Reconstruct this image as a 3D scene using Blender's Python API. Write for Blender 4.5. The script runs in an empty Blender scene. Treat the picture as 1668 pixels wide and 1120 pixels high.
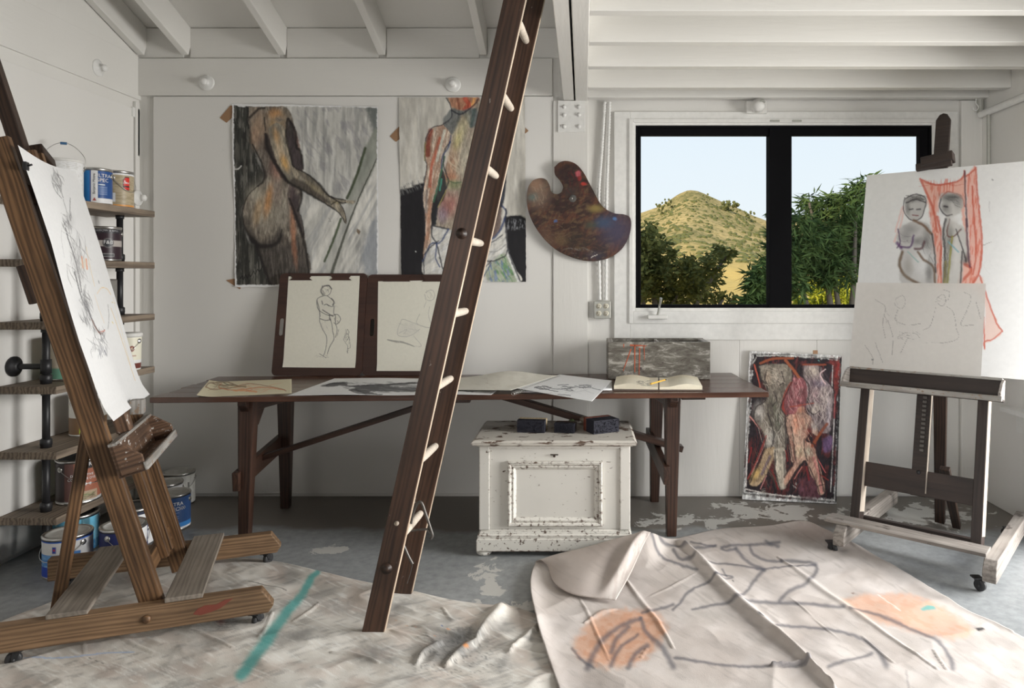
import bpy, bmesh, math, random
import numpy as np
from mathutils import Vector, Matrix
random.seed(7)
SC = bpy.context.scene
COL = SC.collection
V = Vector
PI = math.pi

# ------------------------------------------------------------------ camera, sky, sun, lights, exposure
F, VX, VY, CH = 1150.0, 950.0, 450.0, 1.4        # focal length in px (1668 wide), principal point, eye height
WALL = 4.5                                        # back wall distance
cd = bpy.data.cameras.new('camera')
cam = bpy.data.objects.new('camera', cd); COL.objects.link(cam)
cam.location = (0, 0, CH); cam.rotation_euler = (PI/2, 0, 0)
cd.sensor_width = 36; cd.lens = F/1668*36
cd.shift_x = -(VX-834)/1668; cd.shift_y = (VY-560)/1668
cd.clip_end = 2000; cd.clip_start = .05
SC.camera = cam

w = bpy.data.worlds.new('sky'); SC.world = w; w.use_nodes = True
nt = w.node_tree; nt.nodes.clear()
wo = nt.nodes.new('ShaderNodeOutputWorld'); bg = nt.nodes.new('ShaderNodeBackground')
tc = nt.nodes.new('ShaderNodeTexCoord'); sx = nt.nodes.new('ShaderNodeSeparateXYZ'); rp = nt.nodes.new('ShaderNodeValToRGB')
mr = nt.nodes.new('ShaderNodeMapRange'); mr.inputs[1].default_value = -1; mr.inputs[2].default_value = 1
nt.links.new(tc.outputs['Generated'], sx.inputs[0]); nt.links.new(sx.outputs[2], mr.inputs[0])
nt.links.new(mr.outputs[0], rp.inputs[0]); nt.links.new(rp.outputs[0], bg.inputs[0]); nt.links.new(bg.outputs[0], wo.inputs[0])
e = rp.color_ramp.elements
e[0].position = .0; e[0].color = (.22, .20, .16, 1)
e[1].position = .497; e[1].color = (.30, .28, .23, 1)
for p, c in ((.503, (.86, .88, .89, 1)), (.55, (.82, .87, .92, 1)), (.62, (.76, .84, .93, 1)), (1, (.36, .55, .82, 1))):
    n = e.new(p); n.color = c
bg.inputs[1].default_value = 1.18

def add_light(name, typ, loc, direction, energy, color=(1, 1, 1), size=None, size_y=None, angle=None):
    l = bpy.data.lights.new(name, typ); l.energy = energy; l.color = color
    if size: l.shape = 'RECTANGLE'; l.size = size; l.size_y = size_y
    if angle is not None: l.angle = angle
    o = bpy.data.objects.new(name, l); COL.objects.link(o); o.location = loc
    o.rotation_euler = V(direction).to_track_quat('-Z', 'Y').to_euler()
    return o
add_light('sun', 'SUN', (0, -20, 30), (.52, .80, -.37), 6.2, (1, .80, .54), angle=.01)
# daylight through the wide open side of the studio on the right, and an added fill lamp behind the camera
add_light('daylight_side', 'AREA', (4.6, 2.4, 1.6), (-1, .0, -.07), 540, (1, .985, .955), 3.2, 2.2)
add_light('front_fill', 'AREA', (-.9, -2.2, 1.6), (.60, 1, .06), 24, (1, .99, .975), 2.2, 1.6).data.spread = 1.25
vs = SC.view_settings
vs.view_transform = 'Standard'; vs.look = 'None'; vs.gamma = 1; vs.use_curve_mapping = False; vs.exposure = 0.0

# ------------------------------------------------------------------ helpers
def P(px, py, Y): return V(((px-VX)*Y/F, Y, CH-(py-VY)*Y/F))
def FL(px, py, z=0.0):
    Y = (CH-z)*F/(py-VY); return V(((px-VX)*Y/F, Y, z))
def lin(c, gain=1.0, cap=.86):
    o = []
    for x in c:
        x /= 255.0
        x = x/12.92 if x <= .04045 else ((x+.055)/1.055)**2.4
        o.append(min(x*gain, cap))
    return tuple(o)

def tag(o, label=None, cat=None, group=None, kind=None):
    if label: o['label'] = label
    if cat: o['category'] = cat
    if group: o['group'] = group
    if kind: o['kind'] = kind
    return o
def empty(name, loc, label=None, cat=None, group=None, kind=None):
    o = bpy.data.objects.new(name, None); COL.objects.link(o); o.location = loc; o.empty_display_size = .1
    return tag(o, label, cat, group, kind)

class MB:
    """collects shapes; build() links them as ONE mesh object (coordinates relative to org)"""
    def __init__(s, org=(0, 0, 0)):
        s.org = V(org); s.v = []; s.f = []; s.g = []; s.sm = []; s.mi = []; s.i = 0
    def add(s, vs_, fs, grain=None, smooth=False, mi=0):
        b = len(s.v)
        s.v += [V(q) for q in vs_]
        s.f += [tuple(b+k for k in q) for q in fs]
        s.sm += [smooth]*len(fs); s.mi += [mi]*len(fs)
        if grain is None: grain = [tuple(q) for q in vs_]
        s.g += [tuple(q) for q in grain]
        return s
    BF = [(0, 1, 3, 2), (4, 6, 7, 5), (0, 4, 5, 1), (2, 3, 7, 6), (0, 2, 6, 4), (1, 5, 7, 3)]
    def beam(s, p0, p1, w, h, side=None, w1=None, h1=None, mi=0):
        p0 = V(p0); p1 = V(p1); d = p1-p0; L = d.length; d.normalize()
        if side is None: side = V((0, 0, 1)).cross(d) if abs(d.z) < .95 else V((1, 0, 0))
        side = V(side); side = (side-d*side.dot(d)).normalized(); up = d.cross(side).normalized()
        w1 = w if w1 is None else w1; h1 = h if h1 is None else h1
        r = (random.uniform(0, 9), random.uniform(0, 9), random.uniform(0, 9))
        vv = []; gg = []
        for (p, a, b, l) in ((p0, w, h, 0), (p1, w1, h1, L)):
            for i in (-.5, .5):
                for j in (-.5, .5):
                    vv.append(p+side*(a*i)+up*(b*j)); gg.append((l+r[0], a*i+r[1], b*j+r[2]))
        return s.add(vv, s.BF, gg, mi=mi)
    def box(s, x0, x1, y0, y1, z0, z1, mi=0):
        dx, dy, dz = x1-x0, y1-y0, z1-z0; m = max(dx, dy, dz)
        cx, cy, cz = (x0+x1)/2, (y0+y1)/2, (z0+z1)/2
        if m == dx: return s.beam((x0, cy, cz), (x1, cy, cz), dy, dz, (0, 1, 0), mi=mi)
        if m == dy: return s.beam((cx, y0, cz), (cx, y1, cz), dx, dz, (1, 0, 0), mi=mi)
        return s.beam((cx, cy, z0), (cx, cy, z1), dx, dy, (1, 0, 0), mi=mi)
    def tube(s, pts, r, n=10, closed=False, mi=0):
        pts = [V(q) for q in pts]; rs = r if isinstance(r, (list, tuple)) else [r]*len(pts)
        rings = []; N = len(pts); prev = None
        for i, p in enumerate(pts):
            a = pts[(i-1) % N] if (closed or i > 0) else p; b = pts[(i+1) % N] if (closed or i < N-1) else p
            t = (b-a).normalized()
            if prev is None: u = t.orthogonal().normalized()
            else:
                u = prev-t*prev.dot(t)
                u = u.normalized() if u.length > 1e-6 else t.orthogonal().normalized()
            prev = u; wv = t.cross(u)
            rings.append([p+(u*math.cos(2*PI*k/n)+wv*math.sin(2*PI*k/n))*rs[i] for k in range(n)])
        vv = [q for rg in rings for q in rg]; ff = []
        for i in range(N if closed else N-1):
            j = (i+1) % N
            for k in range(n): ff.append((i*n+k, i*n+(k+1) % n, j*n+(k+1) % n, j*n+k))
        s.add(vv, ff, smooth=True, mi=mi)
        if not closed:
            s.add(rings[0], [tuple(reversed(range(n)))], mi=mi); s.add(rings[-1], [tuple(range(n))], mi=mi)
        return s
    def lathe(s, prof, c=(0, 0, 0), n=40, axis=(0, 0, 1), mi=0, smooth=True):
        c = V(c); a = V(axis).normalized(); u = a.orthogonal().normalized() if abs(a.z) < .99 else V((1, 0, 0)); wv = a.cross(u)
        vv = []; ff = []; m = len(prof)
        for (r, z) in prof:
            for k in range(n):
                t = 2*PI*k/n; vv.append(c+a*z+(u*math.cos(t)+wv*math.sin(t))*max(r, 1e-4))
        for i in range(m-1):
            for k in range(n): ff.append((i*n+k, i*n+(k+1) % n, (i+1)*n+(k+1) % n, (i+1)*n+k))
        if prof[0][0] > 0: ff.append(tuple(reversed(range(n))))
        if prof[-1][0] > 0: ff.append(tuple((m-1)*n+k for k in range(n)))
        return s.add(vv, ff, smooth=smooth, mi=mi)
    def prism(s, poly, o, A, B, t, mi=0):
        o = V(o); A = V(A); B = V(B); Nn = A.cross(B).normalized(); n = len(poly)
        r = random.uniform(0, 9)
        vv = [o+A*a+B*b for a, b in poly]+[o+A*a+B*b+Nn*t for a, b in poly]
        gg = [(a+r, b+r, r) for a, b in poly]+[(a+r, b+r, t+r) for a, b in poly]
        ff = [tuple(reversed(range(n))), tuple(range(n, 2*n))]+[(i, (i+1) % n, n+(i+1) % n, n+i) for i in range(n)]
        return s.add(vv, ff, gg, mi=mi)
    def build(s, name, mats, parent=None, bevel=0.0, seg=2, autosmooth=False):
        me = bpy.data.meshes.new(name)
        me.from_pydata([tuple(q-s.org) for q in s.v], [], s.f)
        if not isinstance(mats, (list, tuple)): mats = [mats]
        for m in mats: me.materials.append(m)
        at = me.attributes.new('grain', 'FLOAT_VECTOR', 'POINT')
        at.data.foreach_set('vector', np.array(s.g, dtype=np.float32).ravel())
        me.polygons.foreach_set('use_smooth', s.sm); me.polygons.foreach_set('material_index', s.mi)
        bm = bmesh.new(); bm.from_mesh(me); bmesh.ops.recalc_face_normals(bm, faces=bm.faces); bm.to_mesh(me); bm.free()
        o = bpy.data.objects.new(name, me); COL.objects.link(o)
        if parent is not None: o.parent = parent
        else: o.location = s.org
        if bevel:
            md = o.modifiers.new('bevel', 'BEVEL'); md.width = bevel; md.segments = seg; md.limit_method = 'ANGLE'; md.angle_limit = math.radians(40)
        return o

def sheet(name, pts, colors, m, parent=None, org=(0, 0, 0), thick=0.0):
    """a grid of points (nv,nu,3) with a colour per vertex"""
    nv, nu, _ = pts.shape
    idx = np.arange(nv*nu).reshape(nv, nu)
    q = np.stack([idx[:-1, :-1], idx[:-1, 1:], idx[1:, 1:], idx[1:, :-1]], -1).reshape(-1, 4)
    me = bpy.data.meshes.new(name)
    vv = (pts.reshape(-1, 3)-np.array(org)[None]).astype(np.float32)
    me.vertices.add(len(vv)); me.vertices.foreach_set('co', vv.ravel())
    me.loops.add(q.size); me.loops.foreach_set('vertex_index', q.ravel().astype(np.int32))
    me.polygons.add(len(q)); me.polygons.foreach_set('loop_start', np.arange(0, q.size, 4, dtype=np.int32))
    me.update(calc_edges=True)
    me.polygons.foreach_set('use_smooth', np.ones(len(q), dtype=bool))
    ca = me.color_attributes.new('Col', 'FLOAT_COLOR', 'POINT')
    cc = np.ones((len(vv), 4), np.float32); cc[:, :3] = colors
    ca.data.foreach_set('color', cc.ravel())
    me.materials.append(m); me.validate()
    o = bpy.data.objects.new(name, me); COL.objects.link(o)
    if parent is not None: o.parent = parent
    else: o.location = org
    if thick:
        md = o.modifiers.new('thickness', 'SOLIDIFY'); md.thickness = thick; md.offset = 0
    return o

# ------------------------------------------------------------------ numpy noise and a small painter
def _h(ix, iy, seed):
    n = (ix.astype(np.int64)*374761393+iy.astype(np.int64)*668265263+seed*982451653) & 0xffffffff
    n = ((n ^ (n >> 13))*1274126177) & 0xffffffff
    n = ((n ^ (n >> 16))*2246822519) & 0xffffffff
    return ((n ^ (n >> 15)) & 0xffff)/65535.0
def vn(x, y, seed=0):
    x = np.asarray(x, float); y = np.asarray(y, float)
    ix = np.floor(x); iy = np.floor(y); fx = x-ix; fy = y-iy
    fx = fx*fx*(3-2*fx); fy = fy*fy*(3-2*fy)
    a = _h(ix, iy, seed); b = _h(ix+1, iy, seed); c = _h(ix, iy+1, seed); d = _h(ix+1, iy+1, seed)
    return (a*(1-fx)+b*fx)*(1-fy)+(c*(1-fx)+d*fx)*fy
def fbm(x, y, seed=0, o=4):
    s = 0; a = .5; t = 0
    for k in range(o): s = s+a*vn(x*2**k, y*2**k, seed+k*17); t += a; a *= .5
    return s/t
def spline(pts, n=10):
    pts = np.array(pts, float)
    if len(pts) < 3: return pts
    q = np.vstack([2*pts[0]-pts[1], pts, 2*pts[-1]-pts[-2]]); out = []
    for i in range(len(pts)-1):
        p0, p1, p2, p3 = q[i:i+4]
        for t in np.linspace(0, 1, n, endpoint=False):
            out.append(.5*((2*p1)+(-p0+p2)*t+(2*p0-5*p1+4*p2-p3)*t*t+(-p0+3*p1-3*p2+p3)*t**3))
    out.append(pts[-1]); return np.array(out)
def sstep(a, b, x):
    t = np.clip((x-a)/(b-a), 0, 1); return t*t*(3-2*t)

class Art:
    """paints per-vertex colours; coordinates are those of an enlarged view with origin (ox,oy) and scale k"""
    def __init__(s, px, py, ox=0, oy=0, k=1.0, seed=1, gain=1.55):
        s.x = (np.asarray(px, float).ravel()-ox)*k; s.y = (np.asarray(py, float).ravel()-oy)*k
        s.c = np.zeros((s.x.size, 3)); s.seed = seed; s.gain = gain
        s.jx = (fbm(s.x/14, s.y/14, seed+5, 3)-.5)*2; s.jy = (fbm(s.x/14, s.y/14, seed+9, 3)-.5)*2
        s.dryn = fbm(s.x/3.2, s.y/3.2, seed+21, 3); s.big = fbm(s.x/60, s.y/60, seed+33, 3)
    def C(s, c): return np.array(lin(c, s.gain))
    def mix(s, idx, c, a):
        a = np.clip(a, 0, 1)[:, None]; s.c[idx] = s.c[idx]*(1-a)+s.C(c)*a
    def fill(s, c): s.c[:] = s.C(c); return s
    def mottle(s, lo=.62, hi=1.18, sx=16, sy=34, ang=0, seed=0, mask=None):
        """uneven, brushed density of the paint itself"""
        t = math.radians(ang); u = s.x*math.cos(t)+s.y*math.sin(t); v = -s.x*math.sin(t)+s.y*math.cos(t)
        f = lo+(hi-lo)*sstep(.22, .78, .6*fbm(u/sx, v/sy, s.seed+seed+90, 4)+.4*fbm(u/(sx*.3), v/(sy*.4), s.seed+seed+91, 3))
        if mask is not None: f = 1+(f-1)*mask
        s.c *= f[:, None]; return s
    def streak(s, c, a=.6, sx=6, sy=60, ang=0, lo=.45, hi=.7, mask=None, seed=0):
        t = math.radians(ang); u = s.x*math.cos(t)+s.y*math.sin(t); v = -s.x*math.sin(t)+s.y*math.cos(t)
        m = sstep(lo, hi, fbm(u/sx, v/sy, s.seed+seed+50, 4))*a
        if mask is not None: m = m*mask
        s.mix(slice(None), c, m); return s
    def inside(s, pts, soft=3, rough=0, smooth=True):
        p = spline(list(pts)+[pts[0]], 6) if smooth else np.array(list(pts)+[pts[0]], float)
        x = s.x+s.jx*rough; y = s.y+s.jy*rough
        ins = np.zeros(x.size, bool); d2 = np.full(x.size, 1e12)
        lo = p.min(0)-soft*2-1; hi = p.max(0)+soft*2+1
        k = np.where((x > lo[0]) & (x < hi[0]) & (y > lo[1]) & (y < hi[1]))[0]
        xx = x[k]; yy = y[k]; inn = np.zeros(k.size, bool); dd = np.full(k.size, 1e12)
        for (x0, y0), (x1, y1) in zip(p[:-1], p[1:]):
            dx = x1-x0; dy = y1-y0; L = dx*dx+dy*dy
            if L < 1e-9: continue
            if abs(dy) > 1e-9:
                c = ((y0 > yy) != (y1 > yy)) & (xx < (yy-y0)/dy*dx+x0); inn ^= c
            t = np.clip(((xx-x0)*dx+(yy-y0)*dy)/L, 0, 1)
            dd = np.minimum(dd, (xx-x0-t*dx)**2+(yy-y0-t*dy)**2)
        sd = np.sqrt(dd)*np.where(inn, 1, -1)
        m = np.zeros(x.size); m[k] = sstep(-soft, soft, sd); return m
    def poly(s, pts, c, a=1.0, soft=3, rough=3, smooth=True):
        m = s.inside(pts, soft, rough, smooth); s.mix(slice(None), c, m*a); return m
    def dist(s, pts, widths=None, rough=0, n=8):
        p = spline(pts, n); x = s.x+s.jx*rough; y = s.y+s.jy*rough
        W = np.ones(len(p)) if widths is None else np.interp(np.linspace(0, 1, len(p)), np.linspace(0, 1, len(widths)), widths)
        best = np.full(x.size, 1e9)
        for i in range(len(p)-1):
            (x0, y0), (x1, y1) = p[i], p[i+1]; wd = .5*(W[i]+W[i+1]); R = max(wd*3, 4)
            k = np.where((x > min(x0, x1)-R) & (x < max(x0, x1)+R) & (y > min(y0, y1)-R) & (y < max(y0, y1)+R))[0]
            if not k.size: continue
            dx = x1-x0; dy = y1-y0; L = dx*dx+dy*dy+1e-9
            t = np.clip(((x[k]-x0)*dx+(y[k]-y0)*dy)/L, 0, 1)
            best[k] = np.minimum(best[k], np.sqrt((x[k]-x0-t*dx)**2+(y[k]-y0-t*dy)**2)/wd)
        return best
    def stroke(s, pts, w, c, a=1.0, dry=0.0, rough=2, soft=.45):
        wl = list(w) if isinstance(w, (list, tuple)) else [w, w]
        d = s.dist(pts, [max(q, .3)/2 for q in wl], rough)
        m = 1-sstep(1-soft, 1+soft, d)
        if dry: m = m*sstep(dry-.25, dry+.2, s.dryn+.12)
        s.mix(slice(None), c, m*a); return s
    def blob(s, x, y, rx, ry, c, a=1.0, soft=.6, ang=0, rough=4):
        t = math.radians(ang); X = s.x+s.jx*rough-x; Y = s.y+s.jy*rough-y
        u = (X*math.cos(t)+Y*math.sin(t))/rx; v = (-X*math.sin(t)+Y*math.cos(t))/ry
        m = 1-sstep(1-soft, 1+soft*.6, np.sqrt(u*u+v*v)); s.mix(slice(None), c, m*a); return s
    def scrib(s, x, y, w, h, n, c, lw=2, a=.8, seed=0, ang=None):
        """loose hatching that follows the long side of its box"""
        r = random.Random(seed+s.seed); L = .62*max(w, h)
        if ang is None: ang = math.degrees(math.atan2(h, w*.35)) if h > w else math.degrees(math.atan2(h*.35, w))
        for _ in range(n):
            t = math.radians(ang+r.gauss(0, 16)); l = L*r.uniform(.25, .9); cx = x+w*r.uniform(.1, .9); cy = y+h*r.uniform(.1, .9); b = r.uniform(-.16, .16)*l
            dx, dy = math.cos(t)*l/2, math.sin(t)*l/2
            s.stroke([(cx-dx, cy-dy), (cx-dy/l*b*2, cy+dx/l*b*2), (cx+dx, cy+dy)], (lw*.5, lw*1.2, lw*.5), c, a*r.uniform(.6, 1), .12)
        return s
def proj(p):
    return VX+F*p[..., 0]/p[..., 1], VY-F*(p[..., 2]-CH)/p[..., 1]
def quad(tl, tr, br, bl, nu, nv):
    tl, tr, br, bl = [np.array(q, float) for q in (tl, tr, br, bl)]
    u = np.linspace(0, 1, nu)[None, :, None]; v = np.linspace(0, 1, nv)[:, None, None]
    return (tl*(1-u)+tr*u)*(1-v)+(bl*(1-u)+br*u)*v

# ------------------------------------------------------------------ materials
def nmat(name):
    m = bpy.data.materials.new(name); m.use_nodes = True; nt = m.node_tree
    b = nt.nodes['Principled BSDF']
    def N(t, **kw):
        n = nt.nodes.new(t)
        for k, v in kw.items():
            if k[0] == 'i' and k[1:].isdigit(): n.inputs[int(k[1:])].default_value = v
            else: setattr(n, k, v)
        return n
    return m, nt, b, N, nt.links.new
def ramp(N, stops):
    r = N('ShaderNodeValToRGB'); e = r.color_ramp.elements
    while len(e) < len(stops): e.new(.5)
    for el, (p, c) in zip(e, stops):
        el.position = p; el.color = tuple(c)+(1,) if len(c) == 3 else c
    return r
def coords(N, L, src, scale):
    if src == 'grain': a = N('ShaderNodeAttribute', attribute_name='grain'); o = a.outputs['Vector']
    else: a = N('ShaderNodeTexCoord'); o = a.outputs['Object']
    m = N('ShaderNodeMapping'); m.inputs['Scale'].default_value = scale; L(o, m.inputs[0]); return m.outputs[0]
def noise(N, L, vec, sc=1, det=5, rough=.55, dist=0):
    n = N('ShaderNodeTexNoise'); n.inputs['Scale'].default_value = sc; n.inputs['Detail'].default_value = det
    n.inputs['Roughness'].default_value = rough; n.inputs['Distortion'].default_value = dist; L(vec, n.inputs['Vector']); return n.outputs[0]
def mixc(N, L, f, a, b):
    m = N('ShaderNodeMix', data_type='RGBA')
    for sock, v in ((m.inputs[0], f), (m.inputs[6], a), (m.inputs[7], b)):
        if isinstance(v, (int, float)): sock.default_value = v
        elif isinstance(v, tuple): sock.default_value = v+(1,)
        else: L(v, sock)
    return m.outputs[2]
def bump(N, L, b, h, st=.3, d=.01):
    n = N('ShaderNodeBump'); n.inputs['Strength'].default_value = st; n.inputs['Distance'].default_value = d
    L(h, n.inputs['Height']); L(n.outputs[0], b.inputs['Normal']); return n
def plain(name, c, rough=.5, metal=0.0, spec=None, var=.0):
    m, nt, b, N, L = nmat(name)
    b.inputs['Base Color'].default_value = tuple(c)+(1,); b.inputs['Roughness'].default_value = rough; b.inputs['Metallic'].default_value = metal
    if spec is not None: b.inputs['Specular IOR Level'].default_value = spec
    n = noise(N, L, coords(N, L, 'obj', (1, 1, 1)), 30, 4)
    v = .12+var
    L(mixc(N, L, n, tuple(x*(1-v) for x in c), tuple(min(1, x*(1+v)) for x in c)), b.inputs['Base Color'])
    return m
def wood(name, dark, light, rough=.5, sc=1.0, wave=.4, splat=None, splat_amt=.62, bumps=.25, splat_sc=18):
    m, nt, b, N, L = nmat(name); b.inputs['Roughness'].default_value = rough
    v = coords(N, L, 'grain', (1.8*sc, 60*sc, 60*sc))
    n = noise(N, L, v, 1, 7, .6, .6)
    v2 = coords(N, L, 'grain', (.55*sc, 7*sc, 7*sc))
    wv = N('ShaderNodeTexWave', wave_type='BANDS', bands_direction='Y'); wv.inputs['Scale'].default_value = 2.4
    wv.inputs['Distortion'].default_value = 9; wv.inputs['Detail'].default_value = 3; wv.inputs['Detail Scale'].default_value = 1.2
    L(v2, wv.inputs[0])
    f = N('ShaderNodeMix', data_type='FLOAT'); f.inputs[0].default_value = wave; L(n, f.inputs[2]); L(wv.outputs[1], f.inputs[3])
    r = ramp(N, [(.18, dark), (.5, tuple(.45*a+.55*c for a, c in zip(dark, light))), (.82, light)]); L(f.outputs[0], r.inputs[0])
    col = r.outputs[0]
    big = noise(N, L, coords(N, L, 'grain', (3, 5, 5)), 1, 4)
    col = mixc(N, L, big, col, tuple(x*.55 for x in dark)) if False else col
    rb = ramp(N, [(.3, (.66, .66, .66)), (.7, (1.15, 1.15, 1.15))]); L(big, rb.inputs[0])
    mm = N('ShaderNodeMix', data_type='RGBA', blend_type='MULTIPLY'); mm.inputs[0].default_value = 1; L(col, mm.inputs[6]); L(rb.outputs[0], mm.inputs[7]); col = mm.outputs[2]
    if splat:
        s = noise(N, L, coords(N, L, 'grain', (splat_sc*.6, splat_sc, splat_sc)), 1, 8, .65)
        rs = ramp(N, [(splat_amt, (0, 0, 0)), (splat_amt+.05, (1, 1, 1))]); L(s, rs.inputs[0])
        col = mixc(N, L, rs.outputs[0], col, splat)
    L(col, b.inputs['Base Color']); bump(N, L, b, n, bumps, .004)
    return m
def painted(name, c, rough=.55, grain=.25, dirt=None, vert=(6, 6, .6), var=.05):
    """painted boards with faint raised grain"""
    m, nt, b, N, L = nmat(name); b.inputs['Roughness'].default_value = rough
    g = noise(N, L, coords(N, L, 'obj', tuple(8*q for q in vert)), 1, 6, .6, .3)
    big = noise(N, L, coords(N, L, 'obj', (.8, .8, .8)), 1, 4)
    col = mixc(N, L, big, tuple(x*(1-var) for x in c), tuple(min(.92, x*(1+var)) for x in c))
    sp = noise(N, L, coords(N, L, 'obj', tuple(22*q for q in vert)), 1, 4, .7)
    rs = ramp(N, [(.70, (0, 0, 0)), (.80, (.35, .35, .35))]); L(sp, rs.inputs[0])
    col = mixc(N, L, rs.outputs[0], col, dirt or tuple(x*.5 for x in c))
    L(col, b.inputs['Base Color']); bump(N, L, b, g, grain, .006)
    return m
def edge_mask(N, L, rad=.012):
    bv = N('ShaderNodeBevel'); bv.samples = 6; bv.inputs[0].default_value = rad
    ge = N('ShaderNodeNewGeometry'); d = N('ShaderNodeVectorMath', operation='DOT_PRODUCT')
    L(bv.outputs[0], d.inputs[0]); L(ge.outputs['Normal'], d.inputs[1])
    s = N('ShaderNodeMath', operation='SUBTRACT'); s.inputs[0].default_value = 1; L(d.outputs['Value'], s.inputs[1]); return s.outputs[0]
def chipped(name, c, under, amt=.66, edge=.9, sc=(26, 26, 40), rough=.5):
    m, nt, b, N, L = nmat(name); b.inputs['Roughness'].default_value = rough
    n = noise(N, L, coords(N, L, 'obj', sc), 1, 7, .62, .4)
    e = N('ShaderNodeMath', operation='MULTIPLY_ADD'); L(edge_mask(N, L), e.inputs[0]); e.inputs[1].default_value = edge; L(n, e.inputs[2])
    r = ramp(N, [(amt, (0, 0, 0)), (amt+.03, (1, 1, 1))]); L(e.outputs[0], r.inputs[0])
    big = noise(N, L, coords(N, L, 'obj', (4, 4, 4)), 1, 5)
    top = mixc(N, L, big, tuple(x*.9 for x in c), tuple(min(.9, x*1.06) for x in c))
    un = mixc(N, L, noise(N, L, coords(N, L, 'obj', (60, 60, 60)), 1, 4), tuple(x*.5 for x in under), tuple(x*1.4 for x in under))
    L(mixc(N, L, r.outputs[0], top, un), b.inputs['Base Color'])
    iv = N('ShaderNodeMath', operation='SUBTRACT'); iv.inputs[0].default_value = 1; L(r.outputs[0], iv.inputs[1]); bump(N, L, b, iv.outputs[0], .5, .003)
    return m
def artmat(name, rough=.6, bmp=.15, bsc=120, trans=0.0, bsrc=(1, 1, 1), bd=.002, wrinkle=0.0):
    m, nt, b, N, L = nmat(name); b.inputs['Roughness'].default_value = rough; b.inputs['Specular IOR Level'].default_value = .3
    a = N('ShaderNodeAttribute', attribute_name='Col'); n = noise(N, L, coords(N, L, 'obj', bsrc), bsc, 4)
    v = mixc(N, L, n, (.94, .94, .94), (1.05, 1.05, 1.05))
    mm = N('ShaderNodeMix', data_type='RGBA', blend_type='MULTIPLY'); mm.inputs[0].default_value = 1; L(a.outputs['Color'], mm.inputs[6]); L(v, mm.inputs[7])
    L(mm.outputs[2], b.inputs['Base Color']); bn = bump(N, L, b, n, bmp, bd)
    if wrinkle:
        v_ = coords(N, L, 'obj', (1, 1, 1)); w1 = N('ShaderNodeTexNoise', noise_type='RIDGED_MULTIFRACTAL'); w1.inputs['Scale'].default_value = 5; w1.inputs['Detail'].default_value = 5; w1.inputs['Distortion'].default_value = .6; L(v_, w1.inputs['Vector'])
        b2 = N('ShaderNodeBump'); b2.inputs['Strength'].default_value = wrinkle; b2.inputs['Distance'].default_value = .012; L(w1.outputs[0], b2.inputs['Height']); L(b2.outputs[0], bn.inputs['Normal'])
    if trans:
        t = N('ShaderNodeBsdfTranslucent'); L(mm.outputs[2], t.inputs[0]); x = N('ShaderNodeMixShader'); x.inputs[0].default_value = trans
        L(b.outputs[0], x.inputs[1]); L(t.outputs[0], x.inputs[2]); L(x.outputs[0], nt.nodes['Material Output'].inputs[0])
    return m
WHITE = (.76, .745, .71)
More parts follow.
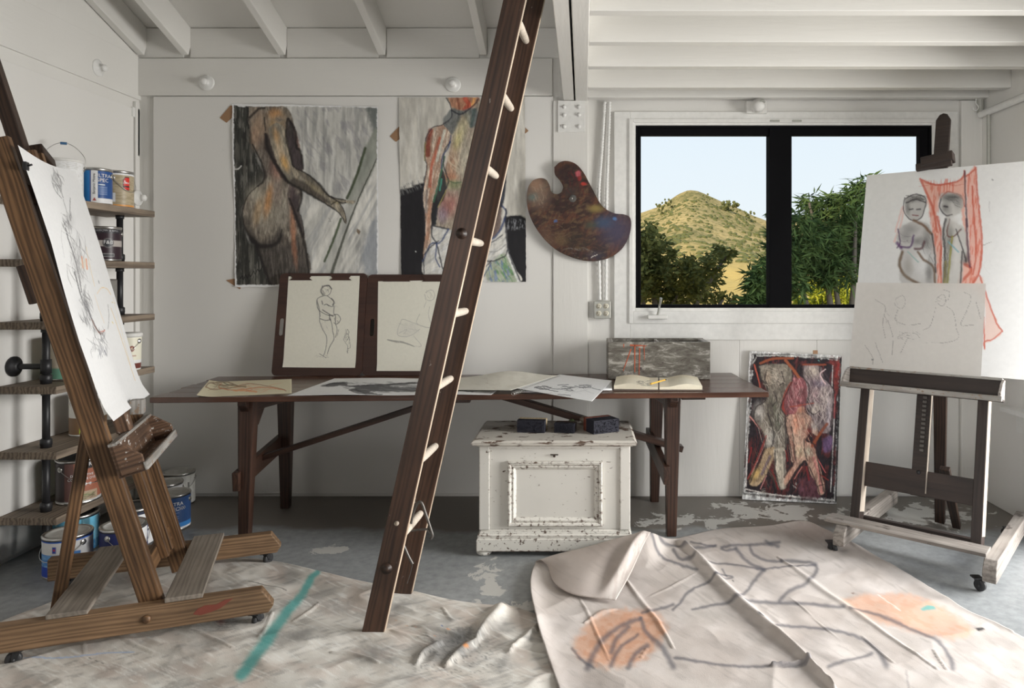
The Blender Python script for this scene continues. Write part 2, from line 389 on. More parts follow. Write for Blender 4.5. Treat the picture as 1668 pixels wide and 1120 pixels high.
M = dict(
    white=painted('white_painted_boards', WHITE, .55, .22, vert=(6, 6, .55)),
    whiteh=painted('white_painted_timber', WHITE, .5, .22, vert=(.55, 6, 6)),
    whitey=painted('white_painted_rafters', WHITE, .5, .22, vert=(6, .55, 6)),
    panel=painted('white_painted_plywood', (.77, .755, .725), .6, .05, vert=(1, 1, 1), var=.03),
    trimw=plain('white_gloss_trim', (.79, .785, .76), .35),
    darkwood=wood('dark_table_wood', lin((28, 18, 14)), lin((76, 52, 41)), .38, 1.0, .3),
    tabletop=wood('worn_table_top', lin((54, 35, 27)), lin((106, 72, 57)), .26, .8, .3, splat=(.4, .37, .34), splat_amt=.82),
    ladder=wood('ladder_wood', lin((40, 27, 20)), lin((92, 64, 48)), .5, 1.0, .25, splat=(.45, .41, .36), splat_amt=.69, splat_sc=34),
    ladder_lit_edge=wood('lit_ladder_edge', lin((140, 112, 88)), lin((228, 212, 190)), .6, 1, .2),  # pale tone standing in for light along the rail edges
    rung=wood('pale_rung_wood', lin((176, 162, 146)), lin((222, 212, 198)), .5, 1, .2),
    oak=wood('oak_easel_wood', lin((66, 45, 28)), lin((126, 94, 64)), .5, 1.3, .45, bumps=.3),
    oakbase=wood('worn_oak_base', lin((88, 66, 46)), lin((150, 120, 90)), .6, 1.3, .35, bumps=.3),
    oakdark=wood('dark_oak_mast', lin((22, 14, 10)), lin((66, 46, 34)), .5, 1.2, .4),
    greywood=wood('weathered_grey_planks', lin((104, 95, 86)), lin((158, 148, 136)), .7, 1, .2, splat=(.55, .53, .5), splat_amt=.72),
    shelfwood=wood('weathered_shelf_wood', lin((82, 70, 60)), lin((158, 142, 124)), .7, 1, .35),
    traywood=wood('paint_splashed_tray', lin((52, 36, 28)), lin((126, 96, 74)), .6, 1, .3, splat=(.62, .6, .57), splat_amt=.6, splat_sc=45),
    trayedge=wood('paint_crusted_edge', lin((90, 84, 78)), lin((190, 186, 180)), .6, 1, .2, splat=(.25, .18, .13), splat_amt=.56, splat_sc=60),
    ebony=wood('dark_easel_wood', lin((30, 22, 20)), lin((62, 48, 42)), .5, 1, .2, splat=(.5, .49, .48), splat_amt=.72, splat_sc=16),
    ebonygrey=wood('worn_grey_easel_base', lin((104, 96, 90)), lin((172, 164, 156)), .6, 1, .2, splat=(.10, .08, .07), splat_amt=.60, splat_sc=14),
    pale=wood('pale_wood', lin((150, 132, 112)), lin((214, 202, 188)), .6, 1, .2),
    board=wood('brown_hardboard', lin((48, 28, 22)), lin((76, 47, 36)), .5, .6, .1),
    black=plain('black_iron', (.018, .018, .02), .45),
    blackframe=plain('black_window_frame', (.006, .006, .007), .8, spec=.06),
    rubber=plain('black_rubber', (.03, .03, .032), .5),
    steel=plain('steel', (.62, .61, .59), .3, 1.0),
    iron=plain('grey_iron', (.13, .12, .11), .45, .6),
    tape=plain('brown_kraft_tape', lin((150, 116, 86), 1.1), .6),
    whiteplastic=plain('white_plastic', (.78, .77, .74), .4),
    galv=plain('galvanised_box', (.46, .46, .42), .45, .4),
    cream=plain('cream_plastic', (.70, .66, .54), .4),
)
# ------------------------------------------------------------------ floor
def floor_mat():
    m, nt, b, N, L = nmat('painted_concrete_floor'); b.inputs['Roughness'].default_value = .5
    v = coords(N, L, 'obj', (1, 1, 1))
    big = noise(N, L, v, 1.3, 6, .6, .4); fine = noise(N, L, v, 22, 6, .65)
    col = mixc(N, L, big, lin((104, 107, 108), 1.7), lin((136, 138, 139), 1.7))
    rf = ramp(N, [(.35, (.80, .80, .80)), (.65, (1.08, 1.08, 1.08))]); L(fine, rf.inputs[0])
    mm = N('ShaderNodeMix', data_type='RGBA', blend_type='MULTIPLY'); mm.inputs[0].default_value = 1; L(col, mm.inputs[6]); L(rf.outputs[0], mm.inputs[7]); col = mm.outputs[2]
    sep = N('ShaderNodeSeparateXYZ'); L(v, sep.inputs[0])
    # worn, bare brownish band by the back wall, darkened to paint in under-table shade
    edge = N('ShaderNodeMath', operation='MULTIPLY_ADD'); L(noise(N, L, v, 2.5, 5), edge.inputs[0]); edge.inputs[1].default_value = .35; L(sep.outputs[1], edge.inputs[2])
    rb = ramp(N, [(.0, (0, 0, 0)), (1, (1, 1, 1))]); mrn = N('ShaderNodeMapRange'); mrn.inputs[1].default_value = 4.04; mrn.inputs[2].default_value = 4.12; L(edge.outputs[0], mrn.inputs[0])
    col = mixc(N, L, mrn.outputs[0], col, lin((104, 99, 93), 1.25))
    # peeled pale patches
    acc = None
    for (x, y, rx, ry) in ((-1.30, 3.62, .22, .10), (-.42, 3.25, .13, .35), (.62, 4.05, .5, .2), (-.25, 3.02, .22, .10), (1.15, 4.2, .6, .25), (-1.9, 3.75, .2, .1), (.1, 3.12, .12, .12), (1.95, 4.15, .5, .35)):
        mp = N('ShaderNodeMapping'); mp.inputs['Location'].default_value = (-x/rx, -y/ry, 0); mp.inputs['Scale'].default_value = (1/rx, 1/ry, 0); L(v, mp.inputs[0])
        ln = N('ShaderNodeVectorMath', operation='LENGTH'); L(mp.outputs[0], ln.inputs[0])
        if acc is None: acc = ln.outputs['Value']
        else:
            mn = N('ShaderNodeMath', operation='MINIMUM'); L(acc, mn.inputs[0]); L(ln.outputs['Value'], mn.inputs[1]); acc = mn.outputs[0]
    pn = N('ShaderNodeMath', operation='MULTIPLY_ADD'); L(noise(N, L, v, 7, 8, .62, .5), pn.inputs[0]); pn.inputs[1].default_value = 3.2; L(acc, pn.inputs[2])
    rp2 = ramp(N, [(.0, (1, 1, 1)), (1, (0, 0, 0))]); mr2 = N('ShaderNodeMapRange'); mr2.inputs[1].default_value = 2.02; mr2.inputs[2].default_value = 2.07; L(pn.outputs[0], mr2.inputs[0]); L(mr2.outputs[0], rp2.inputs[0])
    col = mixc(N, L, rp2.outputs[0], col, lin((160, 159, 155), 1.6))
    dr = ramp(N, [(.74, (0, 0, 0)), (.77, (.8, .8, .8))]); L(noise(N, L, v, 14, 3, .5), dr.inputs[0])
    col = mixc(N, L, dr.outputs[0], col, (.12, .12, .12))
    L(col, b.inputs['Base Color']); bump(N, L, b, fine, .15, .004)
    return m
XL, XR, YF = -2.83, 2.53, -2.4
SX = WALL/F
def wx(px): return (px-VX)*SX
def wz(py): return CH-(py-VY)*SX
f = MB(); f.box(XL-.1, XR+.1, YF-.1, WALL+.1, -.12, 0); tag(f.build('floor', floor_mat()), kind='structure')

# ------------------------------------------------------------------ back wall, with its boards, plate, post and panel
wb = MB(); y0, y1 = WALL, WALL+.12
wx0, wx1, wz1, wz0 = wx(1030), wx(1521), wz(199), wz(508)
wb.box(XL-.1, wx0, y0, y1, 0, 3.3); wb.box(wx1, XR+.1, y0, y1, 0, 3.3)
wb.box(wx0, wx1, y0, y1, 0, wz0); wb.box(wx0, wx1, y0, y1, wz1, 3.3)
wall_back = tag(wb.build('wall_back', M['white']), kind='structure')
q = MB(); q.box(wx(252), wx(901), WALL-.016, WALL, .02, wz(158)); q.build('wall_panel', M['panel'], wall_back, .003)
q = MB(); q.box(XL, wx(900), WALL-.03, WALL, wz(157), wz(97)); q.build('top_plate', M['whiteh'], wall_back, .004)
for a, b_ in ((XL, -2.54), (-2.50, -1.93), (-1.885, -1.30), (-1.25, -.66), (-.61, -.13)):
    q = MB(); q.box(a, b_, WALL-.012, WALL, wz(95.4), wz(47)); q.build('blocking_board', M['whiteh'], wall_back, .003)
q = MB(); q.box(wx(901.2), wx(958), WALL-.026, WALL, 0, wz(165)); q.build('wall_post', M['white'], wall_back, .004)
q = MB(); q.box(wx(1562), XR, WALL-.03, WALL, 0, wz(165)); q.build('corner_post', M['white'], wall_back, .004)
for a, b_ in ((958.3, 1090), (1090.3, 1204), (1204.3, 1330), (1330.3, 1560)):
    q = MB(); q.box(wx(a), wx(b_), WALL-.008, WALL, .01, wz(553)); q.build('wall_board', M['white'], wall_back, .0015)
q = MB(); q.box(wx(909), wx(953), WALL-.036, WALL-.028, wz(217), wz(166)); gus = q.build('bracket_plate', M['trimw'], wall_back, .002)
for bx_ in (919, 943):
    for by_ in (174, 187, 206):
        q = MB(); q.lathe([(.014, 0), (.014, .003), (.009, .004), (.009, .012), (.005, .014), (0, .014)], P(bx_, by_, WALL-.036), 10, (0, -1, 0)); q.build('bolt', M['trimw'], gus)

# ------------------------------------------------------------------ left, right and front walls
q = MB(); q.box(XL-.1, XL, YF-.1, WALL+.1, 0, 5.6); wall_left = tag(q.build('wall_left', M['white']), kind='structure')
q = MB(); q.box(XL, XL+.012, .5, WALL, 2.52, 2.79); q.build('band_board', M['whitey'], wall_left, .003)
q = MB(); q.box(XL, XL+.010, 2.2, 4.43, .02, 2.455); q.build('wall_panel', M['panel'], wall_left, .003)
q = MB(); q.box(XL, XL+.02, 4.435, 4.475, 0, 2.50); q.build('corner_strip', M['white'], wall_left, .003)
q = MB()
q.box(XL+.008, XL+.016, 4.41, 4.475, 2.40, 2.46); q.box(XL+.008, XL+.020, 4.455, 4.475, 2.16, 2.46)
q.build('hinge', M['trimw'], wall_left, .003)
q = MB(); q.box(XR, XR+.1, 3.5, WALL+.1, 0, 5.6); q.box(XR, XR+.1, YF-.1, 1.3, 0, 5.6); q.box(XR, XR+.1, 1.3, 3.5, 2.2, 5.6)
wall_right = tag(q.build('wall_right', M['white']), kind='structure')
q = MB(); q.box(XR-.012, XR, 3.51, WALL-.03, 0, 1.02); q.build('lower_panel', M['panel'], wall_right, .003)
q = MB(); q.box(XL-.1, XR+.1, YF-.1, YF, 0, 5.6); tag(q.build('wall_front', M['white']), kind='structure')
q = MB(); q.box(XR-.10, XR-.012, 3.87, 4.12, .615, .645); led = q.build('wall_ledge', M['trimw'], None, .004)
q = MB(); q.beam((XR-.02, 3.9, .56), (XR-.02, 4.08, .56), .016, .11, (1, 0, 0)); 
q.build('support_batten', M['trimw'], led)
tag(led, 'short white ledge fixed to the right wall beside the dark easel', 'shelf')

# ------------------------------------------------------------------ roof, rafters, loft
SL = .343
def rz(y): return 2.79+(WALL-y)*SL
q = MB(); q.prism([(YF-.2, rz(YF-.2)+.19), (WALL+.25, rz(WALL+.25)+.19), (WALL+.25, rz(WALL+.25)+.25), (YF-.2, rz(YF-.2)+.25)], (XL-.15, 0, 0), (0, 1, 0), (0, 0, 1), XR-XL+.3)
ceiling = tag(q.build('ceiling', M['white']), kind='structure')
for x in (-2.80, -2.52, -1.908, -1.275, -.634):
    q = MB(); q.beam((x, WALL+.0, rz(WALL)+.095), (x, YF, rz(YF)+.095), .045, .18, (1, 0, 0)); q.build('rafter', M['whitey'], ceiling, .004)
zb = wz(165)
q = MB(); q.box(wx(918), wx(935), YF, WALL, zb, 2.93); q.box(wx(937.5), wx(957), YF, WALL, zb-.004, 2.93); q.build('loft_beam', M['whitey'], ceiling, .004)
for y in (4.40, 4.17, 3.75, 3.36, 2.965, 2.57, 2.17, 1.77, 1.37, .97, .5, 0, -.5, -1, -1.5, -2):
    q = MB(); q.box(wx(957), XR, y, y+.06, zb, zb+.15); q.build('loft_joist', M['whiteh'], ceiling, .004)
q = MB(); q.box(wx(957), XR, YF, WALL, zb+.15, zb+.18); q.build('loft_deck', M['whiteh'], ceiling)

# ------------------------------------------------------------------ window
def ring(mb, x0, x1, z0, z1, t, ya, yb):
    l, r, tp, bt = t if isinstance(t, tuple) else (t, t, t, t)
    mb.box(x0, x0+l, ya, yb, z0, z1); mb.box(x1-r, x1, ya, yb, z0, z1)
    mb.box(x0+l, x1-r, ya, yb, z1-tp, z1); mb.box(x0+l, x1-r, ya, yb, z0, z0+bt)
win = empty('window_1', (wx(1275), WALL, wz(502)), kind='structure')
W0 = win.location.copy()
q = MB(W0); ring(q, wx(1000), wx(1558), wz(553), wz(183), (26*SX, 26*SX, 14*SX, 32*SX), WALL-.022, WALL)
q.build('outer_casing', M['trimw'], win, .003)
q = MB(W0); ring(q, wx(1024), wx(1534), wz(526), wz(195), (7*SX, 13*SX, 6*SX, 20*SX), WALL-.034, WALL+.01)
ring(q, wx(1029), wx(1522), wz(508), wz(199), (6*SX, 6*SX, 6*SX, 7*SX), WALL-.02, WALL+.10)
q.build('window_frame', M['trimw'], win, .003)
q = MB(W0); ring(q, wx(1035), wx(1516), wz(503), wz(205), 4*SX, WALL-.014, WALL+.08); q.box(wx(1253), wx(1289), WALL-.010, WALL+.08, wz(503), wz(205)); q.build('black_frame', M['blackframe'], win, .003)
GL, gnt, gb, GN, GLk = nmat('window_glass')
gt = GN('ShaderNodeBsdfTransparent'); gt.inputs[0].default_value = (.93, .95, .95, 1)
gg = GN('ShaderNodeBsdfGlossy'); gg.inputs['Roughness'].default_value = .02; gf = GN('ShaderNodeFresnel'); gf.inputs[0].default_value = 1.12; gx = GN('ShaderNodeMixShader')
GLk(gf.outputs[0], gx.inputs[0]); GLk(gt.outputs[0], gx.inputs[1]); GLk(gg.outputs[0], gx.inputs[2]); GLk(gx.outputs[0], gnt.nodes['Material Output'].inputs[0])
for a, b_ in ((1039, 1256), (1286, 1512)):
    sa = MB(W0); ring(sa, wx(a), wx(b_), wz(501), wz(207), ((5 if a < 1100 else 3)*SX, (3 if a < 1100 else 14)*SX, 13*SX, 5*SX), WALL+.0, WALL+.05); sash = sa.build('sash', M['blackframe'], win, .003)
    g_ = MB(W0); g_.box(wx(a+3), wx(b_-3), WALL+.026, WALL+.030, wz(499), wz(210)); g_.build('pane', GL, sash)
q = MB(W0); c = P(1071, 516, WALL-.06)
q.box(c.x-.062, c.x+.062, c.y-.02, c.y+.03, c.z-.012, c.z+.012); ch = q.build('window_crank', M['whiteplastic'], win, .004)
q = MB(W0); q.tube([c+V((.0, 0, .01)), c+V((.006, -.01, .04)), c+V((.012, -.012, .075))], .007, 8); q.tube([c+V((.012, -.012, .07)), c+V((.016, -.03, .098)), c+V((.018, -.04, .12))], [.006, .008, .009], 8); q.build('crank_handle', M['galv'], ch)
for px_ in (1262, 1298):
    q = MB(W0); c = P(px_, 197, WALL-.034); q.box(c.x-.03, c.x+.03, c.y-.006, c.y, c.z-.006, c.z+.006); q.build('latch_plate', M['galv'], win, .002)

# ------------------------------------------------------------------ wall fittings
def knob(p, n, label):
    q = MB(p); p = V(p)
    q.lathe([(0, 0), (.050, 0), (.050, .005), (.044, .010), (.034, .010), (.028, .016), (.020, .018), (.018, .032), (.021, .037), (.020, .046), (.012, .053), (0, .054)], p, 20, n)
    tag(q.build('porcelain_insulator', M['trimw']), label, 'insulator', 'white porcelain insulators on the walls')
knob(P(337, 135, WALL-.03), (0, -1, 0), 'white round porcelain insulator on the wall beam above the grey nude painting')
knob(P(738, 138, WALL-.03), (0, -1, 0), 'white round porcelain insulator on the top beam just left of the ladder')
knob((XL+.01, 4.10, 2.61), (1, 0, 0), 'white round porcelain insulator high on the left wall near the ceiling')
knob((XL+.02, 4.452, 1.895), (1, 0, 0), 'white round porcelain insulator in the corner just above the topmost pipe shelf')
knob((XL+.02, 4.455, .44), (1, 0, 0), 'white round porcelain insulator low in the corner behind the left end of the table')
lb = P(1231, 184, WALL-.02)
q = MB(lb); q.box(lb.x-.065, lb.x+.065, lb.y-.03, lb.y+.018, lb.z-.008, lb.z+.07)
lf = tag(q.build('floodlight_socket', M['whiteplastic'], None, .004), 'white lamp socket under the loft joist above the window', 'lamp socket')
q = MB(lb); q.lathe([(0, 0), (.04, 0), (.044, .02), (.036, .06), (.03, .075), (0, .075)], lb+V((0, -.03, .04)), 20, (0, -1, -.3)); q.build('socket_cup', M['whiteplastic'], lf)
q = MB(lb); q.tube([lb+V((.0, -.11, .05)), lb+V((.02, -.115, .052)), lb+V((.03, -.11, .04))], .006, 8); q.build('pull_ring', M['galv'], lf)
# outlet box and its two conduits
ob = P(981, 504, WALL-.03)
q = MB(ob); q.box(ob.x-.053, ob.x+.053, WALL-.055, WALL-.008, ob.z-.055, ob.z+.055); outlet = tag(q.build('outlet_box', M['galv'], None, .004), 'grey metal four-socket outlet box on the wall left of the window', 'electrical outlet')
for dx in (-.022, .024):
    for dz in (-.023, .023):
        c = V((ob.x+dx, WALL-.055, ob.z+dz))
        q = MB(ob); q.lathe([(0, 0), (.017, 0), (.017, .003), (0, .003)], c, 18, (0, -1, 0)); s_ = q.build('socket', M['cream'], outlet)
        q = MB(ob); 
        for ex in (-.006, .006): q.box(c.x+ex-.0015, c.x+ex+.0015, c.y-.004, c.y-.002, c.z-.002, c.z+.008)
        q.lathe([(0, 0), (.003, 0), (.003, .0045), (0, .0045)], c+V((0, 0, -.008)), 8, (0, -1, 0)); q.build('slot', M['black'], s_)
for k, (a, b_, c_) in enumerate((((985, 166), (975, 330), (977, 488)), ((993, 166), (988, 330), (987, 488)))):
    pts = spline([tuple(P(x, y, WALL-.022)) for x, y in (a, ((a[0]+b_[0])/2, 248), b_, c_)], 60)
    rr = [.0105+.0022*math.sin(i*1.9) for i in range(len(pts))]
    q = MB(P(c_[0], c_[1], WALL-.022)); q.tube(pts, rr, 10)
    cn = q.build('conduit', M['trimw'])
    tag(cn, ('white ridged conduit running from the loft to the outlet box, the left of two' if k == 0 else 'white ridged conduit running from the loft to the outlet box, the one nearer the window'), 'conduit', 'conduits beside the window')
q = MB(P(1600, 190, WALL-.06)); q.tube([(XR-.03, WALL-.06, wz(190)), (XR-.03, 3.0, wz(190)+.005)], .022, 12); pp = tag(q.build('wall_pipe', M['trimw']), 'white pipe running along the top of the right wall', 'pipe')
q = MB(pp.location); q.tube([(XR-.03, WALL-.06, wz(190)), (XR-.03, WALL-.05, wz(190)+.2)], .020, 12); q.tube([(XR-.025, WALL-.14, wz(190)), (XR-.025, WALL-.14, 1.9)], .012, 10); q.build('pipe_drop', M['galv'], pp)
hk = P(1590, 163, 4.40); q = MB(hk)
q.tube([hk+V(v_) for v_ in spline([(0, 0, .01), (0, 0, -.02), (.012, 0, -.035), (.014, 0, -.05), (0, 0, -.065), (-.016, 0, -.058), (-.018, 0, -.045)], 6)], .0035, 8)
tag(q.build('ceiling_hook', M['trimw']), 'small white curled hook under the loft joist at right', 'hook')

# ------------------------------------------------------------------ outside: hill, shrubs, trees
hm, hnt, hb, HN, HL = nmat('dry_grass_hill'); hb.inputs['Roughness'].default_value = .9; hb.inputs['Specular IOR Level'].default_value = .05
v = coords(HN, HL, 'obj', (1, 1, 1))
n1 = noise(HN, HL, v, .045, 6, .6); n2 = noise(HN, HL, v, 1.1, 7, .75); n3 = noise(HN, HL, v, .012, 3)
r1 = ramp(HN, [(.40, lin((208, 182, 132))), (.50, lin((184, 164, 114))), (.57, lin((134, 126, 82))), (.66, lin((96, 96, 60)))])
ad = HN('ShaderNodeMath', operation='MULTIPLY_ADD'); HL(n2, ad.inputs[0]); ad.inputs[1].default_value = .75; ad2 = HN('ShaderNodeMath', operation='MULTIPLY'); HL(n1, ad2.inputs[0]); ad2.inputs[1].default_value = .30; HL(ad2.outputs[0], ad.inputs[2])
HL(ad.outputs[0], r1.inputs[0]); sp = HN('ShaderNodeSeparateXYZ'); HL(v, sp.inputs[0])
mrh = HN('ShaderNodeMapRange'); mrh.inputs[1].default_value = 55; mrh.inputs[2].default_value = 110; HL(sp.outputs[1], mrh.inputs[0])
near = mixc(HN, HL, n2, lin((190, 158, 92)), lin((236, 208, 134)))
HL(mixc(HN, HL, mrh.outputs[0], near, r1.outputs[0]), hb.inputs['Base Color']); bump(HN, HL, hb, n2, .6, .5)
RPX = [700, 960, 1045, 1076, 1105, 1122, 1138, 1176, 1197, 1226, 1253, 1300, 1400, 1520, 1800]
RPY = [415, 385, 347, 335, 316, 309, 311, 329, 337, 351, 361, 352, 340, 350, 380]
YS = [4.9, 8, 20, 45, 70, 110, 160, 200, 230]
A0 = [-.29, -.18, -.045, -.02, -.005, .0, .0, .0, -.02]
WT = [0, 0, 0, .08, .2, .42, .78, 1.0, .9]
nu, nv = 220, 160
yy = np.concatenate([np.linspace(4.75, 20, 30), np.linspace(21, 215, nv-30)])
ang = np.linspace((600-VX)/F, (1850-VX)/F, nu)
hp = np.zeros((nv, nu, 3))
for j, Y in enumerate(yy):
    X = ang*Y; pxl = VX+F*ang
    rg = (VY-np.interp(pxl, RPX, RPY))/F
    a = np.interp(Y, YS, A0)+rg*np.interp(Y, YS, WT)
    nz = (fbm(X/12+50, np.full_like(X, Y/12), 3, 4)-.5)*min(1, Y/60)*2.2*(1 if Y < 190 else .5)
    hp[j, :, 0] = X; hp[j, :, 1] = Y; hp[j, :, 2] = CH+a*Y+nz
hill = sheet('hillside', hp, np.ones(3), hm); tag(hill, kind='structure')
def leafmat(name, c1, c2, tr=.25):
    m, nt_, b, N, L = nmat(name); b.inputs['Roughness'].default_value = .8; b.inputs['Specular IOR Level'].default_value = .1
    n = noise(N, L, coords(N, L, 'obj', (1, 1, 1)), 9, 3); r = ramp(N, [(.35, c1), (.65, c2)]); L(n, r.inputs[0]); L(r.outputs[0], b.inputs['Base Color'])
    t = N('ShaderNodeBsdfTranslucent'); L(r.outputs[0], t.inputs[0]); x = N('ShaderNodeMixShader'); x.inputs[0].default_value = tr
    L(b.outputs[0], x.inputs[1]); L(t.outputs[0], x.inputs[2]); L(x.outputs[0], nt_.nodes['Material Output'].inputs[0]); return m
M['oakleaf'] = leafmat('oak_leaves', lin((74, 80, 44)), lin((122, 122, 72)))
M['willow'] = leafmat('long_leaves', lin((44, 64, 36)), lin((92, 112, 66)))
M['bright'] = leafmat('yellow_green_leaves', lin((120, 134, 40)), lin((190, 190, 70)))
M['bark'] = plain('bark', (.10, .085, .07), .9)
M['chap'] = plain('hill_shrub', lin((92, 96, 56)), .9)
def leaves(mb, centers, count, ln, wd, rnd, droop=0.0):
    tot = sum(c[3]**2*c[4] if len(c) > 4 else c[3]**2 for c in centers)
    vv = []; ff = []
    for c in centers:
        k = int(count*(c[3]**2)/tot*(1 if len(c) < 5 else c[4]))
        for _ in range(k):
            d = V((rnd.gauss(0, 1), rnd.gauss(0, 1), rnd.gauss(0, 1))).normalized()*c[3]*rnd.random()**.45
            p = V(c[:3])+V((d.x, d.y*1.2, d.z))
            a = V((rnd.gauss(0, 1), rnd.gauss(0, 1), rnd.gauss(0, .6)-droop)).normalized()
            u = a.cross(V((rnd.gauss(0, 1), rnd.gauss(0, 1), rnd.gauss(0, 1)))).normalized()
            L_ = ln*rnd.uniform(.6, 1.25); W_ = wd*rnd.uniform(.7, 1.2); b = len(vv)
            vv += [p, p+a*L_*.45+u*W_*.5, p+a*L_, p+a*L_*.45-u*W_*.5]; ff.append((b, b+1, b+2, b+3))
    mb.add(vv, ff)
rnd = random.Random(3)
def tree(name, base, centers, count, ln, wd, m, label, group=None, droop=0., trunk_r=.07, branches=()):
    t = empty(name, base, label, 'tree', group)
    q = MB(base); leaves(q, centers, count, ln, wd, rnd, droop); q.build('foliage', m, t)
    q = MB(base); b0 = V(base)
    for tip, r0 in branches:
        tip = V(tip); mid = (b0+tip)/2+V((rnd.uniform(-.15, .15), 0, rnd.uniform(-.1, .25)))
        pts = spline([tuple(b0), tuple(mid), tuple(tip)], 8); q.tube(pts, list(np.linspace(r0, r0*.3, len(pts))), 7)
    q.build('trunk', M['bark'], t); return t
def cl(lst, Y, dY=.6):
    return [tuple(P(x, y, Y+rnd.uniform(-dY, dY)))+((r*Y/F),)+((w_,) if w_ else ()) for x, y, r, w_ in lst]
Y = 9.0
oc = cl([(1052, 395, 30, 1), (1064, 425, 30, 1.2), (1045, 450, 38, 1.3), (1072, 466, 34, 1.3), (1105, 478, 30, 1.2), (1100, 445, 22, 1), (1122, 440, 24, 1.2), (1140, 452, 24, 1.3), (1130, 470, 26, 1.2), (1158, 430, 20, 1.2), (1175, 418, 16, 1.2), (1186, 412, 11, 1), (1160, 452, 20, 1), (1170, 405, 9, 1), (1085, 400, 12, .8), (1095, 412, 12, .8), (1150, 482, 24, .9), (1178, 488, 16, .8), (1060, 372, 12, .8), (1200, 492, 14, .8), (1030, 410, 40, 1), (1010, 450, 50, 1)], Y)
tb = P(1070, 620, Y)
tree('oak_tree', tb, oc, 8200, .080, .042, M['oakleaf'], 'dark green small-leaved tree outside the left window pane, in front of the hill', None, 0, .07,
     [(P(x, y, Y), .055) for x, y in ((1052, 395), (1186, 412), (1130, 445), (1045, 450), (1105, 478), (1178, 488))])
Y = 7.6
wc = cl([(1310, 395, 26, 1), (1305, 360, 22, .8), (1318, 330, 18, .8), (1335, 345, 22, .9), (1360, 330, 20, .9), (1385, 330, 24, 1), (1395, 305, 14, .9), (1410, 300, 16, .7), (1380, 365, 32, 1.1), (1340, 385, 34, 1.2), (1310, 430, 32, 1.2), (1350, 430, 34, 1.2), (1390, 410, 34, 1.2), (1420, 350, 34, 1), (1430, 410, 34, 1), (1296, 465, 22, .7), (1345, 452, 20, .5), (1385, 448, 20, .5), (1460, 340, 40, .8), (1480, 410, 44, .8), (1282, 400, 24, .8), (1276, 440, 26, .9), (1258, 350, 8, .5)], Y, .5)
tb = P(1370, 640, Y)
tree('willow_tree', tb, wc, 10500, .15, .022, M['willow'], 'tall dark green tree with long narrow leaves outside the right window pane', None, .5, .06,
     [(P(x, y, Y), .045) for x, y in ((1318, 330), (1395, 305), (1430, 380), (1340, 385), (1300, 440), (1460, 340))])
Y = 7.0
sc_ = cl([(1250, 425, 10, .8), (1244, 440, 14, 1), (1228, 460, 14, 1), (1248, 468, 18, 1.2), (1238, 488, 20, 1.2), (1222, 445, 8, .6), (1258, 400, 9, .8), (1262, 450, 18, 1), (1225, 495, 18, 1), (1256, 380, 7, .6)], Y, .25)
tree('willow_sapling', P(1250, 640, Y), sc_, 2600, .13, .024, M['willow'], 'young long-leaved sapling seen at the lower right of the left window pane', None, .4, .04,
     [(P(x, y, Y), .02) for x, y in ((1258, 400), (1228, 460), (1250, 425), (1262, 460))])
Y = 11.5
bc = cl([(1330, 470, 16, 1), (1360, 462, 16, 1), (1390, 458, 16, 1), (1420, 456, 18, 1), (1350, 482, 20, 1), (1375, 474, 20, 1), (1395, 484, 22, 1), (1330, 492, 18, 1), (1412, 470, 20, 1), (1300, 495, 14, 1), (1440, 480, 30, 1)], Y, .4)
tree('sunlit_bush', P(1375, 600, Y), bc, 6500, .11, .03, M['bright'], 'yellow-green sunlit bush behind the tall tree at the foot of the right pane', None, .2, .03, [(P(1375, 480, Y), .02), (P(1340, 488, Y), .02)])
# scattered chaparral on the hill
q = MB()
rs = random.Random(12)
ico = bmesh.new(); bmesh.ops.create_icosphere(ico, subdivisions=1, radius=1); IV = [v_.co.copy() for v_ in ico.verts]; IF = [tuple(v_.index for v_ in f_.verts) for f_ in ico.faces]; ico.free()
for k in range(1500):
    jj = rs.randint(70, nv-22); ii = rs.uniform(70, 160); i0 = int(ii)
    c = V(hp[jj, i0])+(V(hp[jj, i0+1])-V(hp[jj, i0]))*(ii-i0); r = rs.uniform(.25, .6)*(1.0 if rs.random() < .94 else 1.5)
    q.add([c+V((v_.x*r*1.2, v_.y*r, v_.z*r*.8))*rs.uniform(.75, 1.15) for v_ in IV], IF)
for (x, y, r) in ((1182, 333, 2.0), (1186, 336, 2.2), (1190, 331, 1.6), (1178, 340, 1.8), (1193, 338, 2.0), (1195, 341, 1.5), (1218, 349, 1.6), (1223, 350, 1.4), (1083, 333, 1.8), (1077, 337, 1.5), (1088, 328, 1.4), (1152, 320, 1.3), (1172, 344, 1.6), (1075, 345, 1.3)):
    c = P(x, y+3, 178); 
    for t_ in range(7): 
        o_ = V((rs.uniform(-r, r), rs.uniform(-r, r), rs.uniform(-.2, .8)*r)); q.add([c+o_+v_*r*.22*rs.uniform(.7, 1.2) for v_ in IV], IF)
tag(q.build('hill_shrubs', M['chap']), 'scattered olive green shrubs dotting the dry hillside', 'shrubs', kind='stuff')
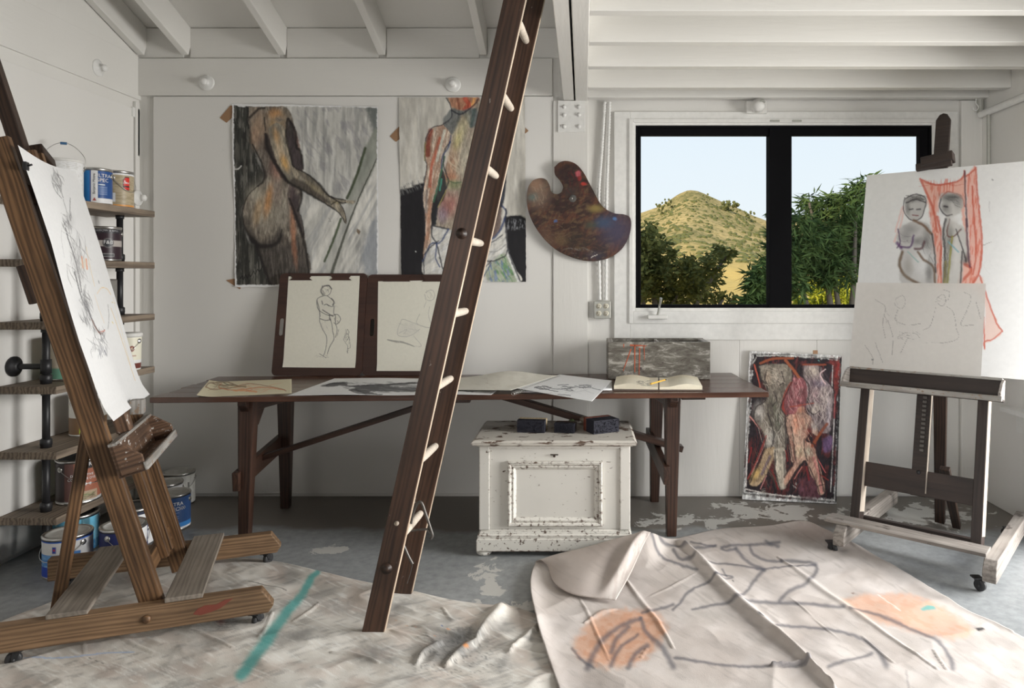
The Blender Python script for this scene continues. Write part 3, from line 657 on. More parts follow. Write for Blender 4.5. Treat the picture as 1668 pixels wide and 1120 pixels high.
# ------------------------------------------------------------------ long table
TH = .79                                             # table top height
ta = math.radians(3.1); TU = V((math.cos(ta), math.sin(ta), 0)); TW = V((-math.sin(ta), math.cos(ta), 0))
TC = V((-.622, 4.015, 0)); TL, TD = 3.17, .75
def T(u, w_, z=TH): return TC+TU*u+TW*w_+V((0, 0, z))
def TP(px, py, z=TH):                                # photo point -> point on the table plane
    return FL(px, py, z)
tb = empty('dining_table', TC, 'long dark wooden trestle table standing against the back wall', 'table')
q = MB(TC)
wds = [.155, .15, .14, .15, .155]; a = -TD/2
for k, wd in enumerate(wds):
    e_ = .012 if k % 2 else 0
    q.beam(T(-TL/2+e_, a+wd/2, TH-.014), T(TL/2-e_*.5, a+wd/2, TH-.014), wd-.0015, .028, TW); a += wd
q.build('tabletop', M['tabletop'], tb, .003)
LEGX = (-1.155, 1.095)
for lx in LEGX:
    for wy, rk in ((-.235, -.02), (.30, .03)):
        q = MB(TC); q.beam(T(lx, wy, TH-.028), T(lx-.01, wy+rk, 0), .085, .075, TU, .052, .05); q.build('leg', M['darkwood'], tb, .005)
    q = MB(TC); q.prism([(-.345, 0), (.345, 0), (.345, -.03), (.25, -.11), (-.10, -.085), (-.18, -.16), (-.20, -.16), (-.345, -.03)], T(lx-.025, .03, TH-.028), TW, V((0, 0, 1)), .045)
    q.build('top_bearer', M['darkwood'], tb, .004)
    q = MB(TC); q.beam(T(lx-.04, -.30, .335), T(lx-.04, .38, .40), .035, .10, TU); q.build('foot_rail', M['darkwood'], tb, .004)
q = MB(TC); q.beam(T(-1.20, .03, .375), T(-.06, .03, TH-.05), .05, .030, TW); q.build('diagonal_brace', M['darkwood'], tb, .003)
q = MB(TC); q.beam(T(.08, .03, TH-.05), T(1.20, .03, .40), .075, .035, TW); q.build('diagonal_brace', M['darkwood'], tb, .003)
for u0, u1 in ((-.16, -.08), (1.14, 1.27)):
    q = MB(TC); q.beam(T(u0, -.25, TH-.042), T(u1, -.25, TH-.042), .05, .026, TW); q.build('cleat', M['darkwood'], tb, .003)
q = MB(TC); q.beam(T(-.03, -.30, TH-.042), T(-.03, .3, TH-.042), .08, .026, TU); q.build('cleat', M['darkwood'], tb, .003)

# ------------------------------------------------------------------ chipped white chest
M['chest'] = chipped('chipped_white_paint', lin((214, 211, 204), 1.0), (.115, .072, .05), .655, .9, (30, 30, 50))
M['chesttop'] = chipped('worn_white_lid', lin((206, 201, 192), 1.0), (.115, .072, .05), .575, .9, (12, 16, 44))
M['chestedge'] = chipped('worn_moulding_paint', lin((222, 219, 211), 1.0), (.115, .072, .05), .60, 1.1, (48, 48, 60))
cx0, cx1, cy0, cy1 = -.522, .236, 3.535, 3.985
CO = V(((cx0+cx1)/2, (cy0+cy1)/2, 0))
chest = empty('blanket_chest', CO, 'white wooden chest with chipped paint standing under the table', 'chest')
q = MB(CO); q.box(cx0+.02, cx1-.02, cy0+.02, cy1, .075, .555); q.box(cx0+.05, cx1-.05, cy0+.012, cy0+.03, .13, .55)
q.build('body', M['chest'], chest, .002)
q = MB(CO)
for a, b_ in ((cx0, cx0+.052), (cx1-.052, cx1)): q.box(a, b_, cy0, cy0+.05, .13, .552)
q.box(cx0+.002, cx1-.002, cy0+.002, cy0+.02, .535, .552)
q.build('stile', M['chest'], chest, .004)
def mould(mb, x0, x1, z0, z1, y, prof):
    """mitred picture-frame moulding lying on the plane y; prof = (inset, proud)"""
    rings = [[V((x0+i, y-p, z0+i)), V((x1-i, y-p, z0+i)), V((x1-i, y-p, z1-i)), V((x0+i, y-p, z1-i))] for i, p in prof]
    vv = [v_ for r in rings for v_ in r]; ff = []
    for k in range(len(rings)-1):
        for c_ in range(4): ff.append((k*4+c_, k*4+(c_+1) % 4, k*4+4+(c_+1) % 4, k*4+4+c_))
    mb.add(vv, ff)
q = MB(CO); px0, px1, pz0, pz1 = -.378, .096, .135+.015, .475
mould(q, px0, px1, pz0, pz1, cy0+.012, [(0, 0), (0, .018), (.006, .024), (.014, .022), (.02, .014), (.028, .016), (.034, .012), (.042, .004), (.042, -.004)])
q.build('panel_moulding', M['chestedge'], chest)
q = MB(CO); z = 0
pr = [(-.012, .028), (-.012, .085), (-.006, .092), (-.008, .104), (.002, .112), (.004, .122), (.016, .132)]
def skirt(mb, pr, x0, x1, y0, y1, cap=True):
    rg = [[V((x0+i, y0+i, z)), V((x1-i, y0+i, z)), V((x1-i, y1, z)), V((x0+i, y1, z))] for i, z in pr]
    vv = [v_ for r in rg for v_ in r]; ff = []
    for k in range(len(rg)-1):
        for c_ in range(4): ff.append((k*4+c_, k*4+(c_+1) % 4, k*4+4+(c_+1) % 4, k*4+4+c_))
    ff += [(0, 1, 2, 3), tuple(4*(len(rg)-1)+c_ for c_ in range(4))]
    mb.add(vv, ff)
skirt(q, pr, cx0, cx1, cy0, cy1); q.build('plinth', M['chestedge'], chest)
for x in (cx0+.022, cx1-.022):
    for y in (cy0+.03, cy1-.05):
        q = MB(CO); q.lathe([(.028, 0), (.038, .008), (.04, .018), (.034, .026), (.034, .034)], (x, y, 0), 16); q.build('foot', M['chestedge'], chest)
q = MB(CO); skirt(q, [(.022, .552), (.016, .558), (.004, .560), (0, .566), (-.002, .574), (.006, .580), (.012, .584)], cx0-.032, cx1+.03, cy0-.035, cy1+.012)
q.build('lid', M['chesttop'], chest)
q = MB(CO); q.box(-.165, -.125, cy0-.002, cy0+.004, .505, .510); q.lathe([(.006, 0), (.006, .003), (0, .004)], (-.145, cy0+.010, .498), 10, (0, -1, 0)); q.build('keyhole', M['oakdark'], chest)

# ------------------------------------------------------------------ block brushes lying on the chest
M['bristle'] = plain('dark_bristles', (.016, .016, .026), .85)
def brush(name, loc, rot, w_, d_, h_, mats, label, back=.3, hr=.012, hcol='oakdark'):
    """bristle block toward -y, stock behind it, handle further back; built round the origin"""
    t = empty(name, loc, label, 'paint brush', 'block brushes on the chest'); t.rotation_euler = (0, 0, rot)
    q = MB()
    n = 16; rr = random.Random(label)
    q.beam((0, -d_, h_/2), (0, 0, h_/2), w_, h_, (1, 0, 0))
    for k in range(110):
        x = rr.uniform(-w_/2, w_/2); z = rr.uniform(.002, h_-.002)
        q.beam((x*.97, -d_*.6, z), (x+rr.uniform(-.004, .004), -d_-rr.uniform(.002, .008), max(.003, z+rr.uniform(-.003, .003))), .003, .003, (1, 0, 0))
    for k in range(70):
        x = rr.uniform(-w_/2, w_/2); q.beam((x, -d_*.95, h_-.001), (x+rr.uniform(-.003, .003), -.01, h_+.001), .0025, .002, (1, 0, 0))
    q.build('bristles', M['bristle'], t)
    q = MB(); q.beam((0, 0, h_/2), (0, .03, h_/2), w_*1.02, h_*1.04, (1, 0, 0)); q.build('stock', mats[0], t, .003)
    q = MB()
    q.tube([(0, .02, h_*.5), (0, .06, h_*.5), (0, back*.5, h_*.45), (0, back*.85, h_*.36), (0, back, h_*.3)], [h_*.36, hr*1.05, hr*.85, hr*1.25, hr*.7], 12); q.build('handle', mats[1], t)
    return t
LZ = .585
M['birch'] = wood('pale_birch_stock', lin((168, 146, 112)), lin((216, 198, 164)), .5, 1, .2)
M['redstock'] = wood('red_brown_stock', lin((92, 46, 36)), lin((150, 88, 70)), .5, 1, .2)
M['green'] = plain('green_handle', (.09, .13, .04), .5)
brush('block_brush', (-.268, 3.735, LZ), -.12, .145, .05, .062, (M['birch'], M['birch']), 'block brush with a pale wooden stock and dark bristles, the left one on the chest', .17)
brush('block_brush', (-.092, 3.722, LZ), -.18, .105, .045, .047, (M['oakdark'], M['green']), 'small dark block brush with a green handle, the middle one on the chest', .19, .014)
brush('block_brush', (.082, 3.752, LZ), .48, .15, .085, .068, (M['redstock'], M['pale']), 'large dark brush with a red-brown stock, the right one on the chest', .20, .016)

# ------------------------------------------------------------------ ladder
b0, b1 = V((-.822, 2.752, 0)), V((-.800, 3.108, 0)); LD = V((.2185, 0, .976)).normalized()
lo = (b0+b1)/2
ladder = empty('wooden_ladder', lo, 'tall dark wooden ladder with pale round rungs leaning up to the loft', 'ladder')
LS = V((LD.z, 0, -LD.x))
for bb, thick in ((b0, .030), (b1, .030)):
    q = MB(lo); c0 = bb+LS*.002+V((0, 0, .004))
    q.beam(c0, c0+LD*3.3, .084, thick, LS); rail = q.build('rail', M['ladder'], ladder, .003)
    q = MB(lo); q.beam(c0+LS*.0415+LD*.02, c0+LS*.0415+LD*3.29, .004, thick*.86, LS); q.build('lit_edge', M['ladder_lit_edge'], rail, .001)  # pale strip paints the light caught on the rail's right edge
for k in range(10):
    dd = .372+.303*k
    p0 = b0+LD*dd+LS*.006; p1 = b1+LD*dd+LS*.006
    q = MB(lo); ax = (p1-p0)
    q.tube([p0, p0+ax*.12, p0+ax*.5, p0+ax*.88, p1], [.013, .016, .0175, .016, .013], 16); q.build('rung', M['rung'], ladder)
for dd in (.275, 1.605):
    q = MB(lo); q.lathe([(.022, 0), (.022, .004), (.012, .007), (.012, .010), (0, .011)], b0+LD*dd+V((0, -.015, 0))+LS*.0, 18, (0, -1, 0)); q.build('bolt_head', M['oakdark'], ladder)
q = MB(lo); q.lathe([(.009, 0), (.009, .006), (0, .009)], b0+LD*.455+V((0, -.015, 0)), 12, (0, -1, 0)); q.build('bolt_head', M['pale'], ladder)
# rope hook of bent iron, hanging near the foot between the rails
q = MB(lo); c = P(684, 838, 2.93)
q.tube([c+V(v_) for v_ in spline([(-.045, 0, -.07), (-.03, 0, .0), (-.012, 0, .045), (.006, 0, .05), (.022, 0, .01), (.045, 0, -.06), (.052, 0, -.085), (.046, .0, -.10)], 6)], .006, 8)
q.tube([c+V(v_) for v_ in ((-.05, 0, -.068), (-.01, .0, -.062), (.03, 0, -.060), (.044, 0, -.075))], .005, 8)
q.build('iron_hook', M['iron'], ladder)
q = MB(lo); q.tube([P(655, 882, 2.90), P(665, 905, 2.90), P(672, 918, 2.90)], .006, 8); q.tube([P(672, 918, 2.90), P(668, 935, 2.9), P(663, 950, 2.9)], .0018, 6); q.build('iron_strap', M['iron'], ladder)

# ------------------------------------------------------------------ crate on the table
def crate_mat():
    m, nt_, b, N, L = nmat('paint_splattered_crate'); b.inputs['Roughness'].default_value = .6
    v = coords(N, L, 'obj', (8, 8, 26)); n = noise(N, L, v, 1, 10, .78, .8)
    r = ramp(N, [(.25, lin((44, 38, 34))), (.42, lin((84, 78, 70))), (.53, lin((112, 108, 100))), (.62, lin((176, 172, 164))), (.70, lin((90, 70, 54)))]); L(n, r.inputs[0])
    v2 = coords(N, L, 'obj', (12, 12, 16)); s = noise(N, L, v2, 1, 5, .6)
    r2 = ramp(N, [(.66, (0, 0, 0)), (.69, (1, 1, 1))]); L(s, r2.inputs[0])
    col = mixc(N, L, r2.outputs[0], r.outputs[0], lin((60, 48, 52)))
    v3 = coords(N, L, 'obj', (16, 16, 26)); s3 = noise(N, L, v3, 1, 2, .5); r3 = ramp(N, [(.765, (0, 0, 0)), (.785, (1, 1, 1))]); L(s3, r3.inputs[0])
    col = mixc(N, L, r3.outputs[0], col, lin((170, 70, 48)))
    L(col, b.inputs['Base Color']); bump(N, L, b, n, .4, .004); return m
M['crate'] = crate_mat()
M['redpaint'] = plain('orange_paint_drips', lin((176, 86, 54)), .5)
M['cratetop'] = wood('pale_crate_edge', lin((120, 112, 104)), lin((206, 202, 198)), .6, 1, .3, splat=(.12, .09, .07), splat_amt=.66)
cy = 4.175; ca = V((.146, cy, TH)); 
co = V((.45, cy+.13, TH+.001)); cr = empty('wooden_crate', co, 'paint-splattered wooden crate with two compartments on the right of the table', 'crate')
x0, x1, yA, yB, zA, zB = .146, .752, cy, cy+.265, TH+.001, 1.013
q = MB(co); q.box(x0, x1, yA, yA+.016, zA, zB); q.build('front_board', M['crate'], cr, .004)
q = MB(co); q.box(x0, x1, yB-.016, yB, zA, zB); q.build('back_board', M['crate'], cr, .003)
for a in (x0+.004, x1-.034):
    q = MB(co); q.box(a, a+.030, yA+.016, yB-.016, zA, zB-.001); q.build('end_board', M['cratetop'], cr, .003)
q = MB(co); q.box(.45-.008, .45+.008, yA+.016, yB-.016, zA+.012, zB-.004); q.build('divider', M['cratetop'], cr, .003)
q = MB(co); q.box(x0+.034, x1-.034, yA+.016, yB-.016, zA, zA+.012); q.build('bottom_board', M['crate'], cr)
q = MB(co)
for (xa, za, xb, zb_, wd) in ((1034, 562, 1034, 606, .008), (1042, 566, 1041, 610, .007), (1028, 568, 1015, 604, .007), (1049, 562, 1050, 586, .005), (1016, 560, 1016, 566, .006), (1026, 562, 1053, 563, .010)):
    p0 = P(xa, za, cy-.0005); p1 = P(xb, zb_, cy-.0005); q.beam(p0, p1, wd, .002, (1, 0, 0) if abs(p0.x-p1.x) < .05 else (0, 0, 1), wd*.5)
q.build('paint_drips', M['redpaint'], cr)

# ------------------------------------------------------------------ painter's palette hanging on the wall
PAL = [(903, 272), (912, 264), (924, 262), (938, 267), (950, 280), (962, 302), (974, 325), (984, 338), (1000, 347), (1016, 349), (1026, 354), (1028, 368), (1024, 386), (1014, 404), (998, 417), (978, 424), (956, 425), (932, 419), (908, 408), (888, 391), (871, 368), (861, 345), (858, 325), (860, 306), (868, 294), (879, 290), (889, 292), (895, 301), (898, 312), (906, 316), (914, 313), (917, 304), (912, 294), (904, 284)]
pp_ = spline(PAL+[PAL[0]], 5)[:-1]; Yp = WALL-.062
po = P(943, 345, Yp)
hole = spline([(926, 323), (931, 317), (937, 318), (939, 324), (935, 329), (929, 328), (926, 323)], 3)[:-1]
pal = empty('paint_palette', po, 'kidney-shaped artist palette caked in dark paint hanging beside the window', 'palette')
# board: dense disc of triangles so that the paint can be put on per vertex
nb = len(pp_); ctr = np.array([945., 362.]); rings = 46
def palgrid():
    bm = bmesh.new()
    ov = [bm.verts.new(P(x, y, Yp)-po) for x, y in pp_]; hv = [bm.verts.new(P(x, y, Yp)-po) for x, y in hole]
    ed = [bm.edges.new((ov[i], ov[(i+1) % len(ov)])) for i in range(len(ov))]+[bm.edges.new((hv[i], hv[(i+1) % len(hv)])) for i in range(len(hv))]
    bmesh.ops.triangle_fill(bm, edges=ed, use_beauty=True, normal=(0, -1, 0))
    for _ in range(7):
        ll = [e_ for e_ in bm.edges if e_.calc_length() > .0075]
        if not ll: break
        bmesh.ops.subdivide_edges(bm, edges=ll, cuts=1, use_grid_fill=True); bmesh.ops.triangulate(bm, faces=bm.faces)
    ext = bmesh.ops.extrude_face_region(bm, geom=bm.faces[:]); 
    for v_ in [g for g in ext['geom'] if isinstance(g, bmesh.types.BMVert)]: v_.co.y += .010
    bmesh.ops.recalc_face_normals(bm, faces=bm.faces)
    me = bpy.data.meshes.new('board'); bm.to_mesh(me); bm.free(); return me
me = palgrid(); n = len(me.vertices); co_ = np.zeros(n*3); me.vertices.foreach_get('co', co_); co_ = co_.reshape(-1, 3)+np.array(po)
ax, ay = proj(co_)
A = Art(ax, ay, 860, 120, 828/340, 41, 1.12).fill((70, 52, 44))
A.streak((96, 62, 46), .8, 14, 40, 30, .4, .6); A.streak((44, 36, 34), .8, 20, 50, 60, .45, .62, seed=3)
A.streak((104, 84, 62), .7, 10, 24, 80, .55, .7, seed=6); A.streak((60, 40, 40), .6, 8, 20, 20, .5, .6, seed=8)
A.blob(40, 470, 50, 65, (126, 108, 94), .8, .9); A.blob(30, 440, 24, 26, (150, 118, 96), .7, .9); A.blob(20, 490, 20, 16, (92, 112, 108), .7, .8)
A.blob(160, 400, 50, 46, (46, 34, 36), .85, .8); A.blob(200, 395, 11, 13, (190, 96, 104), .9, .5); A.blob(222, 437, 11, 8, (176, 60, 52), .9, .5); A.blob(205, 415, 8, 10, (150, 50, 48), .8, .5)
A.blob(350, 620, 75, 75, (66, 62, 82), .9, .9); A.blob(300, 590, 40, 26, (58, 78, 104), .7, .8); A.blob(345, 575, 10, 7, (80, 120, 170), .8, .5); A.blob(110, 585, 8, 5, (70, 100, 150), .7, .5)
A.blob(270, 535, 30, 16, (140, 122, 70), .8, .9); A.blob(250, 600, 30, 18, (70, 80, 66), .6, .9); A.blob(180, 660, 70, 40, (52, 46, 40), .7, .9); A.blob(130, 660, 30, 20, (110, 92, 66), .6, .9)
A.blob(270, 720, 40, 20, (58, 56, 70), .7, .9); A.blob(80, 650, 26, 50, (96, 72, 58), .7, .9, -25); A.blob(172, 468, 26, 20, (58, 50, 48), .8, .7)
A.scrib(10, 430, 80, 90, 14, (150, 130, 112), 3, .6, 1); A.scrib(100, 560, 200, 150, 26, (90, 66, 52), 3, .5, 2); A.scrib(150, 380, 90, 120, 14, (92, 40, 38), 4, .5, 3); A.scrib(60, 560, 120, 120, 16, (120, 104, 84), 2, .5, 4)
A.stroke([(250, 730), (262, 722), (275, 718)], 3, (200, 196, 188), .9); A.scrib(150, 690, 120, 40, 8, (120, 116, 110), 2, .5, 5)
ca_ = me.color_attributes.new('Col', 'FLOAT_COLOR', 'POINT'); cc = np.ones((n, 4), np.float32); cc[:, :3] = A.c; ca_.data.foreach_set('color', cc.ravel())
M['palette'] = artmat('caked_palette_paint', .4, .8, 45, bd=.006)
me.materials.append(M['palette']); bo = bpy.data.objects.new('board', me); COL.objects.link(bo); bo.parent = pal
q = MB(po); q.tube([P(932, 323, Yp+.03), P(932, 323, Yp-.012)], .004, 8); q.lathe([(.007, 0), (.007, .004), (0, .006)], P(932, 323, Yp-.012), 10, (0, -1, 0)); q.build('nail', M['steel'], pal)
# ------------------------------------------------------------------ big oak easel on the left
EO = V((-2.035, 2.544, 0)); EU = V((.935, .355, 0)).normalized(); EW = V((-.355, .935, 0)).normalized(); UZ = V((0, 0, 1))
def E(s, t, z): return EO+EU*s+EW*t+UZ*z
LEAN = .279
def es(z, off=0.0): return .418-LEAN*(z-.116)+off       # lean line of the mast
ED = (UZ-EU*LEAN).normalized()                       # direction up the mast
EN = (EU+UZ*LEAN).normalized()                       # outward normal of the picture plane
oe = E(.35, .33, 0)
easel = empty('studio_easel', oe, 'large oak studio easel on casters at the left, paint-splashed tray, holding a drawing', 'easel')
def caster(p, parent, org, d):
    q = MB(org); d = V(d).normalized(); sd = V((-d.y, d.x, 0)); p = V(p)
    q.box(p.x-.02, p.x+.02, p.y-.02, p.y+.02, p.z-.006, p.z); 
    for k in (-1, 1): q.beam(p+sd*.012*k+V((0, 0, -.004))+d*.004, p+sd*.012*k+d*.014-V((0, 0, p.z-.022)), .024, .003, d, .014)
    c_ = q.build('caster', M['black'], parent)
    q = MB(org); w0 = V((p.x, p.y, .0265))+d*.014; q.lathe([(.012, -.010), (.022, -.010), (.026, -.006), (.026, .006), (.022, .010), (.012, .010)], w0, 24, sd); q.lathe([(.006, -.016), (.006, .016)], w0, 10, sd)
    q.build('wheel', M['rubber'], c_)
RT = .155; RB = .06
for t in (0.0, .655):
    q = MB(oe)
    q.prism([(-.10, RB), (.825, RB), (.845, RB+.03), (.80, RT), (-.10, RT)], E(0, t+.026, 0), EU, UZ, .052)
    rl = q.build('base_rail', M['oakbase'], easel, .004)
    for s in (.0, .775): caster(E(s, t, RB), easel, oe, (-.8, -.5, 0) if s == 0 else (.4, .9, 0))
    if t == 0:
        q = MB(oe); q.lathe([(.016, 0), (.015, .006), (.008, .011), (0, .012)], E(.405, -.026, .108), 16, -EW); q.build('bolt_head', M['oak'], rl)
        q = MB(oe); A_ = []
        q.prism([(.575, .118), (.60, .128), (.64, .125), (.67, .138), (.70, .140), (.675, .122), (.655, .108), (.62, .098), (.585, .092), (.56, .10)], E(0, -.0262, 0), EU, UZ, .0006); q.build('red_paint_smear', plain('dried_red_paint', lin((120, 62, 50)), .5), rl)
for (s0, s1) in ((.085, .215), (.462, .592)):
    q = MB(oe); q.beam(E((s0+s1)/2, -.02, RT+.009), E((s0+s1)/2, .675, RT+.009), s1-s0, .018, EU); q.build('cross_plank', M['greywood'], easel, .003)
for t, z0, z1 in ((.045, RT-.03, 1.90), (.565, .065, 1.84)):
    q = MB(oe)
    q.beam(E(es(z0), t, z0), E(es(z1), t, z1), .080, .036, EU); q.build('upright', M['oak'], easel, .004)
# small cleats at the foot of the uprights
q = MB(oe); q.beam(E(.36, .055, .30), E(.40, .055, .16), .03, .02, EU); q.build('cleat', M['oakdark'], easel, .003)
# cross bars between the uprights
for z in (.62, 1.72):
    q = MB(oe); q.beam(E(es(z)-.03, .045, z), E(es(z)-.03, .56, z), .03, .08, EN); q.build('cross_bar', M['oakdark'], easel, .003)
q = MB(oe); q.beam(E(es(.24)-.01, .03, .24), E(es(.24)-.01, .565, .24), .03, .06, EN); q.build('cross_bar', M['oak'], easel, .003)
# grooved mast, three slats in the middle
for t, wd, th in ((.305, .030, .036), (.345, .026, .026), (.385, .030, .036)):
    q = MB(oe); z0, z1 = .22, (1.20 if t == .345 else 1.9)
    q.beam(E(es(z0, .02), t, z0), E(es(z1, .02), t, z1), th, wd, EN); q.build('mast_slat', M['oak'] , easel, .003)
q = MB(oe); q.beam(E(es(1.0, -.02), .335, 1.0), E(es(2.45, -.02), .335, 2.45), .05, .062, EN); q.build('mast', M['oakdark'], easel, .004)
q = MB(oe); q.beam(E(es(1.94, .02), .40, 1.92), E(es(1.94, .02), .56, 1.875), .05, .05, EN); q.build('top_clamp', M['oakdark'], easel, .006)
q = MB(oe); q.beam(E(es(1.44)-.052, .045, 1.44), E(es(1.30)-.052, .045, 1.30), .03, .036, EU); q.build('wedge', M['oakdark'], easel, .004)
# back strut
q = MB(oe); q.beam(E(.045, .22, .03), E(es(.84)-.07, .30, .86), .042, .03, EU); q.build('back_strut', M['oak'], easel, .003)
# tray: open trough with end boards
to = E(.316, 0, .654); TA = EN; TB = ED
tl0, tl1 = -.035, .555
def TR(a, b_, t): return to+TA*a+TB*b_+EW*t
q = MB(oe); q.beam(TR(.008, .060, tl0), TR(.008, .060, tl1), .014, .125, TA); tray = q.build('tray', M['traywood'], easel, .003)
q = MB(oe); q.beam(TR(.048, -.001, tl0), TR(.048, -.001, tl1), .088, .012, TA); q.build('tray_floor', M['traywood'], tray, .003)
q = MB(oe); q.beam(TR(.095, .010, tl0-.004), TR(.095, .010, tl1+.004), .012, .032, TA); q.build('tray_lip', M['trayedge'], tray, .003)
q = MB(oe); q.beam(TR(.014, .122, tl0-.004), TR(.014, .122, tl1+.004), .030, .012, TA); q.build('tray_back_edge', M['trayedge'], tray, .003)
for t in (tl0, tl1-.014):
    q = MB(oe); q.prism([(.0, -.008), (.092, -.008), (.094, .055), (.035, .118), (0, .118)], TR(0, 0, t+.014), TA, TB, .014); q.build('tray_end', M['traywood'], tray, .003)
# slider block and clip behind the tray, above it
q = MB(oe); q.beam(E(es(.78, .055), .20, .78), E(es(.85, .055), .20, .85), .05, .06, EN); q.build('slider_block', M['traywood'], easel, .004)
q = MB(oe); q.beam(E(es(.83, .085), .33, .825), E(es(.83, .085), .33, .885), .05, .05, EN); q.build('paper_stop', M['trayedge'], easel, .004)

# drawing hanging on it
nu, nv = 170, 260
z0, z1 = .855, 1.875
g = np.zeros((nv, nu, 3))
vv = np.linspace(0, 1, nv); uu = np.linspace(0, 1, nu)
for j, v_ in enumerate(vv):
    z = z1+(z0-z1)*v_
    for i, u_ in enumerate(uu):
        t = .012+u_*.652
        curl = np.interp(z, [.844, .90, 1.155, 1.522, 1.875], [.060, .052, .054, .069, .067])+.004*math.sin(v_*9+u_*2)*v_+.018*max(0, (v_-.86)/.14)**2
        top = .02*max(0, 1-v_/.10)*math.sin(u_*PI)*1.2
        p = E(es(z, curl), t, z-top*.9); g[j, i] = p
ax, ay = proj(g.reshape(-1, 3))
A = Art(ax, ay, 10, 220, 4.308, 5, 1.42).fill((212, 214, 220))
ink = (52, 50, 54)
for pts, w_, a_ in ((((330, 230), (345, 300), (372, 350), (400, 440)), 6, .5), (((335, 260), (322, 330), (350, 395), (392, 445)), 4, .7), (((345, 280), (380, 345), (385, 400), (360, 350)), 4, .6),
                    (((400, 450), (425, 540), (440, 640)), 5, .5), (((450, 440), (448, 520), (452, 600)), 5, .7), (((430, 600), (400, 640), (430, 680), (445, 690)), 5, .6),
                    (((415, 650), (440, 740), (480, 860), (505, 960), (530, 1100)), 8, .85), (((430, 620), (465, 760), (490, 850), (540, 1010)), 4, .5),
                    (((395, 620), (388, 720), (410, 860)), 3, .3), (((480, 650), (530, 720), (560, 800), (590, 960)), 3, .25)):
    A.stroke(pts, w_, ink, a_, .45)
A.scrib(325, 250, 70, 150, 22, ink, 4, .6, 1, 62); A.scrib(395, 540, 75, 150, 20, ink, 4, .55, 2, 70); A.scrib(430, 700, 130, 330, 40, (76, 74, 78), 4, .5, 3, 72)
A.blob(352, 340, 26, 66, (150, 150, 150), .35, .9, -20); A.blob(440, 610, 40, 60, (140, 138, 138), .3, .9); A.blob(500, 900, 36, 150, (150, 148, 148), .35, .9, -14)
A.stroke([(530, 850), (540, 930)], 8, (222, 130, 84), .8, .3); A.stroke([(562, 870), (568, 940)], 9, (224, 126, 74), .85, .3); A.blob(545, 900, 22, 40, (230, 190, 170), .5, .9)
A.stroke([(560, 780), (585, 900), (620, 1060)], 4, (214, 186, 150), .7); A.stroke([(640, 1110), (670, 1072), (710, 1080), (735, 1120)], 4, (206, 172, 112), .8); A.stroke([(648, 1020), (654, 1040)], 4, ink, .8)
B_ = A; B_.y = B_.y-1120                       # lower half of the sheet, seen in the next view down
for pts, w_, a_ in ((((480, -160), (530, 20), (580, 120), (625, 220), (662, 275)), 9, .8), (((560, 40), (590, 140), (630, 230), (665, 280)), 5, .9), (((545, -40), (560, 60), (600, 170), (625, 300)), 7, .55), (((715, 70), (722, 150), (715, 240)), 4, .6)):
    A.stroke(pts, w_, ink, a_, .4)
A.stroke([(600, 170), (630, 235), (665, 275), (690, 245)], 6, (110, 70, 50), .9, .2); A.stroke([(660, 260), (690, 250)], 8, (210, 110, 76), .7, .3)
A.scrib(520, -40, 80, 280, 40, ink, 4.5, .6, 5, 66); A.scrib(590, 230, 130, 190, 46, (70, 70, 78), 3.5, .55, 6, 70); A.scrib(640, 360, 70, 80, 24, (70, 72, 90), 3.5, .6, 7, 80)
A.stroke([(620, 0), (660, 120), (690, 200)], 4, (206, 190, 168), .7); A.stroke([(735, 90), (790, 250), (840, 400), (905, 600)], 4, (200, 176, 128), .7); A.stroke([(735, 50), (770, 60)], 3, (190, 170, 90), .8); A.stroke([(745, 190), (752, 200)], 5, (200, 180, 80), .8)
A.stroke([(750, 20), (830, 330), (880, 520)], 3, (206, 190, 160), .6); A.blob(560, 120, 60, 140, (170, 170, 172), .35, .9, -20)
M['paperart'] = artmat('drawing_paper', .65, .08, 60, trans=.12)
dr = sheet('figure_drawing', g, A.c, M['paperart'], None, E(es(z0, .07), .33, z0)); tag(dr, 'large white sheet with a smudged ink figure, curling at the bottom, on the left easel', 'drawing')
q = MB(dr.location); pc = E(es(1.80, .070), .016, 1.80); q.beam(pc-EW*.02, pc+EW*.012, .03, .012, UZ); q.tube([pc+EN*.0, pc+EN*.02-EW*.01], .004, 8)
tag(q.build('bulldog_clip', M['black'], None, .002), 'small black clip holding the top left corner of the left easel drawing', 'clip')

# ------------------------------------------------------------------ dark easel on the right
RO = V((1.252, 3.578, 0)); RV = V((.77, -.64, 0)).normalized(); RU = V((.64, .77, 0)).normalized()      # RV: to its right, RU: to its back
def R(s, t, z): return RO+RU*s+RV*t+UZ*z
RL = .26
def rs_(z, off=0.0): return .20+RL*(z-.14)+off
RD = (UZ+RU*RL).normalized(); RN = (UZ*RL-RU).normalized()
ro = R(.35, .33, 0)
re_ = empty('studio_easel', ro, 'dark wooden H-frame easel with white-spattered base at the right, holding a translucent sheet', 'easel')
for t in (0, .66):
    q = MB(ro); q.prism([(-.045, .06), (.86, .06), (.86, .14), (.0, .15), (-.03, .125), (-.045, .10)], R(0, t+.028, 0), RU, UZ, .056); q.build('base_rail', M['ebonygrey'], re_, .004)
    for s in (0.0, .80): caster(R(s, t, .06), re_, ro, (.5, -.7, 0) if s == 0 else (-.3, .8, 0))
q = MB(ro); q.beam(R(.065, -.035, .158), R(.065, .695, .158), .115, .016, RU); q.build('front_plank', M['ebonygrey'], re_, .003)
q = MB(ro); q.beam(R(.25, .03, .115), R(.25, .63, .115), .03, .055, RU); q.build('cross_bar', M['ebony'], re_, .003)
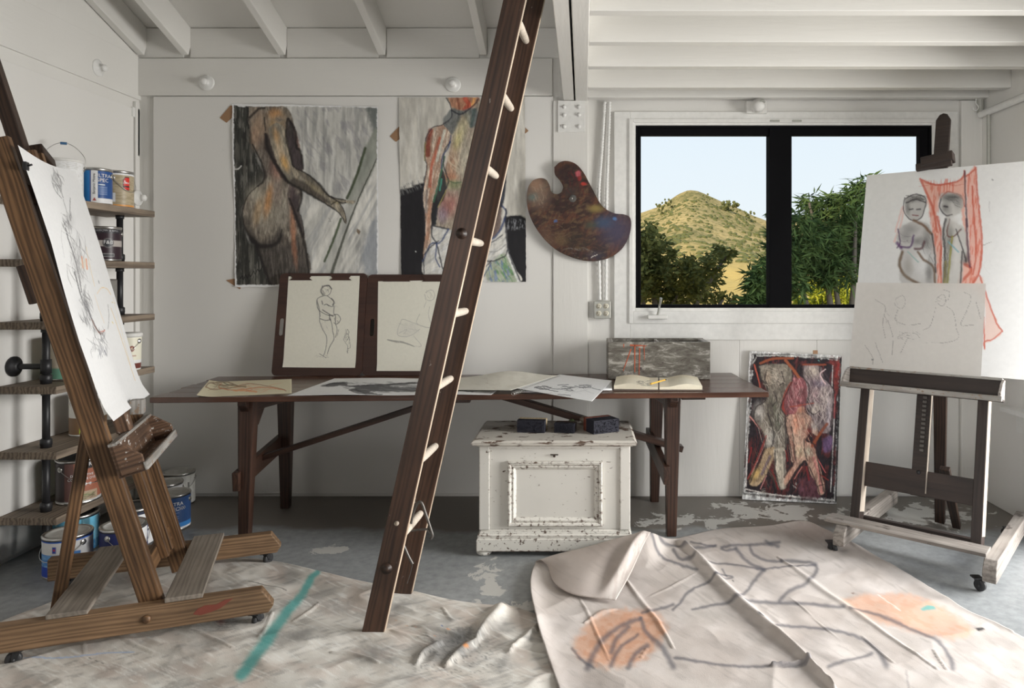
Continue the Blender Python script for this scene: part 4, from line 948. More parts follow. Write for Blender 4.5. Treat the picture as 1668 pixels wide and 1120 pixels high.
for t in (.065, .625):
    q = MB(ro); z0, z1 = .135, .90; q.beam(R(rs_(z0), t, z0), R(rs_(z1), t, z1), .046, .078, RV); up_ = q.build('upright', M['ebony'], re_, .003)
    q = MB(ro); q.beam(R(rs_(z0+.04), t+.0235, z0+.04), R(rs_(z1), t+.0235, z1), .002, .072, RV); q.build('pale_side', M['pale'], up_)  # pale strip along the right-hand side of the upright
q = MB(ro); q.beam(R(rs_(.34, .015), .085, .36), R(rs_(.34, .015), .605, .36), .028, .125, RN); q.build('cross_board', M['ebony'], re_, .003)
q = MB(ro); z0, z1 = .30, 2.33; tm = .352
q.prism([(-.037, 0), (.037, 0), (.037, 2.04), (.02, 2.07), (.0, 2.078), (-.02, 2.07), (-.037, 2.04)], R(rs_(z0, -.002), tm, z0), RV, RD, -.026); mast = q.build('mast', M['ebony'], re_, .003)
q = MB(ro); q.beam(R(rs_(.32, -.01), tm+.038, .32), R(rs_(.9, -.01), tm+.038, .9), .002, .022, RV); q.build('pale_side', M['pale'], mast)  # same pale strip on the right-hand side of the mast
q = MB(ro)
for k in range(16):
    z = .52+k*.0215; c = R(rs_(z, -.005), tm+.005, z); q.beam(c-RD*.0065, c+RD*.0065, .02, .012, RV)
q.build('ratchet_teeth', M['iron'], mast, .001)
q = MB(ro); q.lathe([(.010, 0), (.010, .003), (0, .003)], R(rs_(.415, -.012), tm-.002, .415), 12, RN); q.build('knob_hole', M['black'], mast)
q = MB(ro); q.beam(R(.78, .33, .02), R(rs_(1.2, .05), tm+.04, 1.2), .05, .03, RV, .075); q.build('back_leg', M['oakdark'], re_, .003)
q = MB(ro); q.beam(R(.76, .42, .02), R(rs_(.7, .14), .42, .40), .04, .03, RV, .05); q.build('back_leg', M['oakdark'], re_, .003)
# tray
rt0, rt1 = -.035, .715; tz = .845; ro_ = R(rs_(tz, -.03), 0, tz); RA = RN
def RTp(a, b_, t): return ro_+RA*a+RD*b_+RV*t
q = MB(ro); q.beam(RTp(.006, .0, rt0), RTp(.006, .0, rt1), .014, .105, RA); rtray = q.build('tray', M['ebony'], re_, .003)
q = MB(ro); q.beam(RTp(.05, -.046, rt0), RTp(.05, -.046, rt1), .095, .014, RA); q.build('tray_floor', M['ebony'], rtray, .003)
q = MB(ro); q.beam(RTp(.098, -.046, rt0-.004), RTp(.098, -.046, rt1+.004), .016, .026, RA); q.build('tray_lip', M['trayedge'], rtray, .003)
q = MB(ro); q.beam(RTp(.0, .056, rt0+.01), RTp(.0, .056, rt1-.01), .04, .012, RA); q.build('tray_top_edge', M['trayedge'], rtray, .003)
for t in (rt0, rt1-.014):
    q = MB(ro); q.prism([(0, -.05), (.1, -.05), (.1, -.02), (.06, .03), (.02, .055), (0, .055)], RTp(0, 0, t), RA, RD, -.014); q.build('tray_end', M['ebonygrey'], rtray, .003)
# top clamp
q = MB(ro); z = 2.035; q.beam(R(rs_(z, -.035), tm-.085, z-.01), R(rs_(z, -.035), tm+.075, z+.012), .06, .055, RN); q.beam(R(rs_(z, -.055), tm-.11, z-.035), R(rs_(z, -.055), tm+.07, z-.018), .03, .04, RN); q.build('top_clamp', M['ebony'], re_, .004)

# big translucent sheet with two red-draped figures, and the thinner tracing sheet in front of it
nu, nv = 250, 300
zt, zb_ = 1.985, .910
def rsheet(t0, t1, zt, zb, off, nu, nv, wav=.004):
    g = np.zeros((nv, nu, 3))
    for j, v_ in enumerate(np.linspace(0, 1, nv)):
        z = zt+(zb-zt)*v_
        for i, u_ in enumerate(np.linspace(0, 1, nu)):
            t = t0+(t1-t0)*u_
            g[j, i] = R(rs_(z, off)+wav*math.sin(u_*7+v_*3), t, z)
    return g
g = rsheet(-.025, .80, zt, zb_, -.040, nu, nv)
ax, ay = proj(g.reshape(-1, 3))
A = Art(ax, ay, 1360, 180, 750/308, 11, 1.16).fill((226, 225, 223))
red = (196, 96, 76); dk = (58, 54, 58); grey = (128, 126, 124)
A.poly([(338, 272), (400, 292), (480, 280), (505, 262), (513, 238), (520, 300), (516, 420), (540, 600), (545, 690), (485, 690), (520, 560), (505, 430), (490, 345), (440, 325), (415, 345), (405, 420), (420, 520), (425, 690), (405, 690), (402, 600), (385, 470), (375, 400), (360, 320)], (222, 160, 140), .8, 4, 4)
A.poly([(520, 255), (558, 225), (560, 300), (575, 440), (582, 560), (570, 650), (545, 690), (538, 600), (525, 420)], (224, 158, 140), .75, 5, 4)
A.streak((206, 106, 84), .7, 5, 40, 4, .5, .68, A.inside([(350, 280), (520, 260), (560, 230), (585, 560), (545, 690), (400, 690), (380, 470)], 4)*(1-A.inside([(412, 340), (510, 340), (530, 560), (510, 690), (430, 690), (425, 500)], 6)))
A.poly([(545, 690), (585, 660), (600, 740), (660, 875), (632, 905), (592, 920), (596, 840), (592, 760)], (226, 180, 164), .6, 4, 3)
for pts, w_ in ((((338, 272), (365, 330), (392, 400), (405, 480)), 9), (((345, 275), (400, 294), (480, 282), (508, 262), (514, 238)), 7), (((560, 225), (562, 300), (576, 430), (583, 540), (572, 640), (545, 690)), 8), (((520, 260), (558, 232)), 7),
               (((420, 345), (450, 322), (500, 345), (515, 380)), 6), (((405, 420), (422, 500), (418, 600), (425, 690)), 9), (((500, 600), (540, 630), (500, 680)), 12), (((575, 655), (600, 730), (640, 840), (664, 875)), 7), (((664, 875), (630, 905), (594, 918), (594, 945)), 6), (((590, 820), (594, 940)), 6),
               (((545, 300), (552, 430), (560, 560), (548, 650)), 7)):
    A.stroke(pts, w_, red, .8, .2)
A.stroke([(240, 480), (270, 380), (265, 440), (235, 520)], 8, (226, 190, 184), .7, .2)
# left figure
A.poly([(275, 350), (300, 335), (345, 335), (362, 355), (355, 400), (335, 432), (300, 432), (280, 400)], (176, 174, 172), .85, 5, 3)
A.poly([(250, 470), (300, 440), (350, 440), (385, 480), (400, 600), (398, 690), (272, 690), (255, 620), (262, 560), (245, 520)], (188, 186, 184), .85, 6, 4)
A.blob(320, 350, 40, 14, (104, 102, 100), .7, .8, -8); A.blob(290, 385, 10, 30, (112, 110, 108), .75, 1.0); A.blob(330, 520, 30, 20, (112, 110, 110), .75, 1.0); A.blob(365, 520, 20, 60, (112, 110, 108), .75, 1.0); A.blob(350, 600, 40, 60, (222, 222, 222), .7, .9); A.blob(280, 500, 24, 24, (140, 138, 138), .7, 1.0)
for pts, w_, c_ in ((((276, 345), (272, 390), (290, 425), (318, 435), (345, 420), (358, 380), (358, 345), (320, 332), (276, 350)), 3, dk), (((285, 365), (320, 352), (360, 365)), 4, dk), (((295, 392), (310, 390)), 4, dk), (((325, 392), (340, 390)), 4, dk), (((308, 414), (330, 416)), 3, (120, 60, 60)), (((250, 470), (258, 520), (246, 545)), 4, (90, 70, 100)), (((312, 435), (350, 455), (382, 488)), 8, (110, 78, 52)), (((262, 540), (300, 540), (312, 495)), 6, (96, 70, 110)), (((246, 525), (262, 545)), 9, (96, 60, 110)), (((318, 548), (345, 545), (355, 520)), 7, (92, 60, 66)),
                    (((268, 560), (256, 610), (280, 655), (340, 690)), 9, (104, 80, 52)), (((330, 560), (350, 590), (390, 620), (398, 690)), 7, (110, 84, 58)), (((385, 490), (395, 560), (400, 640)), 5, dk), (((290, 560), (330, 600)), 4, (150, 180, 176))):
    A.stroke(pts, w_*1.35, c_, .85, .12, 2, .8)
# right figure
A.poly([(420, 345), (450, 325), (490, 335), (510, 365), (500, 400), (470, 420), (455, 430), (490, 450), (520, 480), (535, 590), (510, 610), (500, 690), (430, 690), (428, 560), (425, 480), (440, 420), (425, 390)], (190, 188, 184), .85, 6, 4)
A.blob(460, 345, 46, 20, (92, 92, 90), .85, .8, 6); A.blob(440, 385, 22, 26, (110, 108, 106), .7, .9); A.blob(490, 370, 18, 20, (130, 128, 126), .6, .9); A.blob(455, 520, 20, 90, (110, 108, 102), .7, .9); A.blob(480, 560, 18, 70, (214, 212, 208), .6, .9); A.blob(520, 590, 14, 24, (80, 66, 66), .8, .9)
for pts, w_, c_ in ((((420, 350), (416, 385), (440, 415), (465, 412)), 4, dk), (((432, 380), (448, 382)), 5, dk), (((440, 430), (430, 480), (436, 560), (432, 690)), 6, dk), (((455, 430), (445, 490), (470, 500), (500, 470)), 4, (100, 62, 56)), (((465, 500), (455, 600), (445, 690)), 6, (150, 146, 70)), (((480, 470), (510, 560), (520, 600)), 4, dk), (((520, 430), (528, 560), (536, 620)), 6, (84, 50, 70)), (((514, 240), (518, 350), (524, 460)), 5, (76, 44, 60)), (((440, 600), (436, 690)), 8, (170, 160, 100)), (((450, 520), (490, 560)), 4, (120, 170, 180)), (((505, 560), (498, 690)), 5, dk), (((435, 690), (500, 690)), 4, dk)):
    A.stroke(pts, w_*1.35, c_, .85, .12, 2, .8)
A.scrib(425, 330, 80, 60, 12, dk, 2.5, .5, 2); A.scrib(430, 470, 30, 200, 14, (90, 88, 80), 2.5, .5, 3); A.scrib(345, 280, 150, 30, 8, (190, 80, 66), 4, .4, 5)
A.blob(300, 470, 34, 22, (124, 122, 122), .6, 1.0); A.blob(375, 640, 16, 50, (96, 94, 92), .7, 1.0); A.blob(290, 620, 20, 40, (150, 146, 140), .6, 1.0); A.blob(470, 440, 22, 24, (206, 204, 200), .6, .9); A.blob(440, 640, 12, 60, (90, 88, 80), .6, 1.0); A.scrib(280, 335, 80, 26, 14, dk, 2.5, .6, 21); A.scrib(255, 480, 60, 60, 8, (110, 100, 110), 2, .5, 22); A.scrib(340, 500, 50, 110, 10, (96, 94, 96), 2.5, .5, 23)
A.stroke([(585, 535), (620, 520)], 2, grey, .7); A.stroke([(612, 360), (614, 400)], 3, (190, 190, 190), .7); A.blob(625, 275, 4, 4, (150, 150, 150), .9, .4); A.scrib(590, 560, 40, 100, 3, (200, 200, 200), 1.5, .5, 6)
M['vellum'] = artmat('translucent_vellum', .5, .05, 40, trans=.3)
vs_ = sheet('figure_painting', g, A.c, M['vellum'], None, R(rs_(zb_, -.04), .38, zb_)); tag(vs_, 'large translucent sheet with two figures and red drapery on the right easel', 'painting')
g = rsheet(-.028, .612, 1.365, .908, -.047, 170, 130, .003)
ax, ay = proj(g.reshape(-1, 3))
A = Art(ax, ay, 1360, 180, 750/308, 13, 1.36).fill((201, 198, 194)); pl = (142, 139, 137)
for pts in (((160, 750), (200, 780), (190, 840), (200, 900)), ((240, 745), (270, 735), (280, 760), (265, 785), (240, 770), (240, 745)), ((250, 790), (240, 830), (290, 850), (340, 845)), ((250, 900), (280, 880), (320, 885), (335, 900)), ((405, 745), (430, 730), (440, 755), (425, 775), (408, 765)), ((430, 710), (455, 720), (450, 750)), ((440, 775), (470, 800), (480, 860), (490, 900), (440, 920), (360, 920)), ((400, 780), (380, 850), (350, 870)), ((510, 720), (540, 740), (520, 800), (500, 850), (550, 850)), ((560, 760), (580, 830)), ((120, 930), (150, 980), (150, 1005)), ((160, 920), (190, 1000)), ((290, 900), (260, 960)), ((210, 830), (230, 900), (225, 980))):
    A.stroke(pts, 1.8, pl, .8, .3)
A.scrib(240, 870, 100, 40, 8, pl, 1.4, .7, 1); A.scrib(180, 750, 80, 90, 8, pl, 1.2, .5, 2); A.scrib(400, 735, 50, 50, 6, pl, 1.4, .6, 3); A.blob(150, 988, 5, 5, (110, 110, 110), .8)
ts = sheet('tracing_sheet', g, A.c, artmat('grey_tracing_paper', .6, .05, 40, trans=.25), None, R(rs_(.915, -.047), .3, .915)); tag(ts, 'smaller grey tracing sheet with faint pencil figures, lower on the right easel', 'drawing')
# ------------------------------------------------------------------ pipe shelf on the left wall
HX0, HX1, HY0, HY1 = XL+.012, -2.53, 3.39, 4.17
HZ = (.24, .555, .87, 1.18, 1.483, 1.785)
ho = V((-2.68, 3.78, 0))
shelf = empty('pipe_shelf', ho, 'black iron pipe shelf unit with six weathered boards on the left wall', 'shelf unit')
for z in HZ:
    q = MB(ho); q.beam(((HX0+HX1)/2, HY0, z-.018), ((HX0+HX1)/2, HY1, z-.018), HX1-HX0, .036, (1, 0, 0)); q.build('shelf_board', M['shelfwood'], shelf, .003)
for y in (3.49, 4.045):
    x = -2.655
    for k, z in enumerate((0,)+HZ):
        top = ((0,)+HZ)[k+1]-.036 if k < 6 else None
        if top is None: break
        q = MB(ho); q.lathe([(.017, z), (.017, top)], (x, y, 0), 16)
        q.lathe([(.024, z), (.024, z+.012), (.026, z+.014), (.026, z+.040), (.022, z+.044), (.018, z+.046)], (x, y, 0), 16)
        q.lathe([(.022, top-.02), (.022, top)], (x, y, 0), 16)
        q.build('pipe', M['black'], shelf)
for y, z in ((3.49, .955), (4.045, .955)):
    q = MB(ho); q.tube([(XL+.012, y, z), (-2.655, y, z)], .014, 12); q.lathe([(.05, 0), (.05, .010), (.03, .014), (.026, .03), (.018, .032)], (XL+.012, y, z), 24, (1, 0, 0)); q.lathe([(.024, z-.035), (.024, z+.035)], (-2.655, y, 0), 14); q.build('wall_flange', M['black'], shelf)

# ------------------------------------------------------------------ paint cans
def text_mesh(s, size):
    c = bpy.data.curves.new('lettering', 'FONT'); c.body = s; c.size = size; c.align_x = 'CENTER'; c.align_y = 'CENTER'
    o = bpy.data.objects.new('lettering', c); COL.objects.link(o)
    dg = bpy.context.evaluated_depsgraph_get(); dg.update()
    me = bpy.data.meshes.new_from_object(o.evaluated_get(dg)); bpy.data.objects.remove(o); return me
_tm = {}
M['w'] = plain('white_lettering', (.8, .8, .8), .5); M['k'] = plain('black_lettering', (.03, .03, .035), .5); M['g'] = plain('grey_lettering', (.5, .5, .52), .5); M['r'] = plain('red_lettering', (.5, .06, .05), .5)
def lettering(parent, s, r, th, z, size, mat, rot=0, name='lettering', sxk=1.0):
    me = text_mesh(s, size); cr, sr = math.cos(rot), math.sin(rot)
    for v_ in me.vertices:
        x, y = v_.co.x*sxk, v_.co.y; x, y = x*cr-y*sr, x*sr+y*cr
        a = th+x/r; v_.co = ((r+.0013)*math.cos(a), (r+.0013)*math.sin(a), z+y)
    me.materials.clear(); me.materials.append(mat)
    o = bpy.data.objects.new(name, me); COL.objects.link(o); o.parent = parent; return o
M['label'] = artmat('printed_label', .35, .02, 40)
M['lidgrey'] = plain('tin_lid', (.55, .54, .52), .35, .85); M['lidpaint'] = plain('paint_dried_lid', (.50, .49, .46), .6, var=.3)
M['lidblack'] = plain('black_lid', (.03, .03, .03), .4); M['plasticblack'] = plain('black_plastic', (.02, .02, .02), .45)
def can(x, y, z, r, h, label, draw, body='steel', lid='lidgrey', ears=(1.0, -2.1), bail=True, bailup=False, taper=0.0, front=None, name='paint_can', plain_lid=False, group=None):
    """draw(A, r, h) paints the label; theta 0 faces the camera, u = arc length in mm to the right, v = height in mm"""
    group = group or ('paint cans on the pipe shelf' if z > 0 else 'paint cans on the floor')
    t = empty(name, (x, y, z+.0015), label, 'paint can' if name == 'paint_can' else 'bucket', group)
    fa = math.atan2(-y, -x) if front is None else front
    t.rotation_euler = (0, 0, fa)                     # local +x faces the camera
    q = MB(); q.lathe([(r-.004, 0), (r, .003), (r, .008), (r*.985, .010), (r*.985+taper, h-.014), (r+.002+taper, h-.012), (r+.003+taper, h-.005), (r+taper, h), (r-.008+taper, h), (r-.012+taper, h-.010)], n=48); q.build('body', M[body], t)
    q = MB(); q.lathe([(0, h-.006), (r*.55, h-.006), (r*.78+taper, h-.005), (r*.80+taper, h-.002), (r*.86+taper, h-.001), (r-.010+taper, h-.003), (r-.009+taper, h-.008), (0, h-.0085)], n=40); q.build('lid', M[lid], t)
    nu, nv = 150, 70; th = np.linspace(-PI, PI, nu); zz = np.linspace(h-.016, .010, nv)
    g = np.zeros((nv, nu, 3)); rr = r*.985+.0012+taper*(zz-.01)/h
    g[..., 0] = rr[:, None]*np.cos(th)[None]; g[..., 1] = rr[:, None]*np.sin(th)[None]; g[..., 2] = zz[:, None]
    A = Art(np.repeat((th*r*1000)[None], nv, 0), np.repeat((zz*1000)[:, None], nu, 1), seed=int(abs(x*100)+y*37), gain=1.5)
    A.fill((220, 219, 215)); draw(A, r*1000, h*1000); sheet('label', g, A.c, M['label'], t)
    pts = []
    for a in ears:
        q = MB(); c = V((math.cos(a)*(r+taper*.8), math.sin(a)*(r+taper*.8), h*.80)); nrm = V((math.cos(a), math.sin(a), 0))
        q.lathe([(.014, -.002), (.014, .002), (.010, .004), (.006, .004), (.004, .007), (0, .008)], c, 20, nrm); q.build('ear', M['steel'], t); pts.append(c+nrm*.007)
    if bail and len(pts) == 2:
        m_ = (ears[0]+ears[1])/2; d = V((math.cos(m_), math.sin(m_), 0))
        if bailup: mid = [V((pts[0].x*.96, pts[0].y*.96, h*1.1)), V((0, 0, 0))+V((pts[0].x*.35, pts[0].y*.35, h*1.38)), V((pts[1].x*.35, pts[1].y*.35, h*1.38)), V((pts[1].x*.96, pts[1].y*.96, h*1.1))]
        else:
            R_ = r+taper+.008; mid = [V((math.cos(ears[0]+(m_-ears[0])*k)*R_, math.sin(ears[0]+(m_-ears[0])*k)*R_, h*(.80-.36*math.sin(k*PI/2)))) for k in (.33, .66, 1, 1.33, 1.66)]
        q = MB(); q.tube(spline([tuple(pts[0])]+[tuple(p) for p in mid]+[tuple(pts[1])], 6), .0016, 6); q.build('wire_handle', M['steel'], t)
        if bailup: q = MB(); q.tube([V((pts[0].x*.15, pts[0].y*.15, h*1.405)), V((pts[1].x*.15, pts[1].y*.15, h*1.405))], .007, 10); q.build('grip', plain('blue_grip', (.05, .14, .28), .5), t)
    return t
def rect(A, u0, u1, v0, v1, c, a=1.0, soft=.7): A.poly([(u0, v0), (u1, v0), (u1, v1), (u0, v1)], c, a, soft, 0, False)
def lines(A, u0, u1, vs, c, t=1.0, a=.8):
    for v_ in vs: rect(A, u0, u1, v_, v_+t, c, a, .4)
WRAP = 9999
# --- shelf 1 (top)
z1 = HZ[5]
def d(A, r, h):
    A.fill((222, 221, 216)); rect(A, -12, 12, h*.60, h*.72, (52, 116, 170)); A.poly([(-18, h*.72), (14, h*.70), (2, h*.52)], (52, 116, 170), 1, 1, 0, False)
    for k in range(3): rect(A, 22+k*12, 31+k*12, h*.50, h*.62, (120, 120, 118), .7); rect(A, 22+k*12, 31+k*12, h*.35, h*.46, (150, 150, 148), .5)
    lines(A, 10, 60, np.arange(h*.75, h*.92, 4), (150, 150, 148), 1.4, .6)
    A.streak((170, 168, 164), .5, 8, 8, 0, .55, .7)
can(-2.69, 3.655, z1, .085, .215, 'white plastic bucket with a raised wire handle on the top shelf', d, 'whiteplastic', 'whiteplastic', (1.45, -1.7), True, True, name='paint_bucket')
def d(A, r, h):
    A.fill((216, 218, 220)); rect(A, -200, -30, 0, h, (48, 116, 178)); rect(A, -30, -24, 0, h, (42, 60, 120)); rect(A, 6, 200, h*.18, h, (38, 70, 122)); rect(A, -22, 4, 0, h, (216, 218, 220)); A.poly([(-18, 22), (0, 22), (-9, 40)], (150, 70, 64), 1, 1, 0, False)
    lines(A, 10, 52, np.arange(h*.28, h*.52, 7), (150, 170, 205), 2.4, .6); rect(A, 10, 40, h*.54, h*.56, (190, 205, 225)); rect(A, -200, 200, 0, 9, (205, 206, 208))
c_ = can(-2.665, 3.865, z1, .074, .20, 'blue and white paint can with big lettering, the middle one on the top shelf', d, 'steel', 'lidgrey', (1.2, -1.9), False)
lettering(c_, 'ULTRA', .075, .42, .158, .027, M['w']); lettering(c_, 'SPEC', .075, .40, .133, .027, M['w']); lettering(c_, 'Benjamin Moore', .075, -.14, .112, .0165, M['k'], PI/2)
def d(A, r, h):
    A.fill((158, 146, 122)); A.streak((128, 114, 90), .5, 30, 6, 0, .45, .6); rect(A, -200, 200, h*.88, h, (206, 204, 200)); rect(A, -200, 200, 0, h*.09, (196, 138, 76))
    rect(A, -40, -12, h*.16, h*.40, (196, 198, 200)); A.poly([(22, h*.58), (34, h*.48), (60, h*.48), (60, h*.84), (34, h*.84), (22, h*.74)], (44, 40, 40), 1, 1, 0, False); A.poly([(26, h*.58), (36, h*.50), (60, h*.50), (60, h*.82), (36, h*.82), (26, h*.73)], (188, 48, 40), 1, 1, 0, False); rect(A, 26, 60, h*.56, h*.60, (60, 40, 38)); A.stroke([(28, h*.66), (33, h*.74), (36, h*.66), (40, h*.70), (43, h*.66), (47, h*.70), (51, h*.66), (57, h*.69)], 2.6, (220, 214, 206), .95, 0, 0)
c_ = can(-2.665, 4.045, z1, .078, .212, 'gold paint can with a red badge, the rightmost on the top shelf', d, 'steel', 'lidgrey', (-.35, 2.0), True)
# --- shelf 2
z2 = HZ[4]
def d(A, r, h):
    A.fill((46, 34, 40)); rect(A, -200, 200, h*.42, h*.60, (150, 144, 140)); rect(A, -200, 200, h*.80, h, (44, 42, 46)); A.blob(16, h*.52, 28, 28, (84, 82, 82), 1, .1, 0, 0); A.blob(16, h*.52, 21, 21, (44, 44, 48), 1, .1, 0, 0); rect(A, -14, 46, h*.12, h*.22, (130, 130, 130)); rect(A, -12, 44, h*.135, h*.205, (60, 60, 62))
c_ = can(-2.66, 3.925, z2, .079, .19, 'dark maroon paint can with a round emblem on the second shelf down', d, 'steel', 'lidblack', (1.5, -1.6), False)
lettering(c_, 'F&B', .080, .20, .102, .027, M['w']); lettering(c_, 'FARROW & BALL', .080, .10, .167, .0165, M['g'])
def d(A, r, h): A.fill((206, 200, 188)); rect(A, -200, 200, 0, h*.4, (60, 52, 54))
can(-2.70, 3.72, z2, .075, .17, 'pale can with a dark lower half behind the easel drawing on the second shelf', d, 'steel', 'lidgrey', (1.5, -1.6), False)
# --- shelf 3: flat tin
z3 = HZ[3]; to_ = V((-2.685, 4.005, z3)); q = MB(to_+V((0, 0, .001)))
q.box(to_.x-.055, to_.x+.045, to_.y-.07, to_.y+.0, z3+.001, z3+.205)
tin = tag(q.build('solvent_tin', M['steel'], None, .006), 'flat rectangular tin with a white instruction label on the third shelf', 'tin')
nu, nv = 60, 110; uu = np.linspace(0, 1, nu); vv = np.linspace(0, 1, nv); g = np.zeros((nv, nu, 3)); g[..., 0] = to_.x-.05+uu[None]*.09; g[..., 1] = to_.y-.0713; g[..., 2] = z3+.195-vv[:, None]*.185
A = Art(np.repeat(uu[None]*90, nv, 0), np.repeat((1-vv[:, None])*185, nu, 1), seed=3, gain=1.5); A.fill((196, 195, 190)); rect(A, 8, 82, 168, 176, (60, 60, 60)); rect(A, 30, 60, 142, 147, (70, 70, 70)); lines(A, 8, 82, np.arange(12, 132, 6), (120, 120, 118), 2, .7)
sheet('label', g, A.c, M['label'], tin, to_+V((0, 0, .001)))
q = MB(to_+V((0, 0, .001))); q.lathe([(.018, 0), (.018, .014), (0, .015)], to_+V((-.01, -.035, .205)), 20); q.build('cap', M['black'], tin)
# --- shelf 4
z4 = HZ[2]
def d(A, r, h):
    A.fill((206, 196, 180)); A.blob(12, h*.60, 13, 17, (120, 62, 52), 1, .2, 0, 0); A.blob(12, h*.60, 5, 8, (190, 170, 150), 1, .2, 0, 0); rect(A, -200, 200, 0, h*.2, (96, 52, 46)); rect(A, -200, 200, h*.2, h*.28, (222, 216, 206)); rect(A, 0, 34, h*.38, h*.42, (150, 110, 90), .7)
c_ = can(-2.572, 4.0, z4, .056, .205, 'small cream bucket with a white lid on the fourth shelf next to the easel drawing', d, 'whiteplastic', 'whiteplastic', (.9, -2.2), True, name='paint_bucket', taper=.006)
q = MB(); q.lathe([(.066, .186), (.066, .203), (.062, .210), (.0, .211)], n=40); q.build('lid_rim', M['whiteplastic'], c_)
def d(A, r, h): A.fill((182, 172, 154)); rect(A, -300, 300, 0, h*.30, (104, 150, 128)); rect(A, -300, 300, h*.28, h*.30, (150, 160, 140))
can(-2.66, 3.655, z4, .094, .22, 'beige paint can with a green lower band on the fourth shelf', d, 'steel', 'lidgrey', (-.45, 2.5), False)
# --- shelf 5
z5 = HZ[1]
def d(A, r, h): A.fill((200, 198, 192)); rect(A, -300, 300, 0, h*.45, (118, 92, 66)); rect(A, -40, -24, h*.06, h*.2, (170, 190, 60)); rect(A, 10, 60, h*.6, h*.9, (150, 150, 146))
can(-2.665, 3.80, z5, .085, .215, 'white and brown can behind the thin easel strut on the fifth shelf', d, 'whiteplastic', 'whiteplastic', (-1.0, 2.2), False)
# --- shelf 6
z6 = HZ[0]
def d(A, r, h):
    A.fill((150, 148, 146)); rect(A, -400, 400, h*.10, h*.92, (134, 84, 66)); rect(A, -60, -22, 0, h, (86, 62, 58)); rect(A, -400, -60, 0, h, (60, 52, 52)); rect(A, -8, 62, h*.78, h*.99, (40, 40, 42)); rect(A, -20, 90, h*.08, h*.28, (150, 132, 112)); A.scrib(-16, h*.10, 100, 30, 12, (90, 110, 70), 5, .6, 1); A.scrib(-16, h*.08, 100, 30, 8, (70, 50, 44), 5, .6, 2); rect(A, -400, 400, 0, h*.07, (168, 168, 166))
    for k in range(3): A.blob(8+k*22, h*.44, 6, 6, (214, 210, 204), 1, .2, 0, 0)
c_ = can(-2.62, 3.665, z6, .098, .225, 'brown paint can with a black lid on the lowest shelf', d, 'steel', 'lidblack', (-.9, 2.3), True)
lettering(c_, 'BEHR', .099, .28, .198, .026, M['w']); lettering(c_, 'DECORATIVE', .099, .16, .146, .017, M['w']); lettering(c_, 'CONCRETE DYE', .099, .16, .127, .017, M['w'])
def d(A, r, h): A.fill((150, 176, 150)); rect(A, -300, 300, h*.5, h, (70, 110, 60))
can(-2.67, 3.93, z6, .085, .20, 'green and pale paint can at the back of the lowest shelf', d, 'steel', 'lidblack', (1, -2), False)
# --- floor
def d(A, r, h):
    A.fill((222, 224, 226)); rect(A, -300, 300, h*.88, h*.93, (52, 90, 170)); 
    m = A.inside([(-300, h*.0), (50, h*.0), (50, h*.62), (-300, h*.9)], 2, 0, False); A.mix(slice(None), (74, 124, 184), m); A.streak((126, 168, 206), .8, 60, 24, 0, .45, .65, m); rect(A, 28, 52, 0, h*.45, (34, 62, 160)); rect(A, -300, 20, 0, h*.30, (40, 66, 158)); rect(A, -300, -10, h*.60, h*.88, (206, 212, 220)); rect(A, -62, -48, h*.64, h*.80, (50, 70, 150)); A.blob(-55, h*.72, 5, 5, (170, 60, 60), 1, .2, 0, 0)
    for k in range(4): A.blob(-50+k*18, h*.46, 12, 18, (96, 160, 190), .8, .3, 0, 0); A.blob(-50+k*18, h*.46, 6, 10, (80, 126, 170), .8, .3, 0, 0)
    rect(A, -60, 10, h*.16, h*.22, (200, 208, 224)); rect(A, -50, 20, h*.08, h*.11, (180, 190, 216))
can(-2.445, 3.35, 0, .100, .190, 'white and blue paint can on the floor, partly behind the easel strut', d, 'steel', 'lidpaint', (.62, -2.4), True)
def d(A, r, h):
    A.fill((46, 52, 96)); A.poly([(-30, h), (20, h*.95), (16, h*.50), (60, h*.34), (120, h*.5), (120, h)], (222, 220, 212), 1, 2, 5); rect(A, -60, -32, h*.16, h*.54, (206, 208, 208)); A.poly([(-16, 18), (30, h*.5), (60, h*.34), (30, 8)], (196, 200, 210), 1, 1.5, 0, False); rect(A, 30, 60, h*.15, h*.45, (26, 26, 34)); rect(A, -300, 300, 0, 12, (74, 120, 180))
can(-2.235, 3.435, 0, .100, .197, 'navy paint can with white paint drips behind the easel upright', d, 'steel', 'lidpaint', (-.72, 1.6), True)
def d(A, r, h): A.fill((96, 160, 186)); rect(A, -300, 300, 0, h*.3, (60, 110, 150)); rect(A, 20, 60, 0, h, (70, 110, 124)); A.streak((150, 190, 200), .6, 12, 30, 0, .5, .7)
can(-2.60, 3.62, 0, .098, .192, 'turquoise paint can on the floor under the lowest shelf', d, 'steel', 'lidblack', (1.6, -1.9), False)
def d(A, r, h): A.fill((206, 208, 208)); rect(A, -300, 26, 0, h, (44, 52, 80)); rect(A, -300, 300, h*.85, h, (40, 44, 60))
can(-2.36, 3.70, 0, .100, .20, 'navy and white paint can behind the drip-covered one', d, 'steel', 'lidblack', (1.6, -1.9), False)
def d(A, r, h):
    A.fill((44, 66, 104)); rect(A, -300, 300, 0, h*.10, (206, 208, 210)); rect(A, -300, 300, h*.10, h*.22, (52, 110, 168)); rect(A, -300, 300, h*.94, h, (60, 66, 84)); lines(A, -30, 30, (h*.56, h*.50), (140, 156, 186), 1.6, .6); lines(A, -8, 30, (h*.40, h*.35), (130, 150, 186), 2, .6)
c_ = can(-2.29, 3.94, 0, .088, .198, 'dark blue paint can with white lettering, nearest the table leg', d, 'steel', 'lidpaint', (1.2, -2), False)
